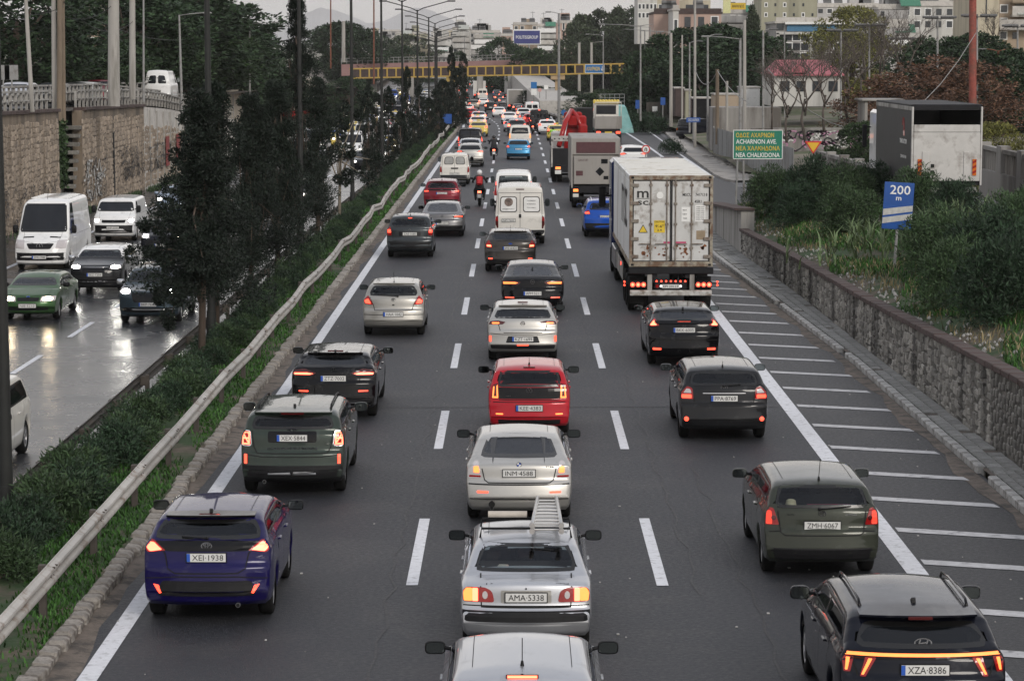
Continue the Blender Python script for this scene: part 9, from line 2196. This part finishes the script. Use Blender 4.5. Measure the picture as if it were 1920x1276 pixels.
TL = [('pineA',30,-60,150,5.5,'dark pine at the upper left corner behind the leaning pole'),('broB',100,20,165,5,'dark tree behind the pole cluster'),('broA',150,95,160,3.2,'green tree below the tan house'),('pineB',235,-30,180,6,'tall dark pine behind the thick concrete pole'),('broA',195,70,170,3.5,'leafy tree between the tan house and the concrete poles'),('broA',300,30,185,5,'green tree directly behind the parked white van'),
  ('pineB',360,-50,200,7,'tall pine above the parked white van'),('broA',390,28,205,5.5,'bushy tree behind the right-hand arm street lamp'),('pineA',440,-20,215,7,'tall dark pine between the street lamp and the conifer spire'),('broA',455,60,210,5.5,'green broadleaf tree over the ramp wall'),('broB',500,10,225,6.5,'dense dark tree left of the tall conifer spire'),('pineA',560,25,240,7,'large pine sloping down behind the spire'),
  ('broB',540,110,235,5.5,'low dark crown over the plaster wall'),('broB',610,75,255,6,'rounded tree at the end of the left tree mass'),('broA',630,110,265,5,'bright rounded tree touching the footbridge end'),('broB',575,90,250,5,'dark crown behind the second lamp post'),('pineB',640,38,480,9,'grey-green pine left of the stout pale pole'),('pineA',668,48,500,8,'hazy pine behind the third lamp post'),('pineB',690,100,480,4,'narrow dark tree behind the footbridge end'),
  ('broB',655,140,330,4,'dark bush mass under the footbridge left end'),('broB',760,84,560,6,'dark green crown between the median posts'),('eucA',765,62,600,7,'light olive tree above the overpass'),('broB',862,92,580,3,'small round tree right of the far cypress'),('broB',940,66,540,6,'dark cypress-like tree left of the billboard'),('broB',975,84,545,5,'dark tree underneath the billboard'),('broA',1000,85,500,6,'brownish green bush mass under the billboard'),('broA',1030,95,480,5,'olive bush right of the billboard posts'),
  ('eucB',1088,22,470,6,'leftmost tall eucalyptus of the group'),('eucB',1108,28,480,5.5,'second tall eucalyptus of the group'),('eucA',1125,14,475,7,'broadest eucalyptus in the middle of the group'),('eucB',1160,8,470,6.5,'pointed eucalyptus right of the broadest one'),('eucA',1190,10,460,7,'eucalyptus before the white office block'),('eucA',1215,20,450,6,'rightmost eucalyptus of the group'),('eucA',1080,62,460,5,'lower eucalyptus foliage left of the pale poles'),
  ('broB',1015,158,392,3.6,'dark green shrub mass right of the grey ramp'),('broB',1072,166,350,3.2,'dark shrub mass behind the tan bridge pier'),('broB',1100,172,320,3,'dark shrubs right of the tan bridge pier'),('broA',1035,160,392,3.6,'green shrubs below the footbridge'),('broA',1135,162,330,3.4,'green shrubs behind the tarpaulin load'),('broB',1190,92,262,2.4,'left half of the big dark round tree'),('pineB',1217,86,255,3.2,'big dark round tree right of the footbridge'),('pineA',1250,95,258,3.6,'dark tree right of the big round one'),
  ('pineA',1300,45,270,6,'dark pine in front of the pink house'),('pineB',1345,40,265,7,'wide dark pine behind the short timber pole'),('pineA',1395,50,262,6,'dark pine above the green sign'),('pineB',1310,95,250,6,'lower dark pine mass behind the yards'),('broB',1370,95,250,6,'dark foliage behind the long-armed lamp post'),('eucB',1410,2,300,2.2,'slim pointed conifer beside the yellow shop sign'),('yel',1600,2,270,5,'yellow-green poplar before the office block'),('yel',1585,45,265,4,'lower yellowish poplar crown'),
  ('yel',1870,215,110,1.6,'yellow-green shrub behind the parked lorry'),('brn',1760,95,180,5.5,'big tree with rust-brown leaves above the parked lorry'),('brn',1700,130,176,4.5,'left part of the rust-brown thicket'),('brn',1820,110,178,4.2,'rust-brown tree behind the red mast'),('brn',1640,160,185,3.5,'low rust-brown thicket left of the shelter'),('pineA',1760,60,215,5,'dark green tree behind the rust-brown one'),('pineB',1830,55,220,5,'dark green tree behind the red mast'),('pineB',1900,85,185,4.5,'dark hedge-like tree at the right edge'),('broA',1620,215,135,1.8,'green shrub left of the parked lorry')]
for i,(k,px,pt,Y,rd,lab) in enumerate(TL):
 tp = at(px,pt,Y); gz = (zup(Y) if tp.x < -23 else (-2 if Y > 300 else .3)) ; h = tp.z - gz; s_ = rd / 4.0; x = tp.x
 if px < 640 and Y < 300: x = min(x,-24.8 - rd * .5 + cv(Y))
 tree(*K[k],(x,Y,gz - .2),lab,'tree','tree',sc=(s_,s_,max(.3,h / 10.6)),rz=i * 1.7)
mb_ = [((1260,240),185,1.2,'ragged green verge bush by the kerb before the off-roader'),((1225,225),236,2.2,'dark verge shrub left of the white saloon'),((1180,222),245,2.5,'verge shrub behind the tarpaulin load')]
for (px,py),Y,s_,lab in mb_:
 q = at(px,py,Y); t = empty('verge_bush',(q.x,Y,zm(Y)),1,lab,'bush'); t.scale = (s_,s_,s_ * .8); part('foliage',BM[1][0],t)
for i in range(26):
 px = 640 + i * 22 if i < 20 else 1420 + (i - 20) * 80; Y = 620 + (i * 53) % 300; tp = at(px,84 + (i * 7) % 18,Y)
 tree(*K[('pineA','broB','eucA')[i % 3]],(tp.x,Y,-3),f'distant {("dark", "round", "pale")[i % 3]} tree among the far blocks, {ORD[i % 20]} {"of the nearer" if i < 20 else "of the right-hand"} ones','tree','tree','distant trees among the blocks',sc=(1.2,1.2,max(.3,(tp.z + 3) / 10.6)),rz=i)
def bare(seed,h,n=260):
 r = random.Random(seed); mb = MB()
 def br(p,d,l,rad,lev):
  q = p + d * l; mb.tube([p,p.lerp(q,.5) + Vector((r.uniform(-1,1),r.uniform(-1,1),0)) * l * .06,q],rad,4 if lev > 1 else 6,rs=[rad,rad * .8,rad * .6])
  if lev >= 6 or len(mb.f) > 16000: return
  for _ in range(3 if lev < 4 else 2): dd = (d + Vector((r.uniform(-.7,.7),r.uniform(-.7,.7),r.uniform(-.15,.45)))).normalized(); br(p.lerp(q,r.uniform(.55,1)),dd,l * r.uniform(.62,.82),rad * .60,lev + 1)
 br(Vector((0,0,-.2)),Vector((.03,0,1)),h * .3,h * .011,0); return mb.mesh('branches',TWIG)
BT = [bare(s_,8) for s_ in (1,2,3)]
for i,(px,py,Y,s_,lab) in enumerate(((1475,262,150,.95,'bare leafless tree right of the green sign'),(1510,258,140,1.0,'bare tree above the triangular sign'),(1447,240,160,.8,'thin bare tree behind the green sign'),(1545,240,165,1.0,'spreading bare tree before the pink roof'),(1590,225,185,1.1,'bare tree beneath the poplar'),(1650,200,200,1.35,'tall bare tree between poplar and shelter'),(1690,190,205,1.3,'tall bare tree left of the rust-brown one'),(1620,190,215,1.3,'bare thicket tree in front of the yellow poplar'),(1860,120,230,.9,'small bare tree before the right-hand tan block'))):
 q = at(px,py,Y); t = empty('bare_tree',(q.x,Y,q.z),i * 2.1,lab,'tree'); t.scale = (s_ * 1.15,s_ * 1.15,s_); part('branches',BT[i % 3],t)
# ---------------------------------------------------------------- riders and motorbikes
SKN = mat('skin',(.32,.19,.14),rough=.6)
def skin_body(J,E,mats,cut,name='body'):
 me = bpy.data.meshes.new(name); me.from_pydata([j[0] for j in J],E,[]); o = bpy.data.objects.new(name,me); COL.objects.link(o)
 o.modifiers.new('s','SKIN'); sv = me.skin_vertices[0].data
 for i,j in enumerate(J): sv[i].radius = (j[1],j[1] * (j[2] if len(j) > 2 else 1)); sv[i].use_root = (i == 0)
 sb = o.modifiers.new('u','SUBSURF'); sb.levels = 1; sb.render_levels = 1
 m = bpy.data.meshes.new_from_object(o.evaluated_get(bpy.context.evaluated_depsgraph_get())); bpy.data.objects.remove(o)
 m.materials.clear(); [m.materials.append(q) for q in mats]
 for p in m.polygons: p.material_index = cut(p.center); p.use_smooth = True
 m.name = name; return m
def rider(loc,jacket,trousers,helmet,bikec,label,blabel,pack=None):
 bk = empty('motorbike',tuple(loc),label=blabel,cat='motorbike')
 tmm,rmm = wheel_meshes(.31,.13)
 for y in (.32,1.70): o = part('wheel',tmm,bk,(0,y,.31)); part('rim',rmm,o)
 mb = MB(); mb.box(-.14,.14,.35,1.15,.62,.80,0,.06); mb.box(-.16,.16,1.0,1.5,.45,.95,0,.08); mb.box(-.11,.11,.02,.4,.66,.80,0,.04); mb.build('fairing',bikec,bk)
 mb = MB(); mb.box(-.16,.16,.35,1.1,.80,.88,0,.04); mb.build('seat',BLK,bk); mb = MB(); mb.box(-.13,.13,.6,1.3,.22,.6,0,.05); mb.cyl((.16,.1,.38),(.14,.8,.35),.05,n=8); mb.build('engine',STEEL,bk)
 mb = MB(); mb.tube([(-.36,1.25,1.12),(-.1,1.4,1.08),(.1,1.4,1.08),(.36,1.25,1.12)],.018,6); mb.cyl((-.06,1.4,1.05),(-.06,1.68,.35),.025,n=6); mb.cyl((.06,1.4,1.05),(.06,1.68,.35),.025,n=6); mb.build('handlebar',STEEL,bk)
 for s in (-1,1): mb = MB(); mb.tube([(s * .3,1.28,1.12),(s * .38,1.3,1.3)],.01,4); mb.box(s * .32,s * .46,1.28,1.31,1.27,1.37,0,.02); mb.build('mirror',BLK,bk)
 mb = MB(); mb.box(-.09,.09,-.0,.05,.66,.76,0,.015); mb.build('tail_light',LITB,bk); mb = MB(); mb.box(-.09,.09,-.02,-.0,.42,.60); mb.build('number_plate',PLATE,bk)
 J = [((0,.66,.92),.17,.9),((0,.72,1.16),.17,.75),((0,.80,1.36),.19,.65),((0,.84,1.48),.075),((0,.87,1.60),.085)]
 E = [(0,1),(1,2),(2,3),(3,4)]
 for s in (-1,1):
  b = len(J); J += [((s * .20,.82,1.42),.075),((s * .34,.96,1.20),.058),((s * .34,1.22,1.12),.042)]; E += [(2,b),(b,b + 1),(b + 1,b + 2)]
  b = len(J); J += [((s * .14,.70,.86),.11),((s * .24,1.05,.74),.085),((s * .20,.82,.36),.06),((s * .20,.98,.26),.05)]; E += [(0,b),(b,b + 1),(b + 1,b + 2),(b + 2,b + 3)]
 pr = empty('person',tuple(loc),label=label,cat='person')
 part('body',skin_body(J,E,[jacket,trousers,SKN,BLK],lambda c: (2 if c.z > 1.5 else (0 if c.z > .98 and (c.y < 1.19) else (3 if c.z < .34 or c.z > 1 else 1)))),pr)
 for s in (-1,1):
  mb = MB(); mb.sph((s * .34,1.26,1.125),.042,8,sc=(1.1,1,.8))
  for k in range(4): mb.tube([(s * (.315 + .02 * k),1.27,1.15),(s * (.315 + .02 * k),1.30,1.13),(s * (.315 + .02 * k),1.285,1.095)],.0105,5)
  mb.tube([(s * .30,1.25,1.12),(s * .285,1.27,1.10)],.012,5); mb.build('glove',BLK,pr)
 mb = MB(); mb.sph((0,.87,1.63),.145,14,sc=(.95,1.08,1)); mb.box(-.10,.10,.98,1.03,1.58,1.68,1,.02); mb.build('helmet',[helmet,DARKGL],pr)
 if pack:
  mb = MB(); mb.box(-.15,.15,-.11,.09,-.22,.22,0,.06); mb.box(-.11,.11,-.16,-.10,-.18,.05,0,.03)
  for s in (-1,1): mb.tube([(s * .1,.06,.2),(s * .14,.16,.24),(s * .14,.2,.1)],.02,5)
  o = mb.build('backpack',pack,None); o.location = (loc[0],loc[1] + .56,loc[2] + 1.24); o.rotation_euler.x = radians(-14); tag(o,'red backpack on the back of the rider in the white helmet','backpack')
BJ = mat('black_jacket',(.012,.012,.014),rough=.8); DJ = mat('dark_jeans',(.02,.022,.03),rough=.9); HW = mat('white_helmet',(.6,.6,.6),rough=.25,coat=.5); HB = mat('black_helmet',(.01,.01,.01),rough=.2,coat=.5)
RB = mat('red_nylon',(.42,.015,.02),rough=.7); HV = mat('hi_vis_green',(.25,.55,.05),rough=.7); GJ = mat('grey_blue_jacket',(.06,.09,.16),rough=.8)
def R(px,py): p = GS(px,py,zm); return (p.x,p.y - .3,zm(p.y))
rider(R(899,386),BJ,BJ,HW,BLACK,'motorcyclist in black with a white helmet riding beside the wine red crossover','black motorbike with a lit tail lamp nearest the camera',RB)
rider(R(926,300),BJ,DJ,HB,DKGR,'motorcyclist all in black between the lanes left of the sky blue hatchback','dark motorbike between the lanes left of the sky blue hatchback')
rider(R(999,251),BJ,DJ,HB,BLACK,'motorcyclist in black filtering beside the far white hatchback','black motorbike filtering beside the far white hatchback')
rider(R(1037,279),HV,DJ,HB,BLACK,'motorcyclist in a bright green vest beside the crane lorry','black motorbike ridden by the green-vested rider')
rider(R(926,188),GJ,DJ,HB,NAVY,'tiny motorcyclist in blue among the farthest cars','tiny dark blue motorbike among the farthest cars')
gx,gy,gl = GRS; pr = empty('person',(gx,gy,-.5),rz=pi,label='driver with dark hair and a brown top at the wheel of the green saloon',cat='person')
yS = gl * .52; J = [((-.36,yS,.62),.16,.8),((-.36,yS + .02,.9),.17,.7),((-.36,yS + .04,1.02),.06),((-.36,yS + .06,1.12),.085),((-.54,yS + .06,.92),.06),((-.50,yS + .3,.80),.045),((-.38,yS + .48,.90),.035),((-.18,yS + .06,.92),.06),((-.2,yS + .3,.80),.045),((-.32,yS + .48,.90),.035)]
J = [((-q[0][0] if False else q[0][0],q[0][1],q[0][2]),) + q[1:] for q in J]
part('body',skin_body(J,[(0,1),(1,2),(2,3),(1,4),(4,5),(5,6),(1,7),(7,8),(8,9)],[mat('brown_top',(.10,.06,.04),rough=.9),SKN],lambda c: 1 if c.z > 1.02 else 0),pr)
mb = MB(); mb.sph((-.36,yS + .035,1.17),.10,12,sc=(.95,1,.9)); mb.build('hair',BLK,pr)
# ---- thin winter haze
hz = MB(); hz.box(-9500,9500,-70,18500,-6,420); hm = bpy.data.materials.new('haze_air'); hm.use_nodes = True; hn = hm.node_tree.nodes; hn.remove(hn['Principled BSDF'])
pv = hn.new('ShaderNodeVolumePrincipled'); pv.inputs['Color'].default_value = (1,.985,.97,1); pv.inputs['Density'].default_value = .00009; pv.inputs['Anisotropy'].default_value = .1; hm.node_tree.links.new(pv.outputs[0],hn['Material Output'].inputs['Volume'])
HAZE = hz.build('haze',hm); HAZE['kind'] = 'stuff'
